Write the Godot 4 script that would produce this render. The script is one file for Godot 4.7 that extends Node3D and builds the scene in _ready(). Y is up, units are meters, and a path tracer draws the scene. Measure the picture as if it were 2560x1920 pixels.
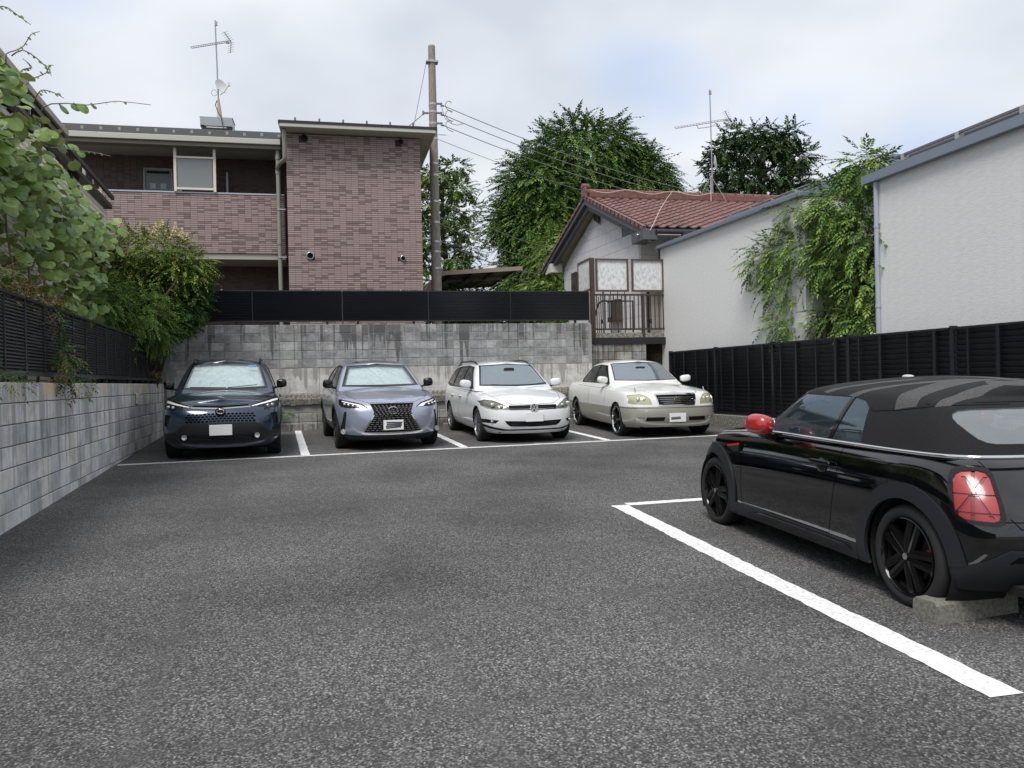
extends Node3D
# A small Japanese parking lot with parked cars, built object by object.

const G0 := -1.46          # height of the asphalt under the camera (the camera is the origin)
const GS := 0.0225         # the lot rises gently towards the back
const TH := -0.065         # turn of the back wall, the apartment house and the tiled-roof house
var back: Transform3D      # their frame: x along the back wall, z towards the camera
var used := {}
var mats := {}
var texs := {}
var rng := RandomNumberGenerator.new()


func gy(z: float) -> float:
	return G0 - GS * z


func lin(r: float, g: float, b: float, a := 1.0) -> Color:
	var c := Color(r, g, b).linear_to_srgb()
	c.a = a
	return c


# ---------------------------------------------------------------- mesh builder
class MB:
	var v := PackedVector3Array()
	var n := PackedVector3Array()
	var uv := PackedVector2Array()
	var uv2 := PackedVector2Array()
	var c := PackedColorArray()
	var tint := Color.WHITE
	var tinted := false

	func tri(a: Vector3, b: Vector3, d: Vector3, na: Vector3, nb: Vector3, nd: Vector3) -> void:
		if (b - a).cross(d - a).length_squared() < 1e-18:
			return
		if (b - a).cross(d - a).dot(na + nb + nd) > 0.0:
			v.append(a); v.append(d); v.append(b)
			n.append(na); n.append(nd); n.append(nb)
		else:
			v.append(a); v.append(b); v.append(d)
			n.append(na); n.append(nb); n.append(nd)
		if tinted:
			c.append(tint); c.append(tint); c.append(tint)

	func quad(a: Vector3, b: Vector3, d: Vector3, e: Vector3, nn: Vector3) -> void:
		tri(a, b, d, nn, nn, nn)
		tri(a, d, e, nn, nn, nn)

	func face(a: Vector3, b: Vector3, d: Vector3, e: Vector3, out: Vector3) -> void:
		var nn := (b - a).cross(d - a)
		if nn.length_squared() < 1e-16:
			nn = (d - a).cross(e - a)
		nn = nn.normalized()
		if nn.dot(out) < 0.0:
			nn = -nn
		quad(a, b, d, e, nn)

	func box(ctr: Vector3, size: Vector3, bs := Basis.IDENTITY, bev := 0.0) -> void:
		var h := size * 0.5
		bev = minf(bev, minf(h.x, minf(h.y, h.z)) * 0.9)
		for ax in 3:
			for s in [-1.0, 1.0]:
				var a1 := (ax + 1) % 3
				var a2 := (ax + 2) % 3
				var o := Vector3.ZERO
				o[ax] = s * h[ax]
				var e1 := Vector3.ZERO
				e1[a1] = h[a1] - bev
				var e2 := Vector3.ZERO
				e2[a2] = h[a2] - bev
				var nn := Vector3.ZERO
				nn[ax] = s
				quad(ctr + bs * (o - e1 - e2), ctr + bs * (o + e1 - e2), ctr + bs * (o + e1 + e2), ctr + bs * (o - e1 + e2), bs * nn)
		if bev > 0.0:
			for ax in 3:
				var a1 := (ax + 1) % 3
				var a2 := (ax + 2) % 3
				for s1 in [-1.0, 1.0]:
					for s2 in [-1.0, 1.0]:
						var p := Vector3.ZERO
						p[a1] = s1 * h[a1]
						p[a2] = s2 * (h[a2] - bev)
						var q := Vector3.ZERO
						q[a1] = s1 * (h[a1] - bev)
						q[a2] = s2 * h[a2]
						var e := Vector3.ZERO
						e[ax] = h[ax] - bev
						var nn := Vector3.ZERO
						nn[a1] = s1
						nn[a2] = s2
						quad(ctr + bs * (p - e), ctr + bs * (q - e), ctr + bs * (q + e), ctr + bs * (p + e), bs * nn.normalized())
			for sx in [-1.0, 1.0]:
				for sy in [-1.0, 1.0]:
					for sz in [-1.0, 1.0]:
						var s := Vector3(sx, sy, sz)
						var i := h - Vector3.ONE * bev
						var nn := bs * s.normalized()
						tri(ctr + bs * (s * Vector3(h.x, i.y, i.z)), ctr + bs * (s * Vector3(i.x, h.y, i.z)), ctr + bs * (s * Vector3(i.x, i.y, h.z)), nn, nn, nn)

	func bar(a: Vector3, b: Vector3, w: float, h: float, up := Vector3.UP) -> void:
		var z := (b - a).normalized()
		var x := up.cross(z)
		if x.length() < 0.01:
			x = Vector3.RIGHT.cross(z)
		x = x.normalized()
		box((a + b) * 0.5, Vector3(w, h, a.distance_to(b)), Basis(x, z.cross(x), z))

	func cyl(a: Vector3, b: Vector3, ra: float, rb: float, sides := 10, caps := true) -> void:
		var z := (b - a).normalized()
		var x := (Vector3.UP if absf(z.y) < 0.9 else Vector3.RIGHT).cross(z).normalized()
		var y := z.cross(x)
		for i in sides:
			var t0 := TAU * i / sides
			var t1 := TAU * (i + 1) / sides
			var d0 := x * cos(t0) + y * sin(t0)
			var d1 := x * cos(t1) + y * sin(t1)
			tri(a + d0 * ra, a + d1 * ra, b + d1 * rb, d0, d1, d1)
			tri(a + d0 * ra, b + d1 * rb, b + d0 * rb, d0, d1, d0)
			if caps:
				if ra > 0.0:
					tri(a, a + d0 * ra, a + d1 * ra, -z, -z, -z)
				if rb > 0.0:
					tri(b, b + d0 * rb, b + d1 * rb, z, z, z)

	func tube(path: PackedVector3Array, r0: float, r1 := -1.0, sides := 6) -> void:
		if r1 < 0.0:
			r1 = r0
		var m := path.size()
		var last := Vector3.ZERO
		var rings := []
		for i in m:
			var d := (path[mini(i + 1, m - 1)] - path[maxi(i - 1, 0)]).normalized()
			var x := last - d * last.dot(d)
			if x.length() < 0.1:
				x = (Vector3.UP if absf(d.y) < 0.9 else Vector3.RIGHT).cross(d)
			x = x.normalized()
			last = x
			rings.append([path[i], x, d.cross(x), lerpf(r0, r1, float(i) / maxf(1.0, m - 1))])
		for i in m - 1:
			var p = rings[i]
			var q = rings[i + 1]
			for k in sides:
				var t0 := TAU * k / sides
				var t1 := TAU * (k + 1) / sides
				var a0: Vector3 = p[1] * cos(t0) + p[2] * sin(t0)
				var a1: Vector3 = p[1] * cos(t1) + p[2] * sin(t1)
				var b0: Vector3 = q[1] * cos(t0) + q[2] * sin(t0)
				var b1: Vector3 = q[1] * cos(t1) + q[2] * sin(t1)
				tri(p[0] + a0 * p[3], p[0] + a1 * p[3], q[0] + b1 * q[3], a0, a1, b1)
				tri(p[0] + a0 * p[3], q[0] + b1 * q[3], q[0] + b0 * q[3], a0, b1, b0)

	# profile of (radius, height) turned about the axis of xf's y
	func lathe(prof: Array, xf: Transform3D, sides := 24, flat := false) -> void:
		for k in prof.size() - 1:
			var p: Vector2 = prof[k]
			var q: Vector2 = prof[k + 1]
			var d := q - p
			if d.length() < 1e-6:
				continue
			var np := Vector2(d.y, -d.x).normalized()
			var nq := np
			if not flat:
				if k > 0 and absf((p - prof[k - 1]).normalized().dot(d.normalized())) > 0.5:
					var e: Vector2 = p - prof[k - 1]
					np = (np + Vector2(e.y, -e.x).normalized()).normalized()
				if k < prof.size() - 2 and absf((prof[k + 2] - q).normalized().dot(d.normalized())) > 0.5:
					var e: Vector2 = prof[k + 2] - q
					nq = (nq + Vector2(e.y, -e.x).normalized()).normalized()
			for i in sides:
				var c0 := Vector2(cos(TAU * i / sides), sin(TAU * i / sides))
				var c1 := Vector2(cos(TAU * (i + 1) / sides), sin(TAU * (i + 1) / sides))
				var a := xf * Vector3(p.x * c0.x, p.y, p.x * c0.y)
				var b := xf * Vector3(p.x * c1.x, p.y, p.x * c1.y)
				var e := xf * Vector3(q.x * c1.x, q.y, q.x * c1.y)
				var f := xf * Vector3(q.x * c0.x, q.y, q.x * c0.y)
				var na := (xf.basis * Vector3(np.x * c0.x, np.y, np.x * c0.y)).normalized()
				var nb := (xf.basis * Vector3(np.x * c1.x, np.y, np.x * c1.y)).normalized()
				var ne := (xf.basis * Vector3(nq.x * c1.x, nq.y, nq.x * c1.y)).normalized()
				var nf := (xf.basis * Vector3(nq.x * c0.x, nq.y, nq.x * c0.y)).normalized()
				if p.x > 1e-6:
					tri(a, b, e, na, nb, ne)
				if q.x > 1e-6:
					tri(a, e, f, na, ne, nf)

	# a flat outline (x, y of xf) made thick along xf's z from z0 to z1
	func prism(poly: PackedVector2Array, z0: float, z1: float, xf := Transform3D.IDENTITY) -> void:
		var idx := Geometry2D.triangulate_polygon(poly)
		var nz := xf.basis.z.normalized()
		for k in range(0, idx.size(), 3):
			var a := poly[idx[k]]
			var b := poly[idx[k + 1]]
			var d := poly[idx[k + 2]]
			tri(xf * Vector3(a.x, a.y, z1), xf * Vector3(b.x, b.y, z1), xf * Vector3(d.x, d.y, z1), nz, nz, nz)
			tri(xf * Vector3(a.x, a.y, z0), xf * Vector3(b.x, b.y, z0), xf * Vector3(d.x, d.y, z0), -nz, -nz, -nz)
		var area := 0.0
		for k in poly.size():
			area += poly[k].cross(poly[(k + 1) % poly.size()])
		for k in poly.size():
			var a := poly[k]
			var b := poly[(k + 1) % poly.size()]
			var d := b - a
			var o := Vector2(d.y, -d.x).normalized() * signf(area)
			quad(xf * Vector3(a.x, a.y, z0), xf * Vector3(b.x, b.y, z0), xf * Vector3(b.x, b.y, z1), xf * Vector3(a.x, a.y, z1), (xf.basis * Vector3(o.x, o.y, 0)).normalized())

	# a rounded box: e = 1 is an ellipsoid, smaller is boxier
	func blob(ctr: Vector3, size: Vector3, e := 0.6, bs := Basis.IDENTITY, seg := 14) -> void:
		var h := size * 0.5
		var pts := []
		var nrm := []
		for i in seg + 1:
			var f := PI * (float(i) / seg - 0.5)
			var rp := PackedVector3Array()
			var rn := PackedVector3Array()
			for j in seg * 2 + 1:
				var t := TAU * j / (seg * 2)
				var cx := cos(f) * cos(t)
				var cy := sin(f)
				var cz := cos(f) * sin(t)
				var g := Vector3(signf(cx) * pow(absf(cos(f)), e) * pow(absf(cos(t)), e), signf(cy) * pow(absf(cy), e), signf(cz) * pow(absf(cos(f)), e) * pow(absf(sin(t)), e))
				var q := 2.0 - e
				var nn := Vector3(signf(cx) * pow(absf(cos(f)), q) * pow(absf(cos(t)), q) / h.x, signf(cy) * pow(absf(cy), q) / h.y, signf(cz) * pow(absf(cos(f)), q) * pow(absf(sin(t)), q) / h.z)
				if nn.length() < 1e-9:
					nn = Vector3(cx, cy, cz)
				rp.append(ctr + bs * (g * h))
				rn.append((bs * nn).normalized())
			pts.append(rp)
			nrm.append(rn)
		for i in seg:
			for j in seg * 2:
				tri(pts[i][j], pts[i][j + 1], pts[i + 1][j + 1], nrm[i][j], nrm[i][j + 1], nrm[i + 1][j + 1])
				tri(pts[i][j], pts[i + 1][j + 1], pts[i + 1][j], nrm[i][j], nrm[i + 1][j + 1], nrm[i + 1][j])

	func mesh() -> ArrayMesh:
		var arr := []
		arr.resize(Mesh.ARRAY_MAX)
		arr[Mesh.ARRAY_VERTEX] = v
		arr[Mesh.ARRAY_NORMAL] = n
		if tinted:
			arr[Mesh.ARRAY_COLOR] = c
		if uv.size() == v.size():
			arr[Mesh.ARRAY_TEX_UV] = uv
		if uv2.size() == v.size():
			arr[Mesh.ARRAY_TEX_UV2] = uv2
		var m := ArrayMesh.new()
		if v.size() > 0:
			m.add_surface_from_arrays(Mesh.PRIMITIVE_TRIANGLES, arr)
		return m


# ---------------------------------------------------------------- objects
func numbered(called: String) -> String:
	used[called] = used.get(called, -1) + 1
	return called if used[called] == 0 else "%s_%03d" % [called, used[called]]


func tag(o: Node3D, label: String, category: String, group := "") -> Node3D:
	o.set_meta("label", label)
	o.set_meta("category", category)
	if group != "":
		o.set_meta("group", group)
	return o


func thing(called: String, label: String, category: String, at := Vector3.ZERO, group := "") -> Node3D:
	var o := Node3D.new()
	o.name = numbered(called)
	add_child(o, true)
	o.position = at
	return tag(o, label, category, group)


func put(called: String, what, mat: Material, parent: Node3D = null, at := Transform3D.IDENTITY) -> MeshInstance3D:
	var o := MeshInstance3D.new()
	o.mesh = what.mesh() if what is MB else what
	o.material_override = mat
	o.transform = at
	if parent == null:
		o.name = numbered(called)
		add_child(o, true)
	else:
		o.name = called
		parent.add_child(o, true)
	return o


func stuff(o: Node) -> Node:
	o.set_meta("kind", "stuff")
	return o


func structure(o: Node) -> Node:
	o.set_meta("kind", "structure")
	return o


# ---------------------------------------------------------------- materials
func M(key: String, col := Color.WHITE, rough := 0.6, metal := 0.0) -> StandardMaterial3D:
	if mats.has(key):
		return mats[key]
	var m := StandardMaterial3D.new()
	m.resource_name = key
	m.albedo_color = col
	m.roughness = rough
	m.metallic = metal
	m.cull_mode = BaseMaterial3D.CULL_DISABLED
	mats[key] = m
	return m


func paint(key: String, col: Color, metal := 0.0, rough := 0.35) -> StandardMaterial3D:
	var m := M(key, col, rough, metal)
	m.clearcoat_enabled = true
	m.clearcoat = 1.0
	m.clearcoat_roughness = 0.01
	return m


func pane(key: String, col: Color, alpha: float) -> StandardMaterial3D:
	var m := M(key, Color(col.r, col.g, col.b, alpha), 0.02)
	m.transparency = BaseMaterial3D.TRANSPARENCY_ALPHA
	m.metallic_specular = 0.6
	return m


func ramp(stops: Array) -> Gradient:
	var g := Gradient.new()
	var off := PackedFloat32Array()
	var col := PackedColorArray()
	for s in stops:
		off.append(s[0])
		col.append(s[1])
	g.offsets = off
	g.colors = col
	return g


func noise_tex(key: String, kind: int, freq: float, size: int, stops := [], octaves := 4, sx := 1.0, ret := -1) -> NoiseTexture2D:
	if texs.has(key):
		return texs[key]
	var f := FastNoiseLite.new()
	f.seed = hash(key) % 10000
	f.noise_type = kind
	f.frequency = freq
	f.fractal_octaves = octaves
	if kind == FastNoiseLite.TYPE_CELLULAR:
		f.fractal_type = FastNoiseLite.FRACTAL_NONE
		f.cellular_return_type = ret if ret >= 0 else FastNoiseLite.RETURN_CELL_VALUE
		f.cellular_jitter = 0.9
	var t := NoiseTexture2D.new()
	t.width = size
	t.height = size
	t.seamless = true
	t.seamless_blend_skirt = 0.15
	t.normalize = true
	t.noise = f
	if stops.size():
		t.color_ramp = ramp(stops)
	texs[key] = t
	return t


func tri_map(m: StandardMaterial3D, t: Texture2D, scale: Vector3, world := true) -> StandardMaterial3D:
	m.albedo_texture = t
	m.uv1_triplanar = true
	m.uv1_world_triplanar = world
	m.uv1_scale = scale
	m.uv1_triplanar_sharpness = 8.0
	return m


func bump(m: StandardMaterial3D, t: Texture2D, cm: float) -> StandardMaterial3D:
	m.heightmap_enabled = true
	m.heightmap_texture = t
	m.heightmap_scale = cm
	return m


func g3(v: float) -> Color:
	return lin(v, v, v)


# ---------------------------------------------------------------- camera, sky, sun
func make_light() -> void:
	var cam := Camera3D.new()
	cam.name = "camera"
	add_child(cam)
	var yaw := 0.28641
	var pitch := -0.00512
	var roll := -0.02198
	var f := Vector3(sin(yaw) * cos(pitch), sin(pitch), -cos(yaw) * cos(pitch))
	var r := Vector3(cos(yaw), 0, sin(yaw))
	var u := r.cross(f)
	var r2 := r * cos(roll) + u * sin(roll)
	var u2 := u * cos(roll) - r * sin(roll)
	cam.transform = Transform3D(Basis(r2, u2, -f), Vector3.ZERO)
	cam.fov = rad_to_deg(2.0 * atan(960.0 / 1994.8))
	cam.near = 0.05
	cam.far = 600.0
	cam.current = true

	var w := WorldEnvironment.new()
	w.name = "environment"
	var e := Environment.new()
	e.background_mode = Environment.BG_SKY
	var sky := Sky.new()
	var pm := PanoramaSkyMaterial.new()
	pm.panorama = sky_picture()
	sky.sky_material = pm
	e.sky = sky
	e.ambient_light_source = Environment.AMBIENT_SOURCE_SKY
	e.tonemap_mode = Environment.TONE_MAPPER_LINEAR
	e.tonemap_exposure = 1.95
	e.sdfgi_enabled = true
	e.ssao_enabled = true
	e.ssil_enabled = true
	w.environment = e
	add_child(w)

	var sun := DirectionalLight3D.new()
	sun.name = "sun"
	sun.light_energy = 0.5
	sun.light_angular_distance = 24.0
	sun.light_color = Color(1.0, 0.98, 0.96)
	sun.shadow_enabled = true
	add_child(sun)
	sun.look_at_from_position(Vector3.ZERO, Vector3(0.42, -1.0, -0.5))


# an overcast sky with thin blue gaps, all round
func sky_picture() -> ImageTexture:
	var W := 1024
	var H := 512
	var im := Image.create(W, H, false, Image.FORMAT_RGBF)
	var a := FastNoiseLite.new()
	a.seed = 11
	a.noise_type = FastNoiseLite.TYPE_SIMPLEX_SMOOTH
	a.frequency = 1.0
	a.fractal_octaves = 5
	var b := FastNoiseLite.new()
	b.seed = 5
	b.noise_type = FastNoiseLite.TYPE_SIMPLEX_SMOOTH
	b.frequency = 1.7
	b.fractal_octaves = 5
	# thin places in the cloud, all round the sky: direction, size, flatness
	var gaps := []
	for q in [[-13, 23.0, 0.11, 1.8], [5, 22.5, 0.12, 1.9], [-8, 15.2, 0.10, 2.6], [24, 20, 0.12, 1.5], [45, 12, 0.09, 2.0], [85, 30, 0.2, 1.5], [140, 20, 0.18, 1.5], [-80, 35, 0.2, 1.5], [-140, 25, 0.2, 1.5], [190, 50, 0.22, 1.0]]:
		var qa := deg_to_rad(q[0])
		var qe := deg_to_rad(q[1])
		gaps.append([Vector3(sin(qa) * cos(qe), sin(qe), -cos(qa) * cos(qe)), q[2], q[3]])
	for y in H:
		var el := PI * (0.5 - (y + 0.5) / H)
		for x in W:
			if el < -0.05:
				im.set_pixel(x, y, Color(0.3, 0.3, 0.3))
				continue
			var az := TAU * (x + 0.5) / W
			var h := maxf(sin(el), 0.0) + 0.22
			# clouds on a flat layer: stretch the pattern towards the horizon
			var d := Vector3(sin(az) * cos(el) / h, 0.0, cos(az) * cos(el) / h)
			var n1 := a.get_noise_3d(d.x * 0.6 + 0.15, 3.1, d.z * 0.6)
			var n2 := b.get_noise_3d(d.x * 0.9, 7.7, d.z * 0.9 + 0.4)
			var bright := clampf(0.55 + 0.9 * n2, 0.0, 1.0)
			var cloud := Color(0.335, 0.365, 0.41).lerp(Color(0.475, 0.49, 0.515), bright)
			var dir := Vector3(sin(az) * cos(el), sin(el), -cos(az) * cos(el))
			var open_ := 0.0
			for q in gaps:
				var d2 := dir - (q[0] as Vector3)
				d2.y *= q[2]
				open_ = maxf(open_, exp(-d2.length_squared() / (q[1] * q[1])))
			var gap := smoothstep(0.15, 1.25, open_ * 0.85 + 1.1 * n1 + 0.7 * n2)
			im.set_pixel(x, y, cloud.lerp(Color(0.24, 0.325, 0.49), gap * 0.9))
	return ImageTexture.create_from_image(im)


# ---------------------------------------------------------------- ground
func lot_xf(x: float, z: float, lift := 0.0) -> Transform3D:
	return Transform3D(Basis(Vector3.RIGHT, atan(GS)), Vector3(x, gy(z) + lift, z))


func make_ground() -> void:
	# stones in the asphalt, one cell per stone
	var stones := noise_tex("stones", FastNoiseLite.TYPE_CELLULAR, 0.16, 1024, [[0.0, g3(0.05)], [0.3, g3(0.08)], [0.6, lin(0.128, 0.127, 0.127)], [0.82, lin(0.20, 0.199, 0.198)], [0.96, lin(0.30, 0.297, 0.29)], [1.0, lin(0.44, 0.43, 0.41)]])
	var height := noise_tex("stone_height", FastNoiseLite.TYPE_CELLULAR, 0.16, 1024, [[0.0, Color.WHITE], [1.0, Color.BLACK]], 1, 1.0, FastNoiseLite.RETURN_DISTANCE)
	var wear := noise_tex("wear", FastNoiseLite.TYPE_SIMPLEX_SMOOTH, 0.008, 512, [[0.0, Color(0.74, 0.73, 0.725)], [0.42, Color(0.87, 0.865, 0.865)], [1.0, Color(1.0, 1.0, 1.0)]], 6)
	var m := M("asphalt", Color.WHITE, 0.9)
	m.albedo_texture = stones
	m.uv1_scale = Vector3(1, 1, 1)
	m.detail_enabled = true
	m.detail_blend_mode = BaseMaterial3D.BLEND_MODE_MUL
	m.detail_albedo = wear
	m.detail_uv_layer = BaseMaterial3D.DETAIL_UV_2
	m.metallic_specular = 0.35
	bump(m, height, 0.35)
	var mb := MB.new()
	var x0 := -2.40
	var x1 := 9.02
	var z0 := 8.0
	var z1 := -19.3
	var nz := 24
	for i in nz:
		var za := lerpf(z0, z1, float(i) / nz)
		var zb := lerpf(z0, z1, float(i + 1) / nz)
		var p := [Vector3(x0, gy(za), za), Vector3(x1, gy(za), za), Vector3(x1, gy(zb), zb), Vector3(x0, gy(zb), zb)]
		mb.quad(p[0], p[1], p[2], p[3], Vector3(0, 1, GS).normalized())
	for q in mb.v:
		mb.uv.append(Vector2(q.x, q.z) / 1.35)
		mb.uv2.append(Vector2(q.x * 0.83 + q.z * 0.31, q.z * 0.8 - q.x * 0.3) / 9.0)
	structure(tag(put("parking_lot", mb, m), "dark grey coarse asphalt surface of the parking lot", "asphalt"))

	var soil := tri_map(M("soil", Color.WHITE, 0.95), noise_tex("soil", FastNoiseLite.TYPE_SIMPLEX, 0.03, 512, [[0.0, lin(0.06, 0.05, 0.035)], [1.0, lin(0.16, 0.13, 0.09)]]), Vector3.ONE * 0.5)
	var far := MB.new()
	var s := 400.0
	far.quad(Vector3(-s, -2.7, -s), Vector3(s, -2.7, -s), Vector3(s, -2.7, s), Vector3(-s, -2.7, s), Vector3.UP)
	structure(tag(put("ground", far, soil), "level ground of the neighbourhood around the lot", "ground"))
	var t := MB.new()
	t.box(Vector3(1.35, -0.72, -60.2), Vector3(9.9, 3.9, 82.0))
	t.box(Vector3(34.3, -0.72, -61.7), Vector3(56.0, 3.9, 82.0))
	structure(tag(put("terrace", t, soil, null, Transform3D(Basis(Vector3.UP, TH), Vector3(0, 0, 0))), "raised ground behind the back wall", "ground"))
	t = MB.new()
	t.box(Vector3(-13.55, -1.35, -6.0), Vector3(22.0, 2.7, 34.0))
	structure(tag(put("side_yard", t, soil), "raised garden soil behind the left block wall", "ground"))
	t = MB.new()
	t.box(Vector3(20.2, -1.9, -6.0), Vector3(22.0, 1.5, 27.0))
	structure(tag(put("neighbour_yard", t, soil), "yard behind the right black fence", "ground"))
	# road behind the camera
	t = MB.new()
	t.box(Vector3(0, -2.0, 18.0), Vector3(60, 0.7, 20.0))
	structure(tag(put("road", t, tri_map(M("road", Color.WHITE, 0.9), stones, Vector3.ONE * 0.7)), "asphalt street in front of the lot", "road"))

	# painted lines
	var white := tri_map(M("line_paint", Color.WHITE, 0.75), noise_tex("paint_wear", FastNoiseLite.TYPE_CELLULAR, 0.09, 512, [[0.0, g3(0.58)], [0.2, g3(0.72)], [1.0, g3(0.80)]]), Vector3.ONE * 1.1)
	bump(white, height, 0.15)
	var L := [
		["long white line across the fronts of the four rear parking bays", [[-2.34, -13.28], [0.4, -13.36], [3.05, -13.44], [5.8, -13.52], [8.9, -13.6]], 0.13],
		["white bay line between the navy car and the silver car", [[0.42, -13.46], [0.43, -18.6]], 0.14],
		["white bay line between the silver car and the white estate car", [[3.10, -13.55], [3.17, -18.5]], 0.14],
		["white bay line between the white estate and the pearl sedan", [[5.84, -13.63], [5.92, -18.4]], 0.14],
		["wide white line along the side of the black convertible's bay", [[3.29, -7.43], [3.12, -5.1], [2.97, -2.68]], 0.17],
		["short white line in front of the black convertible", [[3.385, -7.45], [6.2, -7.42]], 0.14]]
	var nz2 := FastNoiseLite.new()
	nz2.frequency = 3.0
	for l in L:
		var mbl := MB.new()
		var pts: Array = l[1]
		var w: float = l[2] * 0.5
		for i in pts.size() - 1:
			var a := Vector2(pts[i][0], pts[i][1])
			var b := Vector2(pts[i + 1][0], pts[i + 1][1])
			var d := (b - a).normalized()
			var o := Vector2(-d.y, d.x)
			var k := int(a.distance_to(b) / 0.04)
			for j in k:
				var p := a.lerp(b, float(j) / k)
				var q := a.lerp(b, float(j + 1) / k)
				var e := []
				for z in [[p, 1.0], [p, -1.0], [q, -1.0], [q, 1.0]]:
					var base: Vector2 = z[0]
					var jig := nz2.get_noise_3d(base.x * 3.0, base.y * 3.0, z[1] * 40.0) * 0.016
					var g: Vector2 = base + o * z[1] * (w + jig)
					e.append(Vector3(g.x, gy(g.y) + 0.004, g.y))
				mbl.quad(e[0], e[1], e[2], e[3], Vector3(0, 1, GS).normalized())
		structure(tag(put("parking_line", mbl, white), l[0], "painted line", "painted parking lines"))


# ---------------------------------------------------------------- block walls
func stain_picture(W: int, H: int, sd: int, drips: float, lichen: float, pale: Color, dark: Color) -> ImageTexture:
	var im := Image.create(W, H, false, Image.FORMAT_RGB8)
	var a := FastNoiseLite.new()
	a.seed = sd
	a.frequency = 0.02
	a.fractal_octaves = 5
	var b := FastNoiseLite.new()
	b.seed = sd + 7
	b.frequency = 0.09
	b.fractal_octaves = 4
	for x in W:
		var col := a.get_noise_2d(x * 1.6, 11.0)
		var fine := b.get_noise_2d(x * 2.2, 50.0)
		var lich := smoothstep(0.05, 0.4, a.get_noise_2d(x * 0.8, 400.0)) * lichen
		var reach := 0.25 + 0.75 * smoothstep(-0.3, 0.5, a.get_noise_2d(x * 2.6, 900.0))
		for y in H:
			var t := float(y) / H      # 0 at the top of the wall
			var blot := a.get_noise_2d(x, y * 1.0 + 200.0)
			var grain := b.get_noise_2d(x * 1.0, y * 1.0)
			var wet := smoothstep(0.0, 0.42, col + 0.45 * fine) * (1.0 - smoothstep(reach * 0.75, reach, t)) * drips
			var k := clampf(0.30 + 0.55 * blot + 0.3 * grain + 0.25 * fine + 0.8 * wet + 0.22 * smoothstep(0.5, 0.0, t), 0.0, 1.0)
			var c := pale.lerp(dark, k)
			var o := lich * smoothstep(0.16, 0.0, t + 0.06 * grain)
			c = c.lerp(lin(0.34, 0.20, 0.07), clampf(o, 0.0, 0.75))
			im.set_pixel(x, y, c.linear_to_srgb())
	return ImageTexture.create_from_image(im)


func block_mesh(w: float, h: float, d: float, rough := 0.006) -> ArrayMesh:
	var mb := MB.new()
	mb.box(Vector3.ZERO, Vector3(w, h, d), Basis.IDENTITY, rough)
	return mb.mesh()


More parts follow.
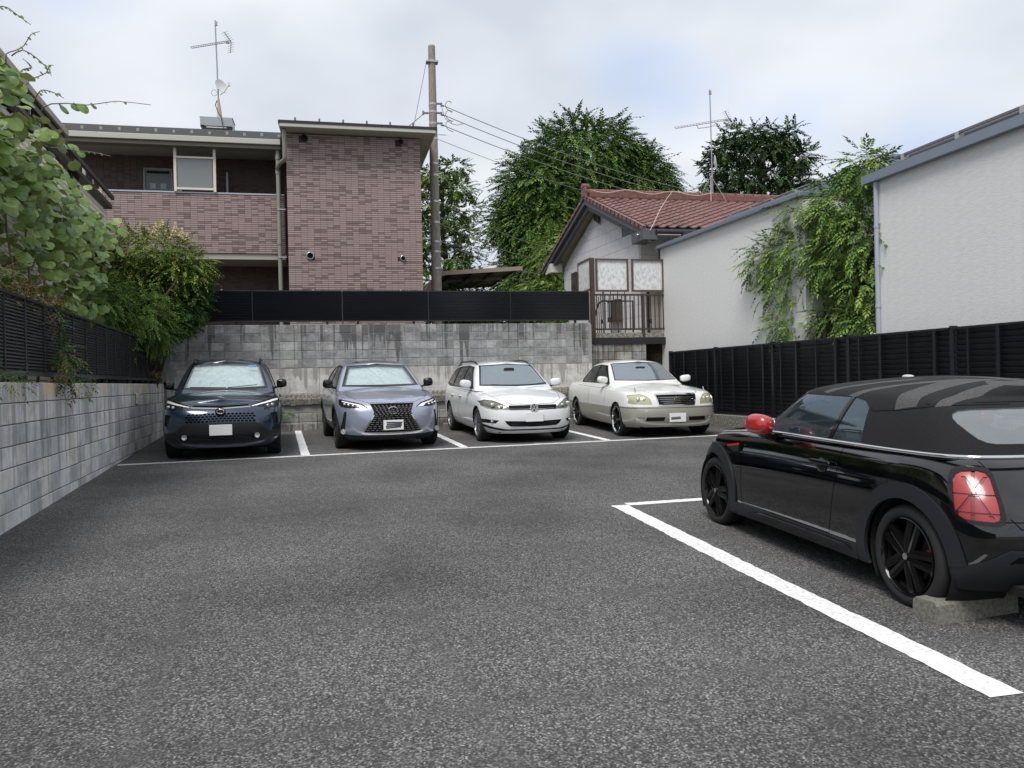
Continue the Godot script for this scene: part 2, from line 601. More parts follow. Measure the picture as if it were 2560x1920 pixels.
func make_walls() -> void:
	var grain := noise_tex("grain", FastNoiseLite.TYPE_SIMPLEX, 0.12, 512, [], 4)
	# left wall of stacked blocks, courses level while the asphalt rises
	var wall := thing("block_wall", "low grey concrete block wall with orange lichen along its top, under the left fence", "block wall", Vector3(-2.385, 0.0836, -14.0))
	var joint := M("joint_dark", g3(0.10), 0.95)
	var core := MB.new()
	core.box(Vector3(-0.085, -0.80, -0.0), Vector3(0.146, 1.585, 22.0))
	put("mortar", core, joint, wall)
	var pic := stain_picture(1024, 128, 21, 1.25, 1.5, lin(0.52, 0.52, 0.525), lin(0.11, 0.11, 0.108))
	var sets := []
	for k in 5:
		var mm := tri_map(M("left_block_%d" % k, lin([1.0, 0.9, 0.8, 1.0, 0.7][k], [1.0, 0.9, 0.81, 0.98, 0.71][k], [1.0, 0.92, 0.84, 0.95, 0.72][k]), 0.92), pic, Vector3(1, 1.0 / 1.62, 1.0 / 12.4))
		mm.uv1_offset = Vector3(0, -0.0836 / 1.62, 0)
		sets.append(bump(mm, grain, 0.12))
	var bm := block_mesh(0.16, 0.190, 0.390)
	for j in 8:
		for i in 30:
			var z := 14.0 - 8.1988 - 0.4 * i + 0.8 - 0.2
			var wz := z - 14.0
			if wz < -19.0 or wz > -7.0:
				continue
			if 0.0836 - 0.2 * j < gy(wz):
				continue
			put("block", bm, sets[(i * 7 + j * 3 + int(i * j / 3)) % 5 if j > 1 else (i + j) % 2 * 3], wall, Transform3D(Basis.IDENTITY, Vector3(-0.078 + 0.003 * sin(i * 5.1 + j * 2.3), -0.1 - 0.2 * j, z)))

	# back retaining wall
	var bw := thing("retaining_wall", "weathered grey block retaining wall with dark streaks behind the four parked cars", "retaining wall")
	bw.transform = back
	core = MB.new()
	core.box(Vector3(0.575, 0.2, -0.132), Vector3(13.95, 2.29, 0.28))
	put("mortar", core, M("joint_pale", g3(0.27), 0.95), bw)
	pic = stain_picture(1024, 160, 77, 1.9, 0.0, lin(0.155, 0.158, 0.155), lin(0.016, 0.016, 0.016))
	sets = []
	for k in 4:
		var mm := tri_map(M("back_block_%d" % k, lin([1.0, 0.82, 1.0, 0.7][k], [1.0, 0.82, 0.99, 0.7][k], [1.0, 0.83, 0.97, 0.7][k]), 0.92), pic, Vector3(1.0 / 11.0, 1.0 / 1.05, 1))
		mm.uv1_offset = Vector3(0.2, -1.376 / 1.05, 0)
		sets.append(bump(mm, grain, 0.15))
	bm = block_mesh(0.390, 0.190, 0.15)
	var half := block_mesh(0.190, 0.190, 0.15)
	for j in 5:
		for i in 25:
			var x := -2.32 + 0.4 * i + 0.2
			var h := half if i == 24 else bm
			put("block", h, sets[(i * 5 + j * 7 + i * j) % 4], bw, Transform3D(Basis.IDENTITY, Vector3(x if i < 24 else x - 0.1, 1.376 - 0.1 - 0.2 * j, -0.06 + 0.003 * sin(i * 3.7 + j))))
	var band := tri_map(M("band_concrete", Color.WHITE, 0.92), stain_picture(1024, 96, 131, 1.7, 0.0, lin(0.36, 0.35, 0.315), lin(0.08, 0.077, 0.068)), Vector3(1.0 / 9.0, 1.0 / 0.65, 1))
	band.uv1_offset = Vector3(0.0, -0.376 / 0.65, 0)
	bump(band, grain, 0.2)
	var mb := MB.new()
	mb.box(Vector3(2.6, 0.078, -0.045), Vector3(9.9, 0.594, 0.11), Basis.IDENTITY, 0.006)
	put("concrete_band", mb, band, bw)
	# broken concrete footing: an uneven strip
	var foot := tri_map(M("rough_concrete", Color.WHITE, 0.95), noise_tex("rough_concrete", FastNoiseLite.TYPE_SIMPLEX, 0.03, 512, [[0.0, lin(0.09, 0.085, 0.075)], [0.55, lin(0.24, 0.23, 0.20)], [1.0, lin(0.42, 0.40, 0.35)]], 6), Vector3.ONE * 0.9)
	bump(foot, grain, 1.5)
	mb = MB.new()
	var fz := FastNoiseLite.new()
	fz.frequency = 1.3
	fz.seed = 4
	var prev := []
	for i in 121:
		var x := -2.3 + 9.8 * i / 120.0
		var low := -0.46 + 0.05 * fz.get_noise_2d(x * 2.0, 3.0)
		var out := 0.05 + 0.05 * fz.get_noise_2d(x * 3.0, 9.0)
		var cur := [Vector3(x, -0.2, 0.012), Vector3(x, -0.235 + 0.02 * fz.get_noise_2d(x * 5.0, 0.0), out), Vector3(x, -0.34, out + 0.04), Vector3(x, low, out + 0.02), Vector3(x, low - 0.01, -0.05)]
		if i > 0:
			for k in 4:
				mb.face(prev[k], cur[k], cur[k + 1], prev[k + 1], Vector3(0, 0.3 if k < 2 else -0.4, 1))
		prev = cur
	put("footing", mb, foot, bw)
	var moss := tri_map(M("moss_soil", Color.WHITE, 1.0), noise_tex("moss", FastNoiseLite.TYPE_SIMPLEX, 0.05, 512, [[0.0, lin(0.05, 0.04, 0.02)], [0.5, lin(0.10, 0.095, 0.03)], [1.0, lin(0.16, 0.2, 0.05)]], 5), Vector3.ONE * 1.5)
	mb = MB.new()
	mb.box(Vector3(2.6, -0.85, 0.09), Vector3(9.9, 0.42, 0.30), Basis.IDENTITY, 0.03)
	put("ledge", mb, moss, bw)
	sets = []
	for k in 3:
		sets.append(bump(tri_map(M("ledge_block_%d" % k, lin([1.0, 0.8, 0.6][k], [0.97, 0.8, 0.58][k], [0.9, 0.76, 0.5][k]), 0.95), pic, Vector3(1.0 / 4.0, 1.0 / 0.9, 1)), grain, 0.2))
	for j in 2:
		for i in 25:
			put("block", bm, sets[(i * 3 + j * 2 + i / 4) % 3], bw, Transform3D(Basis.IDENTITY, Vector3(-2.12 + 0.4 * i, -0.75 - 0.2 * j, 0.205 + 0.004 * sin(i * 4.0))))

	# kerb of the right fence
	var kerb := thing("fence_kerb", "low weathered concrete kerb under the right black fence", "kerb", Vector3(9.1, 0, -10))
	kerb.rotation.y = -0.02
	mb = MB.new()
	for i in 8:
		mb = MB.new()
		mb.box(Vector3(0.0, -1.15, 9.0 - 2.6 * i), Vector3(0.22, 0.62, 2.585), Basis.IDENTITY, 0.012)
		put("kerb_stone", mb, foot, kerb)
	# small blocks under the deck, right of the back wall
	var pw := thing("pier_wall", "short mossy block wall under the deck, right of the retaining wall", "block wall")
	pw.transform = back
	for j in 4:
		for i in 4:
			put("block", bm, sets[(i + j) % 3], pw, Transform3D(Basis.IDENTITY, Vector3(7.74 + 0.4 * i, 0.76 - 0.2 * j, -0.42)))

	# wheel stop behind the convertible's rear wheel and the marker plate on the left wall
	var stopm := bump(tri_map(M("stop_concrete", Color.WHITE, 0.95), noise_tex("stop_concrete", FastNoiseLite.TYPE_SIMPLEX, 0.035, 512, [[0.0, lin(0.09, 0.085, 0.07)], [0.4, lin(0.17, 0.165, 0.14)], [1.0, lin(0.24, 0.235, 0.21)]], 6), Vector3.ONE * 1.6), grain, 0.25)
	var st := MB.new()
	var prof := PackedVector2Array([Vector2(-0.085, 0), Vector2(0.085, 0), Vector2(0.078, 0.10), Vector2(0.06, 0.118), Vector2(-0.06, 0.118), Vector2(-0.078, 0.10)])
	st.prism(prof, -0.30, 0.30)
	var so := tag(put("wheel_stop", st, stopm), "mossy concrete wheel stop behind the black convertible's near rear wheel", "wheel stop", "concrete wheel stops") as MeshInstance3D
	so.transform = lot_xf(3.70, -3.60) * Transform3D(Basis(Vector3.UP, PI / 2 + 0.05), Vector3.ZERO)
	var so2 := so.duplicate()
	so2.name = numbered("wheel_stop")
	add_child(so2)
	so2.transform = lot_xf(4.95, -3.50) * Transform3D(Basis(Vector3.UP, PI / 2 + 0.05), Vector3.ZERO)
	so2.set_meta("label", "concrete wheel stop behind the convertible's far rear wheel")
	for k in 4:
		for s in 2:
			var o := so.duplicate()
			o.name = numbered("wheel_stop")
			add_child(o)
			o.transform = lot_xf([-0.85, 1.83, 4.46, 7.5][k] + (s - 0.5) * 1.15, -17.75) * Transform3D(Basis(Vector3.UP, PI / 2), Vector3.ZERO)
			o.set_meta("label", "concrete wheel stop at the %s rear tyre of the %s" % [["viewer's left", "viewer's right"][s], ["navy crossover", "silver crossover", "white estate car", "pearl sedan"][k]])
	var plate := MB.new()
	plate.box(Vector3(0.0, 0.0, 0.0), Vector3(0.022, 0.085, 0.30), Basis.IDENTITY, 0.006)
	plate.box(Vector3(0.0, -0.095, 0.0), Vector3(0.022, 0.085, 0.30), Basis.IDENTITY, 0.006)
	tag(put("marker_plate", plate, M("plate_cream", lin(0.62, 0.60, 0.52), 0.6), null, Transform3D(Basis.IDENTITY, Vector3(-2.365, -0.14, -15.4))), "small cream two-part plate fixed on the left block wall", "plate")
	for k in 3:
		var lid := MB.new()
		lid.lathe([Vector2(0.0, 0.012), Vector2(0.10, 0.012), Vector2(0.12, 0.004), Vector2(0.125, -0.01)], Transform3D.IDENTITY, 20)
		var lo := put("ground_lid", lid, M("lid_metal", g3(0.28), 0.4, 0.8))
		lo.transform = lot_xf([-1.25, 1.78, 4.5][k], [-13.62, -13.85, -13.7][k], 0.0)
		tag(lo, "small round metal lid in the asphalt in front of the %s" % ["navy crossover", "silver crossover", "white estate car"][k], "lid", "metal lids in the bays")


# ---------------------------------------------------------------- fences
func make_fences() -> void:
	var black := M("fence_black", lin(0.012, 0.013, 0.018), 0.38, 0.0)
	var blackr := M("fence_black_right", lin(0.008, 0.009, 0.013), 0.42, 0.0)
	# left fence
	var f := thing("slat_fence", "black aluminium slat fence on top of the left block wall", "fence", Vector3(-2.45, 0.0836, -9.18))
	var slat := MB.new()
	slat.box(Vector3.ZERO, Vector3(0.006, 0.042, 1.955), Basis(Vector3.BACK, 0.62))
	var sm := slat.mesh()
	var n := 21
	for i in range(-2, 6):
		var z := -2.0 * i
		var p := MB.new()
		p.box(Vector3(-0.01, 0.42, z), Vector3(0.05, 0.84, 0.045))
		put("post", p, black, f)
		if i == 5:
			break
		var fr := MB.new()
		fr.box(Vector3(0, 0.855, z - 1.0), Vector3(0.05, 0.03, 1.95))
		fr.box(Vector3(0, 0.085, z - 1.0), Vector3(0.04, 0.04, 1.95))
		put("frame", fr, black, f)
		for k in 2:
			var s := MB.new()
			s.box(Vector3(0.012, 0.47, z - 0.667 * (k + 1)), Vector3(0.012, 0.73, 0.022))
			put("stile", s, black, f)
		for k in n:
			put("slat", sm, black, f, Transform3D(Basis.IDENTITY, Vector3(0, 0.12 + 0.0345 * k, z - 1.0)))
	# back fence
	f = thing("slat_fence", "long black slat fence along the top of the retaining wall, below the brick building", "fence")
	f.transform = back
	slat = MB.new()
	slat.box(Vector3.ZERO, Vector3(1.985, 0.042, 0.006), Basis(Vector3.RIGHT, 0.55))
	sm = slat.mesh()
	for i in 6:
		var x := -2.5 + 2.0 * i
		var p := MB.new()
		p.box(Vector3(x + 0.005, 1.76, -0.02), Vector3(0.018, 0.76, 0.05))
		for q in [0.35, 1.65]:
			p.box(Vector3(x + q, 1.41, -0.05), Vector3(0.05, 0.10, 0.05))
		put("post", p, black, f)
		if i == 5:
			break
		var fr := MB.new()
		fr.box(Vector3(x + 1.0, 2.15, -0.01), Vector3(1.97, 0.028, 0.05))
		fr.box(Vector3(x + 1.0, 1.455, -0.01), Vector3(1.97, 0.03, 0.05))
		put("frame", fr, black, f)
		var clip := MB.new()
		clip.box(Vector3(x + 1.35, 2.17, 0.0), Vector3(0.03, 0.025, 0.05))
		put("clip", clip, M("galvanised", g3(0.45), 0.4, 0.7), f)
		for k in 19:
			put("slat", sm, black, f, Transform3D(Basis.IDENTITY, Vector3(x + 1.0, 1.49 + 0.0355 * k, 0)))
	# right fence: louvres behind upright stiles
	f = thing("louvre_fence", "tall black louvred fence along the right side of the lot", "fence", Vector3(9.1, 0, -10))
	f.rotation.y = -0.02
	var lou := MB.new()
	lou.box(Vector3.ZERO, Vector3(0.012, 0.096, 2.06), Basis(Vector3.BACK, 0.42))
	sm = lou.mesh()
	for i in range(-2, 5):
		var z := 1.05 - 2.17 * i - 0.0
		var p := MB.new()
		p.box(Vector3(0.0, -0.11, z), Vector3(0.07, 1.46, 0.075))
		put("post", p, blackr, f)
		if i == 4:
			break
		var fr := MB.new()
		fr.box(Vector3(-0.012, 0.585, z - 1.085), Vector3(0.075, 0.03, 2.09))
		fr.box(Vector3(-0.012, -0.80, z - 1.085), Vector3(0.06, 0.05, 2.09))
		put("frame", fr, blackr, f)
		for q in [[0.30, 0.055], [0.82, 0.03], [1.40, 0.055], [1.88, 0.03]]:
			var s := MB.new()
			s.box(Vector3(-0.045, -0.11, z - q[0]), Vector3(0.014, 1.36, q[1]))
			put("stile", s, blackr, f)
		for k in 17:
			put("louvre", sm, blackr, f, Transform3D(Basis.IDENTITY, Vector3(0.005, -0.735 + 0.079 * k, z - 1.085)))


# ---------------------------------------------------------------- buildings
# tiles laid in a grid on the plane z = front of a building part; the first `singly` nearest the camera are parts, the rest one mesh
func tile_wall(parent: Node3D, x0: float, x1: float, y0: float, y1: float, z: float, tw: float, th: float, singly: int, sd: int, holes := []) -> void:
	var r := RandomNumberGenerator.new()
	r.seed = sd
	var m := M("brick_tile", Color.WHITE, 0.62)
	m.vertex_color_use_as_albedo = true
	var cols := [Color(0.33, 0.25, 0.238), Color(0.32, 0.242, 0.23), Color(0.34, 0.262, 0.248), Color(0.19, 0.138, 0.13), Color(0.205, 0.15, 0.14)]
	var shared := []
	for cc in cols:
		var t := MB.new()
		t.tinted = true
		t.tint = cc
		t.box(Vector3.ZERO, Vector3(tw - 0.005, th - 0.013, 0.014), Basis.IDENTITY, 0.002)
		shared.append(t.mesh())
	var rest := MB.new()
	rest.tinted = true
	var nx := int(ceil((x1 - x0) / tw))
	var ny := int(round((y1 - y0) / th))
	var left := singly
	for j in ny:
		var lastdark := false
		for i in nx:
			var w := minf(tw, x1 - x0 - i * tw)
			var p := Vector3(x0 + i * tw + w * 0.5, y1 - (j + 0.5) * th, z)
			var skip := false
			for h in holes:
				if absf(p.x - h[0]) < h[2] and absf(p.y - h[1]) < h[2]:
					skip = true
			var dark: bool = r.randf() < (0.30 if lastdark else 0.21)
			lastdark = dark
			var k := r.randi() % 3 if not dark else 3 + r.randi() % 2
			if skip:
				continue
			if w > tw - 0.001 and left > 0:
				left -= 1
				put("tile", shared[k], m, parent, Transform3D(Basis.IDENTITY, p))
			else:
				rest.tint = cols[k]
				rest.box(p, Vector3(w - 0.005, th - 0.013, 0.014))
	if rest.v.size():
		stuff(put("tiles", rest, m, parent))


func vent_cap(parent: Node3D, p: Vector3, r: float, m: Material) -> void:
	var mb := MB.new()
	var xf := Transform3D(Basis(Vector3(1, 0, 0), Vector3(0, 0, 1), Vector3(0, -1, 0)), p)
	mb.lathe([Vector2(r * 1.12, 0.0), Vector2(r * 1.12, 0.015), Vector2(r, 0.02), Vector2(r, 0.06), Vector2(r * 0.9, 0.06), Vector2(r * 0.9, 0.02), Vector2(0, 0.02)], xf, 20, true)
	# half dome hood over the upper half
	for i in 8:
		for j in 6:
			var q := []
			for k in [[0, 0], [1, 0], [1, 1], [0, 1]]:
				var t: float = PI * (i + k[0]) / 8.0
				var f: float = PI * 0.5 * (j + k[1]) / 6.0
				q.append(p + Vector3(cos(t) * cos(f * 0.0) * r * cos(f * 0.35), sin(t) * r * cos(f * 0.0) - 0.25 * r * (1.0 - cos(f)), 0.06 + r * 0.75 * sin(f) * sin(t)))
			mb.face(q[0], q[1], q[2], q[3], q[0] - p + Vector3(0, 0, 0.1))
	var o := put("vent_cap", mb, m, parent)
	var dk := MB.new()
	dk.lathe([Vector2(r * 0.88, 0.028), Vector2(0, 0.028)], xf, 16)
	put("vent_opening", dk, M("dark_hole", g3(0.008), 0.9), o)


func make_apartment() -> void:
	var a := thing("apartment_house", "two storey apartment house clad in mauve brown brick tiles with grey eaves", "apartment house")
	a.transform = back
	var groutm := M("grout", lin(0.045, 0.028, 0.027), 0.9)
	var trim := M("trim_grey", lin(0.44, 0.44, 0.39), 0.5)
	var under := M("soffit_grey", lin(0.36, 0.35, 0.30), 0.7)
	var roofm := tri_map(M("dark_shingle", Color.WHITE, 0.9), noise_tex("shingle", FastNoiseLite.TYPE_SIMPLEX, 0.08, 512, [[0.0, g3(0.018)], [1.0, g3(0.055)]]), Vector3.ONE * 0.7)
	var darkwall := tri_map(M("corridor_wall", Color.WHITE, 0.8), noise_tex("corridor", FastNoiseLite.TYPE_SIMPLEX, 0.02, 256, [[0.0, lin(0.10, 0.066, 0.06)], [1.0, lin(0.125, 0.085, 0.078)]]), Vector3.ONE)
	# right block
	var mb := MB.new()
	mb.box(Vector3(1.975, 4.0, -6.5), Vector3(3.62, 5.72, 5.76))
	put("wall", mb, groutm, a)
	tile_wall(a, 0.145, 3.80, 1.27, 6.85, -3.612, 0.174, 0.0575, 300, 3, [[0.63, 6.72, 0.10], [3.25, 6.72, 0.08], [0.72, 3.50, 0.10], [3.25, 3.46, 0.08]])
	for q in [[0.63, 6.72, 0.10], [3.25, 6.74, 0.075]]:
		vent_cap(a, Vector3(q[0], q[1], -3.605), q[2], M("vent_brown", lin(0.06, 0.05, 0.045), 0.4, 0.4))
	for q in [[0.72, 3.52, 0.095], [3.25, 3.48, 0.07]]:
		vent_cap(a, Vector3(q[0], q[1], -3.605), q[2], M("vent_steel", g3(0.55), 0.25, 0.9))
	# right side wall gets tiles too
	var side := MB.new()
	side.tinted = true
	var r := RandomNumberGenerator.new()
	r.seed = 9
	for j in 97:
		for i in 32:
			side.tint = lin(0.27, 0.195, 0.184).srgb_to_linear() if r.randf() > 0.26 else lin(0.155, 0.105, 0.095).srgb_to_linear()
			side.box(Vector3(3.791, 6.82 - 0.0575 * j, -3.72 - 0.174 * i), Vector3(0.012, 0.0485, 0.164))
	stuff(put("side_tiles", side, M("brick_tile"), a))
	# roof of the block: fascia, soffit, drip, snow guards
	mb = MB.new()
	mb.box(Vector3(2.10, 6.955, -3.10), Vector3(4.17, 0.17, 0.05), Basis.IDENTITY, 0.01)
	mb.box(Vector3(4.165, 6.955, -6.0), Vector3(0.04, 0.17, 5.8))
	mb.box(Vector3(0.035, 6.955, -6.0), Vector3(0.04, 0.17, 5.8))
	put("fascia", mb, trim, a)
	mb = MB.new()
	mb.box(Vector3(2.10, 6.885, -6.0), Vector3(4.08, 0.02, 5.75))
	put("soffit", mb, under, a)
	mb = MB.new()
	mb.prism(PackedVector2Array([Vector2(3.06, 7.04), Vector2(9.2, 7.5), Vector2(9.2, 7.40), Vector2(3.06, 6.97)]), -0.02, 4.22, Transform3D(Basis(Vector3(0, 0, -1), Vector3.UP, Vector3(1, 0, 0)), Vector3.ZERO))
	var rf := put("roof", mb, roofm, a)
	var guardm := M("snow_guard", g3(0.16), 0.4, 0.5)
	for i in 6:
		mb = MB.new()
		mb.box(Vector3(0.42 + 0.63 * i, 7.095, -3.16), Vector3(0.05, 0.10, 0.04))
		put("snow_guard", mb, guardm, rf)
	# corridor wing
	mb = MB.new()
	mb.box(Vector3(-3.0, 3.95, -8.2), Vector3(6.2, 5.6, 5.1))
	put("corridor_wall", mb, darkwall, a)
	var ct := MB.new()
	ct.tinted = true
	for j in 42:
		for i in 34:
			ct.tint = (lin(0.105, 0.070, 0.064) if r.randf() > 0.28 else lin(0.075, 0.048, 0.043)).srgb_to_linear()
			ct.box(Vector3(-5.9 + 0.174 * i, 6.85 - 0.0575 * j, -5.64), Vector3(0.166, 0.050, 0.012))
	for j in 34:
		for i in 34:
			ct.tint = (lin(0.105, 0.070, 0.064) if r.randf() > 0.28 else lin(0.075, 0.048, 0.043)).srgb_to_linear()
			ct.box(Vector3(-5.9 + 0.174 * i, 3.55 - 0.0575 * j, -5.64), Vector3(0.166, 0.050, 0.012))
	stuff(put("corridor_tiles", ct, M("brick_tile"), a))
	mb = MB.new()
	mb.box(Vector3(-3.0, 4.47, -4.30), Vector3(6.1, 1.62, 0.16))
	put("balcony_parapet", mb, groutm, a)
	tile_wall(a, -5.95, 0.05, 3.68, 5.27, -4.214, 0.176, 0.0575, 0, 17)
	mb = MB.new()
	mb.box(Vector3(-3.0, 5.30, -4.30), Vector3(6.1, 0.045, 0.22), Basis.IDENTITY, 0.008)
	put("coping", mb, M("coping_steel", lin(0.42, 0.46, 0.50), 0.35, 0.4), a)
	mb = MB.new()
	mb.box(Vector3(-3.0, 3.58, -4.95), Vector3(6.1, 0.16, 1.40))
	put("balcony_floor", mb, under, a)
	# lower roof
	mb = MB.new()
	mb.box(Vector3(-3.0, 6.665, -3.85), Vector3(5.98, 0.15, 0.05), Basis.IDENTITY, 0.012)
	put("gutter", mb, trim, a)
	mb = MB.new()
	mb.box(Vector3(-3.0, 6.54, -4.05), Vector3(5.98, 0.10, 0.30))
	put("eave_beam", mb, M("eave_brown", lin(0.17, 0.15, 0.12), 0.6), a)
	mb = MB.new()
	mb.box(Vector3(-3.0, 6.66, -4.80), Vector3(5.98, 0.03, 1.75))
	put("eave_soffit", mb, under, a)
	mb = MB.new()
	mb.prism(PackedVector2Array([Vector2(3.86, 6.745), Vector2(5.5, 7.44), Vector2(9.2, 7.2), Vector2(9.2, 6.9), Vector2(3.86, 6.68)]), -6.0, -0.02, Transform3D(Basis(Vector3(0, 0, -1), Vector3.UP, Vector3(1, 0, 0)), Vector3.ZERO))
	rf = put("roof", mb, roofm, a)
	for i in 13:
		mb = MB.new()
		mb.box(Vector3(-5.6 + 0.46 * i, 7.01 + 0.01 * sin(i * 3.0), -4.42), Vector3(0.07, 0.09, 0.05))
		put("snow_guard", mb, M("snow_guard_pale", g3(0.30), 0.4, 0.5), rf)
	# door, lamp, meter on the corridor wall
	mb = MB.new()
	mb.box(Vector3(-3.5, 5.45, -5.62), Vector3(0.70, 1.60, 0.05))
	var dr := put("door", mb, M("door_grey", lin(0.20, 0.215, 0.21), 0.45), a)
	mb = MB.new()
	for s in [-1, 1]:
		mb.box(Vector3(-3.5 + s * 0.37, 5.45, -5.60), Vector3(0.045, 1.68, 0.07))
	mb.box(Vector3(-3.5, 6.26, -5.60), Vector3(0.78, 0.045, 0.07))
	put("door_frame", mb, M("door_frame_grey", lin(0.30, 0.31, 0.29), 0.4), dr)
	for s in [-1, 1]:
		mb = MB.new()
		mb.box(Vector3(-3.5 + s * 0.14, 5.77, -5.59), Vector3(0.16, 0.16, 0.02), Basis.IDENTITY, 0.005)
		put("door_pane", mb, M("door_pane", lin(0.30, 0.36, 0.42), 0.1), dr)
	mb = MB.new()
	mb.box(Vector3(-3.5, 6.17, -5.59), Vector3(0.6, 0.07, 0.02))
	put("door_slot", mb, M("dark_hole"), dr)
	mb = MB.new()
	mb.blob(Vector3(-2.93, 6.5, -5.58), Vector3(0.26, 0.26, 0.16), 0.9)
	put("wall_lamp", mb, M("lamp_white", g3(0.72), 0.4), a)
	mb = MB.new()
	mb.box(Vector3(-2.92, 5.72, -5.59), Vector3(0.12, 0.2, 0.06), Basis.IDENTITY, 0.01)
	put("intercom", mb, M("lamp_white"), a)
	mb = MB.new()
	mb.box(Vector3(-1.62, 5.75, -5.56), Vector3(0.05, 0.95, 0.05))
	put("door_edge", mb, M("coping_steel"), a)
	for q in [[-1.01, 3.48, 0.12], [-2.30, 3.12, 0.16]]:
		mb = MB.new()
		mb.lathe([Vector2(q[2], 0), Vector2(q[2], 0.05), Vector2(q[2] - 0.02, 0.05), Vector2(q[2] - 0.02, 0.0)], Transform3D(Basis(Vector3(1, 0, 0), Vector3(0, 0, 1), Vector3(0, -1, 0)), Vector3(q[0], q[1], -5.63)), 20, true)
		put("pipe_ring", mb, M("vent_brown"), a)
	mb = MB.new()
	mb.box(Vector3(-2.3, 2.62, -5.58), Vector3(1.6, 0.05, 0.05))
	put("ledge_rail", mb, M("coping_steel"), a)
	# balcony window screen
	var cream := M("screen_cream", lin(0.66, 0.61, 0.53), 0.45)
	mb = MB.new()
	mb.box(Vector3(-2.79, 5.92, -4.16), Vector3(0.075, 1.22, 0.05), Basis.IDENTITY, 0.006)
	mb.box(Vector3(-1.78, 5.92, -4.16), Vector3(0.075, 1.22, 0.05), Basis.IDENTITY, 0.006)
	mb.box(Vector3(-2.285, 6.24, -4.15), Vector3(0.97, 0.055, 0.05), Basis.IDENTITY, 0.006)
	mb.box(Vector3(-2.285, 5.385, -4.15), Vector3(0.97, 0.055, 0.05), Basis.IDENTITY, 0.006)
	var scr := put("window_screen", mb, cream, a)
	mb = MB.new()
	mb.box(Vector3(-2.285, 5.81, -4.165), Vector3(0.90, 0.80, 0.02))
	put("pane", mb, tri_map(M("frosted", Color.WHITE, 0.35), noise_tex("frost", FastNoiseLite.TYPE_SIMPLEX, 0.3, 256, [[0.0, lin(0.17, 0.185, 0.19)], [1.0, lin(0.22, 0.235, 0.24)]]), Vector3.ONE * 3.0), scr)
	# downpipes
	var pipe := M("pipe_grey", lin(0.235, 0.235, 0.20), 0.45)
	mb = MB.new()
	mb.tube(PackedVector3Array([Vector3(0.12, 6.86, -3.3), Vector3(0.12, 6.15, -3.42), Vector3(0.10, 6.09, -3.5), Vector3(-0.02, 6.07, -3.75), Vector3(-0.10, 6.0, -3.95), Vector3(-0.10, 5.9, -4.02)]), 0.062, -1, 10)
	put("downpipe", mb, pipe, a)
	mb = MB.new()
	mb.cyl(Vector3(-0.10, 6.62, -4.02), Vector3(-0.09, 1.2, -4.02), 0.06, 0.06, 12)
	for y in [6.35, 5.95, 4.0]:
		mb.cyl(Vector3(-0.10, y, -4.02), Vector3(-0.10, y - 0.12, -4.02), 0.072, 0.072, 12)
	var dp := put("downpipe", mb, pipe, a)
	for y in [4.85, 3.53]:
		mb = MB.new()
		mb.box(Vector3(-0.03, y, -3.96), Vector3(0.22, 0.03, 0.03))
		put("pipe_clip", mb, M("galvanised"), dp)
	# roof vent box
	var v := thing("roof_vent", "dark roof ventilation box with a grey steel hood on the apartment roof", "roof vent")
	v.transform = back
	mb = MB.new()
	mb.box(Vector3(-1.94, 7.30, -6.3), Vector3(0.66, 0.75, 0.6))
	put("shaft", mb, roofm, v)
	mb = MB.new()
	mb.box(Vector3(-1.94, 7.835, -6.0), Vector3(0.90, 0.23, 0.02))
	mb.box(Vector3(-2.385, 7.80, -6.35), Vector3(0.012, 0.23, 0.7))
	mb.box(Vector3(-1.495, 7.80, -6.35), Vector3(0.012, 0.23, 0.7))
	mb.box(Vector3(-1.94, 7.955, -6.35), Vector3(0.93, 0.012, 0.72))
	put("hood", mb, M("hood_steel", lin(0.33, 0.37, 0.38), 0.4, 0.4), v)
	mb = MB.new()
	mb.prism(PackedVector2Array([Vector2(-0.43, 7.715), Vector2(0.43, 7.715), Vector2(0.40, 7.50), Vector2(-0.40, 7.50)]), -6.25, -6.02, Transform3D(Basis.IDENTITY, Vector3(-1.94, 0, 0)))
	put("skirt", mb, M("vent_dark", g3(0.02), 0.7), v)
	mb = MB.new()
	mb.box(Vector3(-1.94, 7.66, -6.005), Vector3(0.55, 0.03, 0.012))
	put("gap", mb, M("frosted_pale", g3(0.6), 0.5), v)
	# TV mast on it
	tv_mast(Vector3(-1.93, 7.96, -6.2), 2.95, true)


func yagi(parent: Node3D, from: Vector3, to: Vector3, n: int, half: float, steel: Material, grid: float, side: Vector3) -> void:
	var d := (to - from).normalized()
	var up := d.cross(side).normalized()
	if up.y < 0.0:
		up = -up
	var mb := MB.new()
	mb.cyl(from, to, 0.011, 0.011, 6)
	put("boom", mb, steel, parent)
	for i in n:
		var p := from.lerp(to, float(i) / n)
		var l := half * (0.75 + 0.25 * i / n)
		mb = MB.new()
		mb.cyl(p - side * l + up * 0.045, p + side * l + up * 0.045, 0.005, 0.005, 5)
		mb.cyl(p - up * 0.0, p + up * 0.05, 0.008, 0.008, 5)
		put("element", mb, steel, parent)
	mb = MB.new()
	for s in [-1.0, 1.0]:
		var e: Vector3 = to + up * s * grid - d * grid * 0.45
		mb.cyl(to, e, 0.012, 0.012, 6)
		for i in 5:
			var q: Vector3 = to.lerp(e, (i + 0.6) / 5.0)
			mb.cyl(q - side * half * 1.5, q + side * half * 1.5, 0.005, 0.005, 5)
	put("reflector", mb, steel, parent)
	mb = MB.new()
	mb.box(to - d * 0.12, Vector3(0.10, 0.05, 0.06))
	put("feed_box", mb, steel, parent)


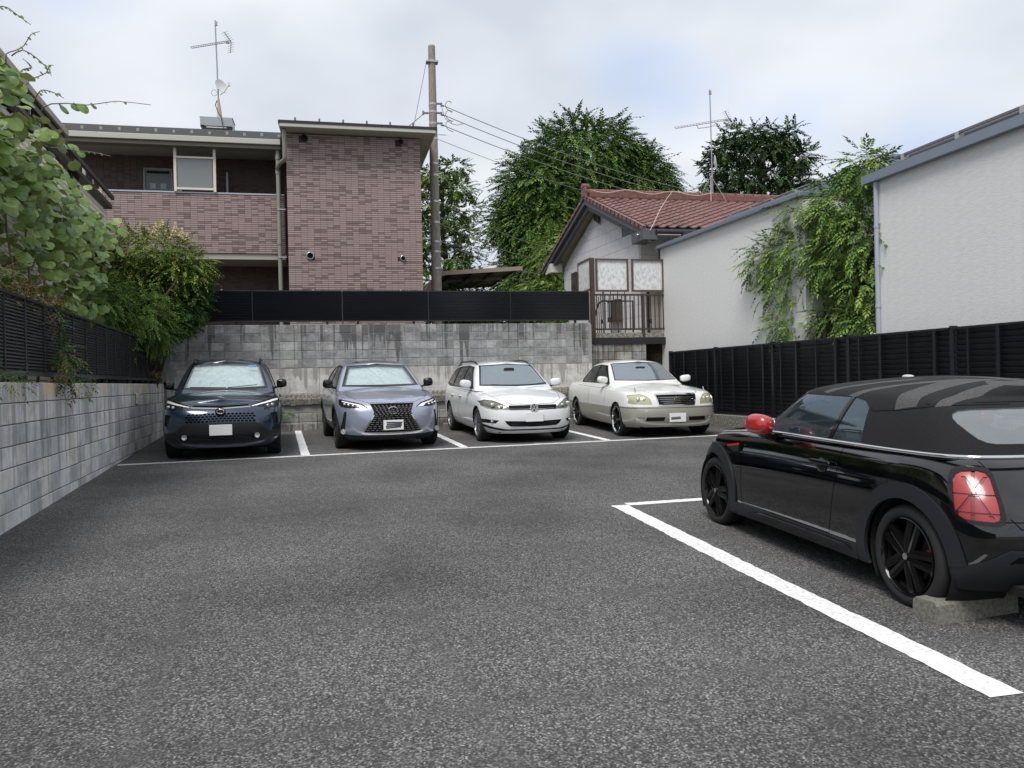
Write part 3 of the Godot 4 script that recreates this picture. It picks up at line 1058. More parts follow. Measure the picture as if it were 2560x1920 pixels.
func tv_mast(foot: Vector3, h: float, first: bool) -> void:
	var steel := M("antenna_steel", lin(0.34, 0.32, 0.36), 0.4, 0.5)
	var t := thing("television_antenna", "tall antenna mast with a dish and a yagi pointing left on the apartment's roof vent" if first else "slim antenna mast on a tripod on the red tiled ridge", "antenna", Vector3.ZERO, "television antennas")
	t.transform = back
	var mb := MB.new()
	mb.cyl(foot + Vector3(0.05, 0, 0), foot + Vector3(0.0 if first else 0.02, h, 0), 0.022, 0.018, 8)
	mb.box(foot + Vector3(0.03, h - 0.1, 0.0), Vector3(0.07, 0.12, 0.05))
	put("mast", mb, steel, t)
	if first:
		mb = MB.new()
		mb.cyl(foot + Vector3(0.07, -0.02, 0), foot + Vector3(0.04, 0.62, 0), 0.085, 0.03, 10)
		put("mast_base", mb, M("mast_cream", lin(0.48, 0.42, 0.35), 0.6), t)
		yagi(t, foot + Vector3(-0.62, 1.93, 0.35), foot + Vector3(0.42, 2.42, -0.2), 17, 0.13, steel, 0.30, Vector3(0.55, -0.14, 0.82).normalized())
		mb = MB.new()
		var xf := Transform3D(Basis(Quaternion(Vector3.UP, Vector3(0.75, 0.42, 0.62).normalized())).scaled_local(Vector3(0.9, 1, 1.1)), foot + Vector3(0.13, 0.98, 0.03))
		mb.lathe([Vector2(0.0, -0.03), Vector2(0.10, -0.022), Vector2(0.19, 0.0), Vector2(0.24, 0.02), Vector2(0.245, 0.012), Vector2(0.19, -0.012), Vector2(0.0, -0.045)], xf, 28)
		put("dish", mb, M("dish_white", g3(0.62), 0.5), t)
		mb = MB.new()
		mb.tube(PackedVector3Array([foot + Vector3(0.10, 0.72, 0.05), foot + Vector3(0.22, 0.74, 0.2), foot + Vector3(0.37, 0.92, 0.28)]), 0.011)
		mb.box(foot + Vector3(0.38, 0.96, 0.29), Vector3(0.06, 0.10, 0.06))
		put("feed_arm", mb, M("dish_white"), t)
		mb = MB.new()
		mb.tube(PackedVector3Array([foot + Vector3(0.0, 0.55, 0.03), foot + Vector3(-0.04, 0.4, 0.06), foot + Vector3(0.05, 0.15, 0.12), foot + Vector3(0.13, 0.02, 0.24), foot + Vector3(0.18, -0.25, 0.3), foot + Vector3(0.23, -0.42, 0.28)]), 0.013)
		put("cable", mb, M("cable_black", g3(0.02), 0.6), t)
		mb = MB.new()
		var loop := PackedVector3Array()
		for i in 13:
			loop.append(foot + Vector3(-0.07 + 0.08 * cos(TAU * i / 13.0), 0.78 + 0.09 * sin(TAU * i / 13.0), 0.02))
		mb.tube(loop, 0.007)
		put("cable_loop", mb, M("cable_grey", g3(0.3), 0.6), t)
	else:
		for k in 4:
			mb = MB.new()
			var an := TAU * k / 4.0 + 0.5
			mb.cyl(foot + Vector3(0, 0.62, 0), foot + Vector3(0.45 * cos(an), -0.12 - 0.2 * absf(sin(an)), 0.45 * sin(an)), 0.012, 0.012, 6)
			put("tripod_leg", mb, steel, t)
		yagi(t, foot + Vector3(-1.18, 2.06, 0.0), foot + Vector3(0.87, 2.55, -0.35), 18, 0.10, steel, 0.30, Vector3(0.28, -0.1, 0.95).normalized())
		mb = MB.new()
		mb.tube(PackedVector3Array([foot + Vector3(-0.45, 2.2, 0), foot + Vector3(-0.40, 2.1, 0), foot + Vector3(0.0, 2.17, 0), foot + Vector3(0.15, 2.22, 0), foot + Vector3(0.18, 2.34, 0)]), 0.012)
		put("stay", mb, steel, t)
		mb = MB.new()
		var xf := Transform3D(Basis(Quaternion(Vector3.UP, Vector3(0.90, 0.15, 0.42).normalized())), foot + Vector3(0.15, 1.02, 0.0))
		mb.lathe([Vector2(0.0, -0.03), Vector2(0.12, -0.018), Vector2(0.25, 0.03), Vector2(0.255, 0.02), Vector2(0.0, -0.045)], xf, 24)
		put("dish", mb, M("dish_white"), t)


# outlines given in the house's frame; the gable runs a little off square
func hx(x: float, y: float, z: float) -> Vector3:
	return Vector3(x + 0.085 * (z + 2.0), y, z)


func make_tiled_house() -> void:
	var h := thing("tiled_roof_house", "white sided house with a red tiled gable roof and dark grey bargeboards", "house")
	h.transform = back
	M("deck_brown", lin(0.055, 0.035, 0.03), 0.45)
	var siding := bump(tri_map(M("siding_white", Color.WHITE, 0.6), noise_tex("siding", FastNoiseLite.TYPE_SIMPLEX, 0.01, 512, [[0.0, lin(0.60, 0.60, 0.64)], [1.0, lin(0.72, 0.72, 0.75)]], 5), Vector3(0.6, 0.25, 0.6)), noise_tex("grain", 0, 0.1, 256), 0.1)
	var grey := M("barge_grey", lin(0.085, 0.088, 0.098), 0.5)
	var soff := M("soffit_white", lin(0.62, 0.60, 0.56), 0.7)
	var mb := MB.new()
	var A := [[-1.6, 1.0], [-1.6, 3.80], [-4.4, 5.16], [-7.3, 3.80], [-7.3, 1.0]]
	for k in 4:
		var p: Array = A[k]
		var q: Array = A[k + 1]
		mb.face(hx(9.52, p[1], p[0]), hx(9.52, q[1], q[0]), hx(17.5, q[1], q[0]), hx(17.5, p[1], p[0]), Vector3(0, p[1] + q[1] - 6.0, p[0] + q[0] + 9.0))
	put("wall", mb, M("wall_backing", g3(0.22), 0.9), h)
	mb = MB.new()
	mb.face(hx(9.53, 1.0, -1.6), hx(9.53, 3.8, -1.6), hx(9.53, 3.8, -7.3), hx(9.53, 1.0, -7.3), Vector3.LEFT)
	mb.tri(hx(9.53, 3.8, -1.6), hx(9.53, 5.16, -4.4), hx(9.53, 3.8, -7.3), Vector3.LEFT, Vector3.LEFT, Vector3.LEFT)
	put("gable_backing", mb, M("wall_backing"), h)
	# siding boards on the gable, each clipped to its slope
	var y := 1.0
	while y < 5.1:
		var yt := y + 0.335
		var zs := []
		for yy in [y, yt]:
			var t := clampf((yy - 3.8) / 1.36, 0.0, 1.0)
			zs.append([lerpf(-1.6, -4.4, t), lerpf(-7.3, -4.4, t)])
		var cuts := [-2.72, -6.1]
		var zr: float = zs[0][0]
		var zl: float = zs[0][1]
		var edges := [zr]
		for cz in cuts:
			if cz < zr - 0.05 and cz > zl + 0.05:
				edges.append(cz)
		edges.append(zl)
		for e in edges.size() - 1:
			var a0: float = edges[e] - (0.003 if e > 0 else 0.0)
			var b0: float = edges[e + 1] + (0.003 if e < edges.size() - 2 else 0.0)
			var a1: float = minf(a0, zs[1][0])
			var b1: float = maxf(b0, zs[1][1])
			if a1 - b1 < 0.02:
				continue
			mb = MB.new()
			var q := [hx(9.5, y + 0.004, a0), hx(9.5, yt - 0.004, a1), hx(9.5, yt - 0.004, b1), hx(9.5, y + 0.004, b0)]
			mb.face(q[0], q[1], q[2], q[3], Vector3.LEFT)
			for k in 4:
				var u: Vector3 = q[k]
				var w: Vector3 = q[(k + 1) % 4]
				mb.face(u, w, w + Vector3(0.02, 0, 0), u + Vector3(0.02, 0, 0), (u + w) * 0.5 - (q[0] + q[2]) * 0.5)
			put("board", mb, siding, h)
		y += 0.335
	y = 1.0
	while y < 3.75:
		for k in 3:
			mb = MB.new()
			mb.box(Vector3(9.54 + 0.9 + 1.8 * k, y + 0.1675, -1.59), Vector3(1.795, 0.327, 0.02))
			put("board", mb, M("siding_warm", lin(0.60, 0.58, 0.53), 0.6), h)
		y += 0.335
	# roof: two slopes
	var ez := -0.5
	var eL := -8.25
	var rz := -4.38
	var ye := 3.86
	var yr := 5.52
	for s in 2:
		mb = MB.new()
		var e0 := ez if s == 0 else eL
		mb.face(hx(9.1, ye - 0.02, e0), hx(17.6, ye - 0.02, e0), hx(17.6, yr - 0.02, rz), hx(9.1, yr - 0.02, rz), Vector3(0, 1, 0))
		mb.face(hx(9.1, ye - 0.16, e0), hx(17.6, ye - 0.16, e0), hx(17.6, yr - 0.16, rz), hx(9.1, yr - 0.16, rz), Vector3(0, -1, 0))
		put("roof_deck", mb, soff, h)
	# bargeboards along both rakes, boxed ends
	for s in 2:
		var e0 := ez if s == 0 else eL
		mb = MB.new()
		for k in 2:
			var x0 := 9.07 + 0.10 * k
			var hgt: float = [0.17, 0.33][k]
			var p0 := hx(x0, ye - 0.03, e0)
			var p1 := hx(x0, yr - 0.03, rz)
			var q0 := p0 - Vector3(0, hgt, 0)
			var q1 := p1 - Vector3(0, hgt, 0)
			mb.face(p0, p1, q1, q0, Vector3.LEFT)
			mb.face(q0, q1, q1 + Vector3(0.12, 0, 0), q0 + Vector3(0.12, 0, 0), Vector3.DOWN)
			mb.face(p0, q0, q0 + Vector3(0.12, 0, 0), p0 + Vector3(0.12, 0, 0), Vector3(0, 0, e0 - rz))
		put("bargeboard", mb, grey, h)
	mb = MB.new()
	mb.box(hx(9.26, 3.70, -0.86), Vector3(0.40, 0.27, 0.82))
	put("eave_end", mb, grey, h)
	mb = MB.new()
	mb.box(hx(9.30, 3.80, -7.75), Vector3(0.42, 0.30, 0.72))
	put("eave_end", mb, soff, h)
	mb = MB.new()
	mb.box(Vector3(13.5, 3.78, -1.05), Vector3(8.2, 0.02, 1.05))
	put("eave_soffit", mb, soff, h)
	# gable vent, camera, gutter, downpipes
	mb = MB.new()
	mb.prism(PackedVector2Array([Vector2(-0.32, 0), Vector2(-0.32, -0.24), Vector2(0.36, 0.02), Vector2(0.1, 0.13)]), 0.0, 0.03, Transform3D(Basis(Vector3(-0.085, 0, 1).normalized() * -1.0, Vector3.UP, Vector3(-1, 0, 0)), hx(9.485, 4.93, -4.45)))
	put("gable_vent", mb, M("vent_wood", lin(0.05, 0.03, 0.026), 0.7), h)
	mb = MB.new()
	mb.cyl(Vector3(9.5, 3.76, -0.40), Vector3(17.0, 3.80, -0.40), 0.06, 0.06, 10)
	put("gutter", mb, M("gutter_black", lin(0.02, 0.025, 0.028), 0.35), h)
	mb = MB.new()
	mb.box(Vector3(10.33, 3.70, -0.42), Vector3(0.20, 0.17, 0.16), Basis.IDENTITY, 0.02)
	mb.tube(PackedVector3Array([Vector3(10.33, 3.6, -0.45), Vector3(10.30, 3.5, -0.6), Vector3(9.75, 2.9, -1.5), Vector3(9.70, 2.8, -1.53), Vector3(9.70, 1.0, -1.53)]), 0.035, -1, 8)
	put("downpipe", mb, M("gutter_black"), h)
	mb = MB.new()
	mb.cyl(Vector3(9.45, 3.6, -1.5), Vector3(9.45, 2.3, -1.5), 0.025, 0.025, 8)
	put("cable_pipe", mb, M("lamp_white"), h)
	mb = MB.new()
	mb.blob(hx(9.02, 3.72, -0.72), Vector3(0.10, 0.08, 0.10), 0.9, Basis.IDENTITY, 8)
	put("security_lamp", mb, M("vent_steel"), h)
	for q in [[10.25, 3.28, 0.38, 0.46], [10.25, 2.55, 0.56, 0.22]]:
		mb = MB.new()
		mb.box(Vector3(q[0], q[1], -1.575), Vector3(q[2], q[3], 0.03))
		var wn := put("window", mb, M("window_dark", lin(0.03, 0.02, 0.018), 0.25), h)
		if q[3] < 0.3:
			for k in 4:
				mb = MB.new()
				mb.box(Vector3(q[0] - 0.21 + 0.14 * k, q[1], -1.55), Vector3(0.02, q[3], 0.02))
				put("window_bar", mb, M("deck_brown"), wn)
	# window on the gable and the meter box behind the railing
	mb = MB.new()
	mb.box(hx(9.48, 2.85, -6.35), Vector3(0.06, 1.3, 0.5))
	put("window", mb, M("window_dark"), h)
	mb = MB.new()
	mb.box(hx(9.40, 1.95, -3.1), Vector3(0.18, 0.62, 0.75), Basis.IDENTITY, 0.01)
	var mbx := put("bay_window", mb, M("bay_wood", lin(0.06, 0.05, 0.045), 0.5), h)
	mb = MB.new()
	mb.box(hx(9.30, 1.98, -3.25), Vector3(0.02, 0.42, 0.26))
	put("pane", mb, M("door_pane"), mbx)
	# tiles: courses of rounded pantiles on the near slope
	var tm := []
	for k in 4:
		tm.append(tri_map(M("roof_tile_%d" % k, lin([1.0, 0.86, 1.0, 0.72][k], [1.0, 0.86, 0.92, 0.74][k], [1.0, 0.88, 0.9, 0.78][k]), 0.38), noise_tex("clay", FastNoiseLite.TYPE_SIMPLEX, 0.02, 256, [[0.0, lin(0.10, 0.045, 0.038)], [0.6, lin(0.175, 0.080, 0.068)], [1.0, lin(0.24, 0.125, 0.11)]], 4), Vector3.ONE * 2.0))
	var su := Vector3(1, 0, 0)
	var sd := (hx(0, yr, rz) - hx(0, ye, ez))
	var slope_len := sd.length()
	sd = sd.normalized()
	var sn := su.cross(sd).normalized()
	if sn.y < 0.0:
		sn = -sn
	var tw := 0.295
	var tl := 0.265
	var t := MB.new()
	# one pantile: a wave across, thick front lip, tilted so that courses overlap
	var wave := [[0.0, 0.055], [0.04, 0.028], [0.09, 0.012], [0.15, 0.008], [0.205, 0.022], [0.25, 0.05], [0.275, 0.062], [0.30, 0.055]]
	for i in wave.size() - 1:
		var p: Array = wave[i]
		var q: Array = wave[i + 1]
		var a: Vector3 = su * p[0] + sn * (p[1] + 0.03)
		var b: Vector3 = su * q[0] + sn * (q[1] + 0.03)
		var c: Vector3 = su * q[0] + sn * (q[1] + 0.0) + sd * 0.31
		var d: Vector3 = su * p[0] + sn * (p[1] + 0.0) + sd * 0.31
		t.face(a, b, c, d, sn)
		t.face(a, b, b - sn * 0.03, a - sn * 0.03, -sd)
	var tile := t.mesh()
	var nrow := int(slope_len / tl)
	var ncol := 27
	var rest := []
	for k in 4:
		rest.append([])
	var r := RandomNumberGenerator.new()
	r.seed = 5
	for j in nrow:
		for i in ncol:
			var o := hx(9.14, ye + 0.0, ez + 0.02) + sd * (tl * j) + su * (tw * i)
			var k := r.randi() % 4
			if r.randf() < 0.4:
				k = 0
			if i < 14 and j < 21:
				put("roof_tile", tile, tm[k], h, Transform3D(Basis.IDENTITY, o))
			else:
				rest[k].append(o)
	for k in 4:
		if rest[k].is_empty():
			continue
		var all := MB.new()
		for o in rest[k]:
			for q in t.v.size():
				all.v.append(t.v[q] + o)
				all.n.append(t.n[q])
		stuff(put("roof_tiles", all, tm[k], h))
	# rake edge tiles, ridge
	for j in nrow + 1:
		mb = MB.new()
		var o := hx(9.08, ye - 0.02, ez + 0.02) + sd * (tl * j)
		mb.box(o + sn * 0.03 + sd * 0.13, Vector3(0.10, 0.11, 0.28), Basis(su, sn, su.cross(sn)))
		put("verge_tile", mb, tm[j % 4], h)
	for j in 14:
		mb = MB.new()
		var o := hx(9.08, ye - 0.02, eL).lerp(hx(9.08, yr, rz), (j + 0.5) / 14.0)
		mb.bar(o - Vector3(0, 0.06, 0.14), o + Vector3(0, 0.06, 0.14), 0.10, 0.09)
		put("verge_tile", mb, tm[(j * 3) % 4], h)
	mb = MB.new()
	mb.box(Vector3(9.02 + 4.2, yr + 0.10, rz), Vector3(8.4, 0.17, 0.20), Basis.IDENTITY, 0.02)
	put("ridge", mb, tm[2], h)
	for i in 27:
		mb = MB.new()
		mb.cyl(Vector3(8.95 + 0.31 * i, yr + 0.18, rz), Vector3(8.95 + 0.31 * i + 0.29, yr + 0.19, rz), 0.095, 0.085, 12)
		put("ridge_tile", mb, tm[(i * 5) % 3], h)
	mb = MB.new()
	mb.box(Vector3(8.88, yr + 0.14, rz), Vector3(0.14, 0.34, 0.28), Basis.IDENTITY, 0.05)
	mb.cyl(Vector3(8.80, yr + 0.34, rz), Vector3(9.02, yr + 0.34, rz), 0.09, 0.09, 14)
	put("ridge_end_tile", mb, tm[1], h)
	# loose cable lying on the ridge and down the roof
	var cm := M("cable_pink", lin(0.55, 0.42, 0.36), 0.6)
	mb = MB.new()
	var pts := PackedVector3Array()
	for i in 28:
		var x := 9.1 + 4.0 * i / 27.0
		pts.append(Vector3(x, yr + 0.26 - 0.14 * (0.5 + 0.5 * sin(i * 0.62)), rz + 0.16 + 0.06 * sin(i * 0.62)))
	mb.tube(pts, 0.012)
	tag(put("antenna_cable", mb, cm, null, back), "pale pink antenna cable looped along the red ridge", "cable")
	mb = MB.new()
	var a := Vector3(11.7, yr + 0.24, rz + 0.15)
	var b := hx(9.35, ye + 0.12, ez)
	mb.tube(PackedVector3Array([a, a.lerp(b, 0.33) + Vector3(0, 0.06, 0), a.lerp(b, 0.66) + Vector3(0, 0.08, 0), b, b + Vector3(-0.15, -0.2, 0.1)]), 0.010)
	tag(put("antenna_cable", mb, cm, null, back), "pale cable slung straight down the red tiles to the eave", "cable")
	tv_mast(Vector3(13.1, yr + 0.2, rz), 3.35, false)

	# deck with railing in front of the gable
	var d := thing("deck", "dark steel deck with brown railing and weathered white screens in front of the white house", "deck")
	d.transform = back
	var brown := M("deck_brown", lin(0.055, 0.035, 0.03), 0.45)
	mb = MB.new()
	mb.box(Vector3(8.7, 1.085, -1.0), Vector3(1.98, 0.12, 1.2))
	put("floor_slab", mb, tri_map(M("deck_slab", Color.WHITE, 0.9), noise_tex("rough_concrete", 0, 0.1, 64), Vector3.ONE * 0.8), d)
	mb = MB.new()
	mb.box(Vector3(8.72, 0.935, -0.37), Vector3(2.0, 0.17, 0.10))
	put("beam", mb, M("beam_black", lin(0.016, 0.015, 0.017), 0.5), d)
	mb = MB.new()
	mb.box(Vector3(7.73, 1.97, -0.40), Vector3(0.11, 2.16, 0.11), Basis.IDENTITY, 0.008)
	put("post", mb, brown, d)
	mb = MB.new()
	mb.box(Vector3(9.1, 1.60, -0.42), Vector3(0.07, 1.1, 0.07))
	put("post", mb, brown, d)
	mb = MB.new()
	mb.cyl(Vector3(7.60, 1.35, -0.3), Vector3(7.60, 0.5, -0.3), 0.018, 0.018, 6)
	put("pipe", mb, M("galvanised"), d)
	for y0 in [2.12, 1.24]:
		mb = MB.new()
		mb.box(Vector3(8.72, y0, -0.40), Vector3(1.96, 0.045, 0.05))
		put("rail", mb, brown, d)
	for i in 17:
		mb = MB.new()
		mb.box(Vector3(7.84 + 0.113 * i, 1.68, -0.40), Vector3(0.022, 0.85, 0.022))
		put("baluster", mb, brown, d)
	# stair rail behind
	mb = MB.new()
	mb.tube(PackedVector3Array([Vector3(7.78, 1.3, -0.62), Vector3(8.05, 1.93, -0.9), Vector3(8.2, 2.02, -1.0), Vector3(9.05, 2.02, -1.0), Vector3(9.05, 1.2, -1.0)]), 0.025, -1, 6)
	put("rail", mb, brown, d)
	for i in 10:
		mb = MB.new()
		var x := 7.86 + 0.06 * i if i < 6 else 8.2 + 0.2 * (i - 6)
		mb.box(Vector3(x, 1.5 + 0.04 * mini(i, 6), -0.75 - 0.02 * i), Vector3(0.018, 0.75 + 0.08 * mini(i, 6), 0.018))
		put("baluster", mb, brown, d)
	var scm := tri_map(M("screen_weathered", Color.WHITE, 0.5), noise_tex("screen_dirt", FastNoiseLite.TYPE_SIMPLEX, 0.02, 512, [[0.0, lin(0.38, 0.39, 0.40)], [0.4, lin(0.60, 0.62, 0.62)], [1.0, lin(0.78, 0.79, 0.78)]], 6), Vector3(0.9, 0.5, 0.9))
	for k in 2:
		var x0: float = [7.85, 8.82][k]
		var x1: float = [8.69, 9.66][k]
		mb = MB.new()
		mb.box(Vector3((x0 + x1) * 0.5, 2.62, -0.42), Vector3(x1 - x0 - 0.04, 0.74, 0.012))
		var pn := put("screen_panel", mb, scm, d)
		mb = MB.new()
		for x in [x0, x1]:
			mb.box(Vector3(x, 2.62, -0.40), Vector3(0.045, 0.84, 0.045))
		for y0 in [3.02, 2.22]:
			mb.box(Vector3((x0 + x1) * 0.5, y0, -0.40), Vector3(x1 - x0 + 0.05, 0.045, 0.05))
		put("panel_frame", mb, M("frame_brown", lin(0.10, 0.06, 0.052), 0.45), pn)
	mb = MB.new()
	mb.box(Vector3(7.73, 2.68, -1.02), Vector3(0.012, 0.72, 0.95))
	var pn2 := put("screen_panel", mb, scm, d)
	mb = MB.new()
	mb.box(Vector3(7.73, 2.66, -1.52), Vector3(0.045, 0.84, 0.05))
	mb.box(Vector3(7.73, 3.06, -1.0), Vector3(0.05, 0.045, 1.0))
	mb.box(Vector3(7.73, 2.27, -1.0), Vector3(0.05, 0.045, 1.0))
	put("panel_frame", mb, M("frame_brown"), pn2)


func make_right_house() -> void:
	var a := thing("rendered_house", "pale grey rendered house with blue grey metal roof edges behind the right fence", "house", Vector3(9.5, 0, -10))
	a.rotation.y = -0.02
	var render := tri_map(M("render", Color.WHITE, 0.9), noise_tex("render_tone", FastNoiseLite.TYPE_SIMPLEX, 0.012, 512, [[0.0, lin(0.62, 0.625, 0.615)], [1.0, lin(0.71, 0.71, 0.70)]], 5), Vector3(0.5, 0.5, 0.5))
	var rough := noise_tex("render_relief", FastNoiseLite.TYPE_SIMPLEX, 0.02, 512, [], 5)
	render.heightmap_enabled = true
	render.heightmap_texture = noise_tex("render_comb", FastNoiseLite.TYPE_SIMPLEX, 0.05, 512, [], 4)
	render.heightmap_scale = 0.35
	render.uv1_scale = Vector3(0.8, 3.6, 0.8)
	var flash := M("flashing", lin(0.20, 0.235, 0.285), 0.4, 0.3)
	var mb := MB.new()
	mb.box(Vector3(3.1, 0.95, -5.85), Vector3(6.2, 4.76, 6.10))
	put("wall", mb, render, a)
	mb = MB.new()
	mb.box(Vector3(3.05, 3.365, -5.85), Vector3(6.34, 0.09, 6.16), Basis.IDENTITY, 0.008)
	put("roof_edge", mb, flash, a)
	mb = MB.new()
	mb.box(Vector3(3.9, 1.2, -2.0), Vector3(5.6, 4.9, 12.0))
	put("wall", mb, render, a)
	# recess wall between the wings and the higher roof
	mb = MB.new()
	mb.box(Vector3(3.4, 3.62, -4.2), Vector3(5.3, 0.14, 5.6), Basis.IDENTITY, 0.01)
	mb.box(Vector3(0.95, 3.74, -4.2), Vector3(0.35, 0.05, 5.65))
	put("roof_edge", mb, flash, a)
	mb = MB.new()
	for k in 2:
		mb.cyl(Vector3(0.86, 3.83, -7.0), Vector3(0.86, 3.83, -1.4), 0.02, 0.02, 6)
	for k in 7:
		mb.box(Vector3(0.86, 3.79, -6.8 + 0.85 * k), Vector3(0.05, 0.08, 0.05))
	put("snow_rail", mb, M("galvanised"), a)
	# near wing
	mb = MB.new()
	mb.prism(PackedVector2Array([Vector2(0.9, -1.4), Vector2(-9.0, -1.4), Vector2(-9.0, 3.3), Vector2(0.9, 3.12)]), 0.0, 5.5, Transform3D(Basis(Vector3(0, 0, -1), Vector3.UP, Vector3(1, 0, 0)), Vector3(-0.03, 0, 0)))
	put("wall", mb, render, a)
	mb = MB.new()
	mb.prism(PackedVector2Array([Vector2(1.06, 3.10), Vector2(-9.0, 3.28), Vector2(-9.0, 3.42), Vector2(1.06, 3.24)]), -0.12, 5.5, Transform3D(Basis(Vector3(0, 0, -1), Vector3.UP, Vector3(1, 0, 0)), Vector3(-0.03, 0, 0)))
	put("roof_edge", mb, flash, a)
	mb = MB.new()
	mb.prism(PackedVector2Array([Vector2(0.95, 3.25), Vector2(-9.0, 3.43), Vector2(-9.0, 3.50), Vector2(0.95, 3.30)]), 0.02, 5.5, Transform3D(Basis(Vector3(0, 0, -1), Vector3.UP, Vector3(1, 0, 0)), Vector3(-0.03, 0, 0)))
	put("roof_edge", mb, M("roof_grey", lin(0.10, 0.115, 0.14), 0.4, 0.3), a)
	mb = MB.new()
	mb.bar(Vector3(0.30, 3.50, -0.8), Vector3(0.30, 3.68, 9.0), 0.05, 0.035)
	mb.bar(Vector3(0.44, 3.50, -0.8), Vector3(0.44, 3.68, 9.0), 0.05, 0.03)
	put("snow_rail", mb, M("rail_grey", lin(0.16, 0.155, 0.17), 0.4, 0.5), a)
	for k in 8:
		mb = MB.new()
		mb.box(Vector3(0.32, 3.41 + 0.02 * k, -0.6 + 1.1 * k), Vector3(0.10, 0.22, 0.07))
		put("rail_bracket", mb, M("galvanised"), a)
	for k in 6:
		mb = MB.new()
		mb.box(Vector3(1.4, 3.30 + 0.035 * k, 0.2 + 1.62 * k), Vector3(1.6, 0.03, 1.58), Basis(Vector3.RIGHT, -0.02) * Basis(Vector3.BACK, 0.12))
		put("solar_panel", mb, M("solar", lin(0.75, 0.76, 0.78), 0.15), a)
	mb = MB.new()
	mb.tube(PackedVector3Array([Vector3(0.40, 3.38, 2.5), Vector3(0.35, 3.50, 2.2), Vector3(0.35, 3.52, 1.9), Vector3(0.30, 3.40, 1.7)]), 0.05, -1, 10)
	put("roof_pipe", mb, M("pipe_cream", lin(0.5, 0.47, 0.42), 0.5), a)
	mb = MB.new()
	mb.cyl(Vector3(-0.06, 3.10, -0.82), Vector3(-0.06, -1.0, -0.82), 0.04, 0.04, 12)
	for y in [2.4, 1.1, -0.2]:
		mb.cyl(Vector3(-0.06, y, -0.82), Vector3(-0.06, y - 0.05, -0.82), 0.048, 0.048, 12)
	put("downpipe", mb, M("pipe_blue", lin(0.36, 0.40, 0.46), 0.4), a)
	mb = MB.new()
	mb.box(Vector3(4.3, 4.0, -5.0), Vector3(0.35, 0.9, 0.5))
	put("chimney", mb, M("pipe_cream"), a)


func make_left_house() -> void:
	var a := thing("cream_house", "cream sided house with dark brown eaves and balcony rail behind the kiwi vine", "house")
	var mb := MB.new()
	var core := M("siding_joint", lin(0.25, 0.235, 0.205), 0.9)
	mb.box(Vector3(-8.66, 1.95, -14.2), Vector3(10.0, 4.18, 11.4))
	put("wall", mb, core, a)
	var cream := tri_map(M("cream_siding", Color.WHITE, 0.7), noise_tex("cream", FastNoiseLite.TYPE_SIMPLEX, 0.03, 256, [[0.0, lin(0.68, 0.64, 0.56)], [1.0, lin(0.80, 0.76, 0.67)]]), Vector3.ONE)
	var bd := MB.new()
	bd.box(Vector3.ZERO, Vector3(0.03, 0.088, 3.78), Basis.IDENTITY, 0.012)
	var bm := bd.mesh()
	for j in 42:
		for k in 3:
			put("board", bm, cream, a, Transform3D(Basis.IDENTITY, Vector3(-3.645, 0.1 + 0.095 * j, -10.4 - 3.8 * k)))
	var br := M("eave_dark", lin(0.035, 0.028, 0.024), 0.5)
	mb = MB.new()
	mb.box(Vector3(-3.58, 4.12, -14.1), Vector3(0.18, 0.10, 11.7), Basis.IDENTITY, 0.01)
	put("eave", mb, br, a)
	mb = MB.new()
	mb.box(Vector3(-3.46, 4.30, -14.1), Vector3(0.06, 0.08, 11.5))
	put("balcony_rail", mb, br, a)
	for k in 8:
		mb = MB.new()
		mb.box(Vector3(-3.48, 4.22, -9.2 - 1.45 * k), Vector3(0.03, 0.14, 0.03))
		put("rail_post", mb, M("galvanised"), a)
	for k in 4:
		mb = MB.new()
		mb.box(Vector3(-3.62, 4.36, -14.6 - 1.6 * k), Vector3(0.05, 0.30, 0.07))
		mb.box(Vector3(-3.62, 4.50, -14.0 - 1.6 * k), Vector3(0.04, 0.05, 1.1))
		put("laundry_bracket", mb, M("mast_cream"), a)
	# upper roof
	mb = MB.new()
	mb.prism(PackedVector2Array([Vector2(-3.55, 4.66), Vector2(-8.5, 6.6), Vector2(-8.5, 6.45), Vector2(-3.55, 4.52)]), -16.0, -7.0)
	put("roof", mb, M("roof_brown", lin(0.05, 0.045, 0.042), 0.6), a)
	mb = MB.new()
	mb.box(Vector3(-3.52, 4.60, -11.5), Vector3(0.06, 0.12, 9.05), Basis.IDENTITY, 0.01)
	put("roof_edge", mb, M("eave_tan", lin(0.34, 0.29, 0.25), 0.5), a)
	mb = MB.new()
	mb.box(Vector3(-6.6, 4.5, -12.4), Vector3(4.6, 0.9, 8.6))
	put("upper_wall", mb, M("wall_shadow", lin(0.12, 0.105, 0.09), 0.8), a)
	# lower roof ledge, window, corner post, downpipe
	mb = MB.new()
	mb.box(Vector3(-3.35, 2.80, -14.2), Vector3(0.5, 0.09, 10.0), Basis(Vector3.BACK, -0.1))
	put("lower_eave", mb, br, a)
	mb = MB.new()
	mb.box(Vector3(-3.62, 3.55, -16.9), Vector3(0.06, 1.05, 0.62))
	var w := put("window", mb, M("window_frame_black", g3(0.015), 0.4), a)
	mb = MB.new()
	mb.box(Vector3(-3.583, 3.55, -16.9), Vector3(0.02, 0.93, 0.5))
	put("pane", mb, M("window_blue", lin(0.05, 0.07, 0.09), 0.05), w)
	mb = MB.new()
	mb.box(Vector3(-3.50, 1.4, -18.6), Vector3(0.16, 2.7, 0.16))
	put("corner_post", mb, M("post_grey", lin(0.10, 0.095, 0.09), 0.5), a)
	mb = MB.new()
	mb.tube(PackedVector3Array([Vector3(-3.35, 2.75, -18.9), Vector3(-3.33, 2.6, -18.95), Vector3(-3.33, 0.1, -18.95)]), 0.05, -1, 10)
	put("downpipe", mb, M("pipe_dark", lin(0.15, 0.15, 0.15), 0.4), a)


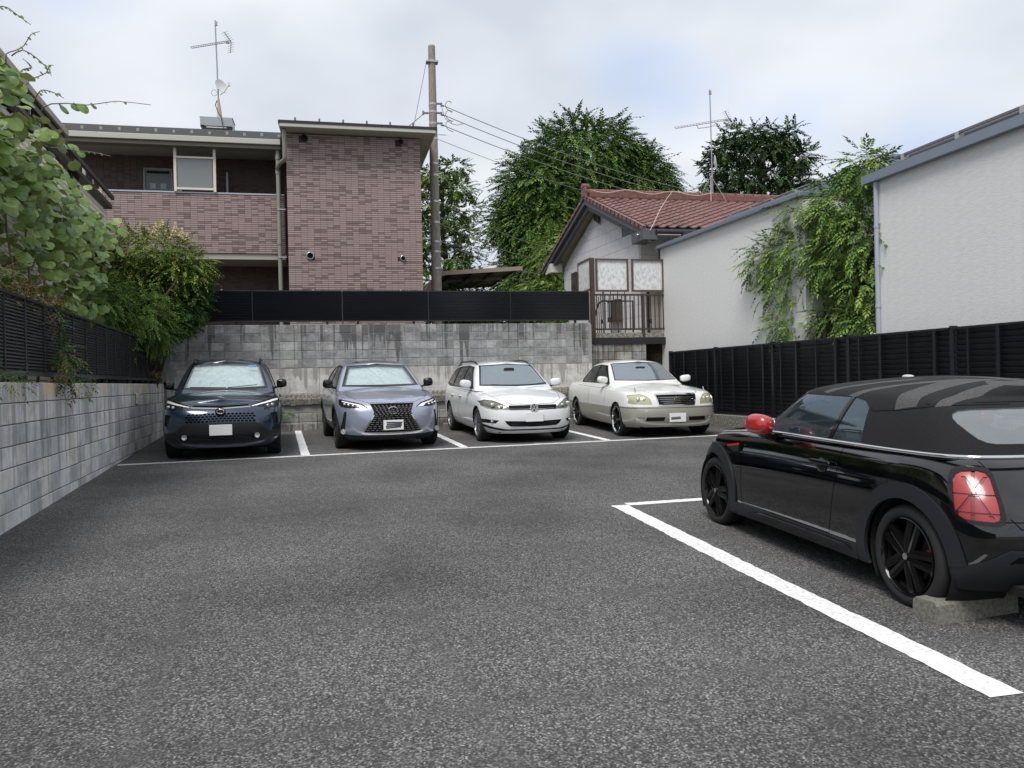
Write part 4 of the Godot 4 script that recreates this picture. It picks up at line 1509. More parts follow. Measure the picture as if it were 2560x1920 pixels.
func make_carport() -> void:
	var c := thing("carport", "curved brown cantilever carport roof behind the back fence", "carport")
	c.transform = back
	var br := M("carport_brown", lin(0.27, 0.215, 0.175), 0.5)
	var arc := PackedVector3Array()
	for k in 9:
		var t := PI * 0.5 * k / 8.0
		arc.append(Vector3(4.86 - 0.62 * cos(t), 2.75 + 0.66 * sin(t), 0))
	arc.append(Vector3(5.6, 3.465, 0))
	arc.append(Vector3(7.27, 3.575, 0))
	for k in 3:
		var mb := MB.new()
		for i in arc.size() - 1:
			mb.bar(arc[i] + Vector3(0, 0, -6.0 - 2.2 * k), arc[i + 1] + Vector3(0, 0, -6.0 - 2.2 * k), 0.09, 0.13)
		put("rib", mb, br, c)
	for i in arc.size() - 1:
		var mb := MB.new()
		mb.face(arc[i] + Vector3(0, 0.03, -6.0), arc[i + 1] + Vector3(0, 0.03, -6.0), arc[i + 1] + Vector3(0, 0.03, -10.6), arc[i] + Vector3(0, 0.03, -10.6), Vector3.UP)
		mb.face(arc[i] + Vector3(0, 0.02, -6.0), arc[i + 1] + Vector3(0, 0.02, -6.0), arc[i + 1] + Vector3(0, 0.02, -10.6), arc[i] + Vector3(0, 0.02, -10.6), Vector3.DOWN)
		put("roof_sheet", mb, M("carport_sheet", lin(0.10, 0.095, 0.08), 0.5), c)
	for k in 4:
		var mb := MB.new()
		mb.bar(Vector3(5.0 + 0.7 * k, 3.40 + 0.045 * k, -6.0), Vector3(5.0 + 0.7 * k, 3.40 + 0.045 * k, -10.6), 0.05, 0.05)
		put("purlin", mb, M("purlin", lin(0.05, 0.045, 0.04), 0.6), c)
	for z in [-6.2, -10.2]:
		var mb := MB.new()
		mb.box(Vector3(4.42, 2.0, z), Vector3(0.14, 1.9, 0.12))
		put("post", mb, M("carport_post", lin(0.40, 0.37, 0.31), 0.5), c)


func make_pole() -> void:
	var p := thing("utility_pole", "tall grey concrete utility pole with steel bands beside the brick block", "utility pole")
	p.transform = back
	var conc := tri_map(M("pole_concrete", Color.WHITE, 0.9), noise_tex("pole", FastNoiseLite.TYPE_SIMPLEX, 0.03, 256, [[0.0, lin(0.19, 0.17, 0.145)], [1.0, lin(0.32, 0.29, 0.255)]]), Vector3(1.5, 0.4, 1.5))
	var gal := M("galvanised")
	var mb := MB.new()
	mb.cyl(Vector3(4.36, 1.2, -5.0), Vector3(4.37, 10.06, -5.0), 0.165, 0.105, 18)
	put("shaft", mb, conc, p)
	mb = MB.new()
	mb.cyl(Vector3(4.37, 10.06, -5.0), Vector3(4.37, 10.10, -5.0), 0.108, 0.10, 18)
	put("cap", mb, M("cap_grey", g3(0.42), 0.6), p)
	for y in [9.62, 8.33, 8.10, 7.75, 7.30, 6.55, 6.2, 5.41, 4.78, 4.2, 3.9, 3.4]:
		mb = MB.new()
		var rr := lerpf(0.165, 0.105, (y - 1.2) / 8.86) + 0.006
		mb.cyl(Vector3(4.365, y - 0.03, -5.0), Vector3(4.365, y + 0.03, -5.0), rr, rr, 18, false)
		put("band", mb, gal, p)
	mb = MB.new()
	mb.box(Vector3(4.37, 9.60, -5.0), Vector3(0.36, 0.05, 0.26))
	put("guy_bracket", mb, gal, p)
	for y in [8.33, 8.05, 7.74]:
		mb = MB.new()
		mb.box(Vector3(4.54, y + 0.02, -4.95), Vector3(0.14, 0.05, 0.04))
		mb.box(Vector3(4.62, y, -4.95), Vector3(0.05, 0.10, 0.05))
		mb.cyl(Vector3(4.62, y - 0.03, -4.95), Vector3(4.70, y - 0.04, -4.95), 0.03, 0.025, 8)
		put("insulator", mb, M("insulator", lin(0.16, 0.15, 0.19), 0.4), p)
	mb = MB.new()
	mb.box(Vector3(4.16, 8.05, -4.95), Vector3(0.14, 0.05, 0.04))
	mb.box(Vector3(4.07, 8.05, -4.95), Vector3(0.05, 0.12, 0.05))
	put("insulator", mb, M("insulator"), p)
	# jumper loops
	for k in 3:
		mb = MB.new()
		var y: float = [8.33, 8.05, 7.74][k]
		var pts := PackedVector3Array()
		for i in 13:
			var t := TAU * 0.8 * i / 12.0
			pts.append(Vector3(4.78 + 0.13 * cos(t) + 0.012 * i, y + 0.03 + 0.11 * sin(t) - 0.012 * i, -4.9))
		mb.tube(pts, 0.010)
		put("jumper", mb, M("wire_grey", g3(0.10), 0.6), p)
	mb = MB.new()
	mb.tube(PackedVector3Array([Vector3(4.62, 8.3, -4.95), Vector3(4.66, 8.1, -4.9), Vector3(4.72, 7.9, -4.9), Vector3(4.9, 7.75, -4.9), Vector3(5.1, 7.72, -4.9), Vector3(5.3, 7.78, -4.9)]), 0.008)
	put("jumper", mb, M("wire_grey"), p)
	mb = MB.new()
	mb.cyl(Vector3(4.5, 7.42, -4.95), Vector3(4.75, 7.42, -4.95), 0.012, 0.012, 6)
	put("step_bolt", mb, gal, p)
	mb = MB.new()
	mb.box(Vector3(4.95, 4.12, -5.2), Vector3(0.34, 0.10, 0.12), Basis.IDENTITY, 0.02)
	put("cable_closure", mb, M("cable_black"), p)
	# wires
	var wires := [
		["top power line running from the pole over the tree to the right", Vector3(4.68, 8.30, -4.95), Vector3(21.5, 7.75, -14.0), 0.55, 0.012],
		["second power line from the pole over the tree to the right", Vector3(4.68, 8.02, -4.95), Vector3(21.5, 7.45, -14.0), 0.55, 0.012],
		["third power line from the pole over the tree to the right", Vector3(4.68, 7.70, -4.95), Vector3(21.5, 7.15, -14.0), 0.55, 0.012],
		["thin service wire leaving the pole below the three power lines", Vector3(4.50, 7.28, -4.95), Vector3(21.0, 6.9, -14.0), 0.6, 0.008],
		["thin cable sloping from the pole towards the big tree at mid height", Vector3(4.50, 5.41, -4.95), Vector3(14.0, 6.4, -19.0), 0.5, 0.011],
		["cable crossing in front of the big tree below the mid height cable", Vector3(4.48, 4.76, -4.95), Vector3(14.0, 5.9, -19.0), 0.5, 0.011],
		["thick black telephone cable from the pole's closure to the right", Vector3(4.50, 4.22, -4.95), Vector3(14.0, 5.6, -21.0), 0.5, 0.018],
		["lowest thin wire from the pole above the carport", Vector3(4.48, 3.95, -4.95), Vector3(14.0, 5.3, -21.0), 0.6, 0.009],
		["steel guy wire slanting down left from the top of the pole", Vector3(4.20, 9.58, -5.0), Vector3(3.55, 6.6, -5.0), 0.0, 0.009],
		["short wire from the pole down left behind the brick block's roof", Vector3(4.05, 8.0, -4.95), Vector3(2.8, 7.2, -5.6), 0.05, 0.012]]
	for w in wires:
		mb = MB.new()
		var pts := PackedVector3Array()
		for i in 21:
			var t := i / 20.0
			pts.append((w[1] as Vector3).lerp(w[2], t) - Vector3(0, w[3] * 4.0 * t * (1.0 - t), 0))
		mb.tube(pts, w[4], -1, 5)
		tag(put("power_line", mb, M("wire_black", g3(0.20), 0.5), null, back), w[0], "power line", "overhead lines")


# ---------------------------------------------------------------- cars
# A body is a smooth sheet over a net of control points, cut along outlines into panels, glass, lamps and openings.
class Soup:
	var p := PackedVector3Array()
	var n := PackedVector3Array()


func prof(list: Array, z: float) -> float:
	if z >= list[0][0]:
		return list[0][1]
	for i in list.size() - 1:
		if z >= list[i + 1][0]:
			var t: float = (list[i][0] - z) / (list[i][0] - list[i + 1][0])
			return lerpf(list[i][1], list[i + 1][1], t)
	return list[-1][1]


func bsp(a: Vector3, b: Vector3, c: Vector3, d: Vector3, t: float) -> Vector3:
	var t2 := t * t
	var t3 := t2 * t
	return (a * (1.0 - 3.0 * t + 3.0 * t2 - t3) + b * (4.0 - 6.0 * t2 + 3.0 * t3) + c * (1.0 + 3.0 * t + 3.0 * t2 - 3.0 * t3) + d * t3) / 6.0


func sheet(net: Array, su: int, sv: int) -> Soup:
	var wide := []
	for row in net:
		var m: int = row.size()
		var ext := [row[1] * Vector3(-1, 1, 1)]
		ext.append_array(row)
		ext.append(row[m - 2] * Vector3(-1, 1, 1))
		var o := PackedVector3Array()
		for i in m - 1:
			for k in su:
				o.append(bsp(ext[i], ext[i + 1], ext[i + 2], ext[i + 3], float(k) / su))
		o.append(bsp(ext[m - 1], ext[m], ext[m + 1], ext[m + 1], 0.0))
		wide.append(o)
	var R := wide.size()
	var C: int = wide[0].size()
	var g := []
	for i in R - 1:
		for k in sv:
			var o := PackedVector3Array()
			for j in C:
				var a: Vector3 = wide[i - 1][j] if i > 0 else wide[0][j] * 2.0 - wide[1][j]
				var d: Vector3 = wide[i + 2][j] if i < R - 2 else wide[R - 2][j] * Vector3(-1, 1, 1)
				o.append(bsp(a, wide[i][j], wide[i + 1][j], d, float(k) / sv))
			g.append(o)
	var endrow := PackedVector3Array()
	for j in C:
		endrow.append(bsp(wide[R - 2][j], wide[R - 1][j], wide[R - 2][j] * Vector3(-1, 1, 1), Vector3.ZERO, 0.0))
	g.append(endrow)
	var GR := g.size()
	var nr := []
	for i in GR:
		var o := PackedVector3Array()
		for j in C:
			var du: Vector3 = g[i][mini(j + 1, C - 1)] - g[i][maxi(j - 1, 0)]
			if j == 0:
				du = Vector3(g[i][1].x * 2.0, 0, 0)
			elif j == C - 1:
				du = Vector3(-g[i][C - 2].x * 2.0, 0, 0)
			var dv: Vector3 = g[mini(i + 1, GR - 1)][j] - g[maxi(i - 1, 0)][j]
			if i == GR - 1:
				dv = Vector3(-g[GR - 2][j].x * 2.0, 0, 0)
			var nn := du.cross(dv)
			if nn.length() < 1e-9:
				nn = Vector3.UP
			nn = nn.normalized()
			if j == 0 or j == C - 1:
				nn.x = 0.0
				nn = nn.normalized()
			o.append(nn)
		nr.append(o)
	var s := Soup.new()
	for i in GR - 1:
		for j in C - 1:
			for q in [[i, j, i, j + 1, i + 1, j + 1], [i, j, i + 1, j + 1, i + 1, j]]:
				var a: Vector3 = g[q[0]][q[1]]
				var b: Vector3 = g[q[2]][q[3]]
				var c: Vector3 = g[q[4]][q[5]]
				if (b - a).cross(c - a).length_squared() < 1e-14:
					continue
				s.p.append(a); s.p.append(b); s.p.append(c)
				s.n.append(nr[q[0]][q[1]]); s.n.append(nr[q[2]][q[3]]); s.n.append(nr[q[4]][q[5]])
	return s


func flat(v: Vector3, ax: int) -> Vector2:
	return Vector2(v.z, v.y) if ax == 0 or ax == 4 else Vector2(-0.7071 * (v.x + v.z), v.y) if ax == 5 else Vector2(v.x, v.y) if ax <= 2 else Vector2(v.x, v.z)


# cuts out of s what lies inside the outline, seen from the side (0), front (1), rear (2) or above (3)
func cut(s: Soup, outline: Array, ax: int, zlo := -9.0, zhi := 9.0) -> Soup:
	var poly := PackedVector2Array()
	for q in outline:
		poly.append(Vector2(q[0], q[1]))
	var inside := Soup.new()
	for part in Geometry2D.decompose_polygon_in_convex(poly):
		var area := 0.0
		var lo: Vector2 = part[0]
		var hi: Vector2 = part[0]
		for k in part.size():
			area += part[k].cross(part[(k + 1) % part.size()])
			lo = lo.min(part[k])
			hi = hi.max(part[k])
		if area < 0.0:
			part.reverse()
		var keep := Soup.new()
		for i in range(0, s.p.size(), 3):
			var a := flat(s.p[i], ax)
			var b := flat(s.p[i + 1], ax)
			var c := flat(s.p[i + 2], ax)
			var miss := maxf(a.x, maxf(b.x, c.x)) < lo.x or minf(a.x, minf(b.x, c.x)) > hi.x or maxf(a.y, maxf(b.y, c.y)) < lo.y or minf(a.y, minf(b.y, c.y)) > hi.y
			if not miss:
				var nn := s.n[i] + s.n[i + 1] + s.n[i + 2]
				var zc := (s.p[i].z + s.p[i + 1].z + s.p[i + 2].z) / 3.0
				miss = (nn.x < (0.03 if ax == 4 else 0.3) if ax == 0 or ax == 4 else nn.z < 0.1 if ax == 1 else nn.z > -0.1 if ax == 2 else nn.x - nn.z < 0.3 if ax == 5 else nn.y < 0.2) or zc < zlo or zc > zhi
			if miss:
				keep.p.append_array([s.p[i], s.p[i + 1], s.p[i + 2]])
				keep.n.append_array([s.n[i], s.n[i + 1], s.n[i + 2]])
				continue
			var P := [s.p[i], s.p[i + 1], s.p[i + 2]]
			var N := [s.n[i], s.n[i + 1], s.n[i + 2]]
			for k in part.size():
				var e0: Vector2 = part[k]
				var e1: Vector2 = part[(k + 1) % part.size()]
				var dir := (e1 - e0).normalized()
				var D := []
				var anyin := false
				var anyout := false
				for v in P:
					var d := dir.cross(flat(v, ax) - e0)
					if absf(d) < 1e-5:
						d = 0.0
					D.append(d)
					anyin = anyin or d > 0.0
					anyout = anyout or d < 0.0
				if not anyout:
					continue
				if not anyin:
					fan(keep, P, N)
					P = []
					break
				var PI_ := []
				var NI := []
				var PO := []
				var NO := []
				for q in P.size():
					var w := (q + 1) % P.size()
					if D[q] >= 0.0:
						PI_.append(P[q]); NI.append(N[q])
					if D[q] <= 0.0:
						PO.append(P[q]); NO.append(N[q])
					if D[q] * D[w] < 0.0:
						var t: float = D[q] / (D[q] - D[w])
						var x: Vector3 = (P[q] as Vector3).lerp(P[w], t)
						var y: Vector3 = (N[q] as Vector3).lerp(N[w], t).normalized()
						PI_.append(x); NI.append(y)
						PO.append(x); NO.append(y)
				fan(keep, PO, NO)
				P = PI_
				N = NI
			if P.size() > 2:
				fan(inside, P, N)
		s.p = keep.p
		s.n = keep.n
	return inside


func fan(s: Soup, P: Array, N: Array) -> void:
	for k in range(1, P.size() - 1):
		if ((P[k] - P[0]) as Vector3).cross(P[k + 1] - P[0]).length_squared() < 1e-16:
			continue
		s.p.append_array([P[0], P[k], P[k + 1]])
		s.n.append_array([N[0], N[k], N[k + 1]])


# moves a cut piece along its normals by off and closes its rim down to depth rim
func lay(mb: MB, s: Soup, off: float, rim: float, mir: bool) -> void:
	var f := Vector3(-1, 1, 1) if mir else Vector3.ONE
	for i in range(0, s.p.size(), 3):
		mb.tri((s.p[i] + s.n[i] * off) * f, (s.p[i + 1] + s.n[i + 1] * off) * f, (s.p[i + 2] + s.n[i + 2] * off) * f, s.n[i] * f, s.n[i + 1] * f, s.n[i + 2] * f)
	if is_equal_approx(rim, off):
		return
	var ids := {}
	var edges := {}
	for i in range(0, s.p.size(), 3):
		for k in 3:
			var pair := []
			for q in [i + k, i + (k + 1) % 3]:
				var key := Vector3i((s.p[q] * 4000.0).round())
				if not ids.has(key):
					ids[key] = ids.size()
				pair.append(ids[key])
			var ek: int = mini(pair[0], pair[1]) * 1000003 + maxi(pair[0], pair[1])
			if edges.has(ek):
				edges[ek] = null
			else:
				edges[ek] = [i + k, i + (k + 1) % 3]
	for ek in edges:
		var e = edges[ek]
		if e == null:
			continue
		var a := s.p[e[0]]
		var b := s.p[e[1]]
		if absf(a.x) < 1e-4 and absf(b.x) < 1e-4:
			continue
		var na := s.n[e[0]]
		var nb := s.n[e[1]]
		mb.face((a + na * off) * f, (b + nb * off) * f, (b + nb * rim) * f, (a + na * rim) * f, (b - a).cross(na) * f)


func panel(called: String, s: Soup, mat: Material, parent: Node3D, off := 0.0, rim := 0.0) -> MeshInstance3D:
	var mb := MB.new()
	lay(mb, s, off, rim, false)
	lay(mb, s, off, rim, true)
	return put(called, mb, mat, parent)


func pair_panel(called: String, s: Soup, mat: Material, parent: Node3D, off := 0.0, rim := 0.0) -> Array:
	var o := []
	for mir in [false, true]:
		var mb := MB.new()
		lay(mb, s, off, rim, mir)
		o.append(put(called, mb, mat, parent))
	return o


# a thin line of cuts along a path: shut lines between panels
func seam(s: Soup, into: Soup, path: Array, ax: int, w := 0.006, zlo := -9.0, zhi := 9.0) -> void:
	for i in path.size() - 1:
		var a := Vector2(path[i][0], path[i][1])
		var b := Vector2(path[i + 1][0], path[i + 1][1])
		var d := (b - a).normalized()
		var o := Vector2(-d.y, d.x) * w * 0.5
		a -= d * w * 0.3
		b += d * w * 0.3
		var q := cut(s, [[(a + o).x, (a + o).y], [(b + o).x, (b + o).y], [(b - o).x, (b - o).y], [(a - o).x, (a - o).y]], ax, zlo, zhi)
		into.p.append_array(q.p)
		into.n.append_array(q.n)


func join(a: Soup, b: Soup) -> Soup:
	a.p.append_array(b.p)
	a.n.append_array(b.n)
	return a


func circle(cz: float, cy: float, r: float, n := 28, t0 := 0.0, t1 := TAU) -> Array:
	var o := []
	for i in n:
		var t := lerpf(t0, t1, float(i) / (n if is_equal_approx(t1 - t0, TAU) else n - 1))
		o.append([cz + r * cos(t), cy + r * sin(t)])
	return o


const NOSE := [[0.0, 0.0], [0.36, 0.012], [0.66, 0.06], [0.87, 0.19], [0.97, 0.44]]


func body_net(d: Dictionary) -> Array:
	var net := []
	var nose: float = d.get("nose", 1.0)
	var tail: float = d.get("tail", 1.0)
	var st: Array = d.stations
	for row in d.rows:
		var o := []
		for c in 5:
			o.append([NOSE[c][0] * row[1], row[2] - NOSE[c][1] * nose])
		for z in st:
			o.append([row[1] * prof(d.get("waist", [[9, 1.0], [-9, 1.0]]), z), z])
		for c in range(4, -1, -1):
			o.append([NOSE[c][0] * row[1], row[3] + NOSE[c][1] * tail])
		var line := []
		for q in o:
			var yb := prof(d.bottom, q[1])
			line.append(Vector3(q[0], lerpf(yb, prof(d.shoulder, q[1]), row[0]), q[1]))
		net.append(line)
	var last: Array = net[-1]
	for t in [0.10, 0.32, 0.65, 1.0]:
		var line := []
		for q in last:
			var k: float = 1.0 - (1.0 - t) * (1.0 - t)
			line.append(Vector3(q.x * (1.0 - t), lerpf(q.y, prof(d.spine, q.z), k), q.z))
		net.append(line)
	return net


func roof_net(d: Dictionary) -> Array:
	var net := []
	var pl: Array = d.get("cabin_plan", [[0.0, 0.0], [0.42, 0.025], [0.78, 0.10], [0.95, 0.20], [1.0, 0.34]])
	for row in d.cabin:
		var line := []
		var o := []
		for c in 5:
			o.append([pl[c][0] * row[1], row[2] - pl[c][1]])
		for s in [0.22, 0.42, 0.62, 0.8]:
			o.append([row[1] * (1.0 + 0.012 * sin(PI * s)), lerpf(row[2] - pl[4][1], row[3] + pl[4][1], s)])
		for c in range(4, -1, -1):
			o.append([pl[c][0] * row[1], row[3] + pl[c][1]])
		for q in o:
			line.append(Vector3(q[0], lerpf(prof(d.belt, q[1]), prof(d.rail, q[1]), row[0]), q[1]))
		net.append(line)
	var last: Array = net[-1]
	for t in [0.08, 0.35, 0.68, 1.0]:
		var line := []
		for q in last:
			var k: float = 1.0 - (1.0 - t) * (1.0 - t)
			line.append(Vector3(q.x * (1.0 - t), lerpf(q.y, prof(d.crown, q.z), k), q.z))
		net.append(line)
	return net


func rubber() -> StandardMaterial3D:
	return M("tyre_rubber", lin(0.014, 0.014, 0.015), 0.75)


func wheel(parent: Node3D, x: float, y: float, z: float, r: float, rr: float, w: float, style: int, rim: Material, left: float) -> void:
	# axis along local y of the lathe, outer face towards +x (mirrored by turning for the other side)
	var bs := Basis(Vector3(0, 1, 0), Vector3(1, 0, 0), Vector3(0, 0, -1))
	if left < 0.0:
		bs = Basis(Vector3.UP, PI) * bs
	var at := Transform3D(bs, Vector3(x * left, y, z))
	var hub := MB.new()
	hub.lathe([Vector2(rr * 0.96, -w * 0.9), Vector2(rr * 0.93, -0.05), Vector2(rr * 0.99, -0.008), Vector2(rr * 0.99, 0.0)], Transform3D.IDENTITY, 32)
	hub.lathe([Vector2(0.0, -0.05), Vector2(rr * 0.66, -0.05), Vector2(rr * 0.68, -0.075)], Transform3D.IDENTITY, 28)
	var wh := put("wheel", hub, M("wheel_inner", g3(0.035), 0.5, 0.6), parent, at)
	var t := MB.new()
	t.lathe([Vector2(rr, -0.012), Vector2(rr + 0.012, 0.0), Vector2(rr + (r - rr) * 0.45, 0.010), Vector2(r - 0.022, 0.004), Vector2(r - 0.006, -0.012), Vector2(r, -0.03), Vector2(r, -0.055), Vector2(r - 0.008, -0.057), Vector2(r - 0.008, -0.064), Vector2(r, -0.066), Vector2(r, -0.105), Vector2(r - 0.008, -0.107), Vector2(r - 0.008, -0.114), Vector2(r, -0.116), Vector2(r, -w + 0.03), Vector2(r - 0.02, -w - 0.004), Vector2(rr, -w)], Transform3D.IDENTITY, 48)
	put("tyre", t, rubber(), wh)
	var s := MB.new()
	s.lathe([Vector2(rr * 1.0, -0.014), Vector2(rr * 1.01, 0.004), Vector2(rr * 0.985, 0.008), Vector2(rr * 0.95, -0.004), Vector2(rr * 0.93, -0.03)], Transform3D.IDENTITY, 40)
	s.lathe([Vector2(rr * 0.20, -0.03), Vector2(rr * 0.19, -0.004), Vector2(rr * 0.12, 0.002), Vector2(0.0, 0.004)], Transform3D.IDENTITY, 20)
	var n: int = [5, 5, 10, 5][style]
	for k in n:
		var an := TAU * k / n + 0.3
		var turns := [0.0]
		if style == 0:
			turns = [-0.17, 0.17]      # twin spokes
		elif style == 3:
			turns = [-0.11, 0.11]
		for off in turns:
			var b2 := Basis(Vector3.UP, -(an + off))
			# spoke outline in the face plane: x outwards, y across
			var w0: float = [0.022, 0.05, 0.018, 0.020][style]
			var w1: float = [0.026, 0.028, 0.022, 0.016][style]
			var root := b2 * Vector3(rr * 0.15, 0, 0)
			var sk: float = -off * rr * 0.45 if style == 0 else off * rr * 0.9
			for side in 1:
				var A := [Vector3(rr * 0.12, 0.0, -w0 - sk * 0.9), Vector3(rr * 0.12, 0.0, w0 - sk * 0.9), Vector3(rr * 0.95, -0.004, w1), Vector3(rr * 0.95, -0.004, -w1)]
				var B := []
				for v in A:
					B.append(Vector3(v.x, -0.035, v.z))
				var mid := [Vector3(rr * 0.12, 0.006, -sk * 0.9), Vector3(rr * 0.95, 0.004, 0)]
				s.face(b2 * A[0], b2 * A[3], b2 * mid[1], b2 * mid[0], b2 * Vector3(0, 1, -0.3))
				s.face(b2 * A[1], b2 * A[2], b2 * mid[1], b2 * mid[0], b2 * Vector3(0, 1, 0.3))
				s.face(b2 * A[0], b2 * A[3], b2 * B[3], b2 * B[0], b2 * Vector3(0, 0, -1))
				s.face(b2 * A[1], b2 * A[2], b2 * B[2], b2 * B[1], b2 * Vector3(0, 0, 1))
	put("rim", s, rim, wh)


func brake(parent: Node3D, x: float, y: float, z: float, rr: float, left: float, col: Material) -> void:
	var mb := MB.new()
	var pts := PackedVector2Array()
	for i in 8:
		var t := lerpf(-0.45, 0.45, i / 7.0)
		pts.append(Vector2(cos(t), sin(t)) * rr * 0.82)
	for i in 8:
		var t := lerpf(0.45, -0.45, i / 7.0)
		pts.append(Vector2(cos(t), sin(t)) * rr * 0.56)
	mb.prism(pts, -0.07, -0.042, Transform3D(Basis(Vector3(0, 0, 1) * -1.0, Vector3(0, 1, 0), Vector3(left, 0, 0)), Vector3(x * left, y, z)))
	put("brake_caliper", mb, col, parent)


func wheel_set(car: Node3D, d: Dictionary, style: int, rim: Material) -> void:
	for z in d.axles:
		for s in [1.0, -1.0]:
			wheel(car, d.track, d.r - 0.004, z, d.r, d.rim, d.get("tyre", 0.21), style, rim, s)


func arch_liner(car: Node3D, d: Dictionary) -> void:
	var mb := MB.new()
	for z in d.axles:
		for s in [1.0, -1.0]:
			var r: float = d.arch + 0.012
			var x0: float = d.track * s - 0.40 * s
			var x1: float = (d.track - 0.012) * s
			for k in 20:
				var t0 := lerpf(-0.6, PI + 0.6, k / 20.0)
				var t1 := lerpf(-0.6, PI + 0.6, (k + 1) / 20.0)
				var a := Vector3(0, d.arch_y + r * sin(t0), z + r * cos(t0))
				var b := Vector3(0, d.arch_y + r * sin(t1), z + r * cos(t1))
				mb.face(a + Vector3(x0, 0, 0), b + Vector3(x0, 0, 0), b + Vector3(x1, 0, 0), a + Vector3(x1, 0, 0), Vector3(0, d.arch_y, z) - (a + b) * 0.5)
				mb.tri(Vector3(x0, d.arch_y, z), a + Vector3(x0, 0, 0), b + Vector3(x0, 0, 0), Vector3(s, 0, 0), Vector3(s, 0, 0), Vector3(s, 0, 0))
	mb.box(Vector3(0, 0.22, (d.axles[0] + d.axles[1]) * 0.5), Vector3(d.track * 2.0 - 0.5, 0.05, d.axles[0] - d.axles[1] + 1.3))
	put("underbody", mb, M("underbody_black", g3(0.006), 0.9), car)


func mirror_pod(car: Node3D, x: float, y: float, z: float, shell: Material, size := Vector3(0.22, 0.15, 0.13)) -> void:
	for s in [1.0, -1.0]:
		var mb := MB.new()
		mb.blob(Vector3(x * s, y, z), size, 0.62, Basis(Vector3.UP, -0.22 * s) * Basis(Vector3.BACK, 0.12 * s), 12)
		var o := put("wing_mirror", mb, shell, car)
		mb = MB.new()
		mb.bar(Vector3((x - 0.16) * s, y - 0.09, z - 0.01), Vector3((x - 0.02) * s, y - 0.05, z), 0.05, 0.035)
		put("mirror_arm", mb, M("trim_black"), o)
		mb = MB.new()
		mb.blob(Vector3(x * s, y, z - size.z * 0.47), Vector3(size.x * 0.86, size.y * 0.8, 0.02), 0.5, Basis(Vector3.UP, -0.22 * s) * Basis(Vector3.BACK, 0.12 * s), 8)
		put("mirror_glass", mb, M("mirror_glass", g3(0.6), 0.03, 1.0), o)


func plate(car: Node3D, y: float, z: float, scratch := 0, w := 0.33) -> MeshInstance3D:
	var mb := MB.new()
	mb.box(Vector3(0, y, z), Vector3(w, 0.165, 0.008), Basis.IDENTITY, 0.003)
	var o := put("licence_plate", mb, M("plate_white", g3(0.82), 0.4), car)
	mb = MB.new()
	mb.box(Vector3(0, y - 0.02, z - 0.014), Vector3(w * 0.8, 0.15, 0.02))
	put("plate_bracket", mb, M("trim_black"), o)
	return o


func seats(car: Node3D, belt: float, roofy: float, zs: Array, hw: float, right_hand: bool, mat: Material) -> void:
	for z in zs:
		for s in [-1.0, 1.0]:
			var mb := MB.new()
			mb.blob(Vector3(s * hw * 0.5, belt - 0.12, z), Vector3(0.48, 0.55, 0.16), 0.5, Basis(Vector3.RIGHT, -0.2), 10)
			mb.blob(Vector3(s * hw * 0.5, belt + 0.17, z - 0.06), Vector3(0.26, 0.17, 0.10), 0.6, Basis(Vector3.RIGHT, -0.2), 8)
			put("seat", mb, mat, car)
	var st := MB.new()
	var x := hw * 0.5 * (-1.0 if right_hand else 1.0)
	var ring := PackedVector3Array()
	for i in 25:
		var t := TAU * i / 24.0
		ring.append(Vector3(x + 0.18 * cos(t), belt + 0.0 + 0.16 * sin(t), zs[0] + 0.52 - 0.08 * sin(t)))
	st.tube(ring, 0.014, -1, 8)
	st.box(Vector3(x, belt, zs[0] + 0.54), Vector3(0.12, 0.10, 0.04), Basis.IDENTITY, 0.02)
	put("steering_wheel", st, M("cabin_black"), car)
	st = MB.new()
	st.blob(Vector3(0, belt - 0.07, zs[0] + 0.72), Vector3(hw * 2.0 - 0.3, 0.12, 0.36), 0.4, Basis.IDENTITY, 10)
	put("dashboard", st, M("cabin_black"), car)
	st = MB.new()
	st.blob(Vector3(0, roofy - 0.12, zs[0] + 0.42), Vector3(0.22, 0.06, 0.03), 0.5, Basis.IDENTITY, 8)
	put("rear_view_mirror", st, M("cabin_black"), car)


func wiper(car: Node3D, pts: Array) -> void:
	var mb := MB.new()
	for i in pts.size() - 1:
		mb.bar(pts[i], pts[i + 1], 0.022, 0.012)
	put("wiper", mb, M("trim_black"), car)


func place_car(car: Node3D, x: float, z: float, turn: float) -> void:
	car.transform = lot_xf(x, z, 0.0) * Transform3D(Basis(Vector3.UP, turn), Vector3.ZERO)


func car_mats() -> void:
	M("trim_black", g3(0.012), 0.45)
	M("cabin_black", g3(0.012), 0.7)
	M("seat_grey", g3(0.03), 0.8)
	M("gloss_black", g3(0.006), 0.08)
	M("gap_black", g3(0.003), 0.9)
	M("chrome", g3(0.72), 0.08, 1.0)
	M("satin_chrome", g3(0.55), 0.2, 1.0)
	pane("lamp_lens", Color(0.9, 0.95, 1.0), 0.10)
	pane("clear_glass", Color(0.66, 0.71, 0.74), 0.12).metallic = 0.6
	pane("screen_glass", Color(0.5, 0.56, 0.58), 0.14)
	pane("door_glass", Color(0.05, 0.06, 0.065), 0.45)
	var priv := M("privacy_glass", g3(0.006), 0.03)
	priv.metallic_specular = 0.9
	M("led_white", g3(0.85), 0.3)
	M("lamp_dark", g3(0.02), 0.3, 0.4)
	M("lamp_silver", g3(0.62), 0.22, 0.6)
	M("badge_bright", g3(0.80), 0.3, 0.5)
	M("cladding", lin(0.010, 0.011, 0.014), 0.55)


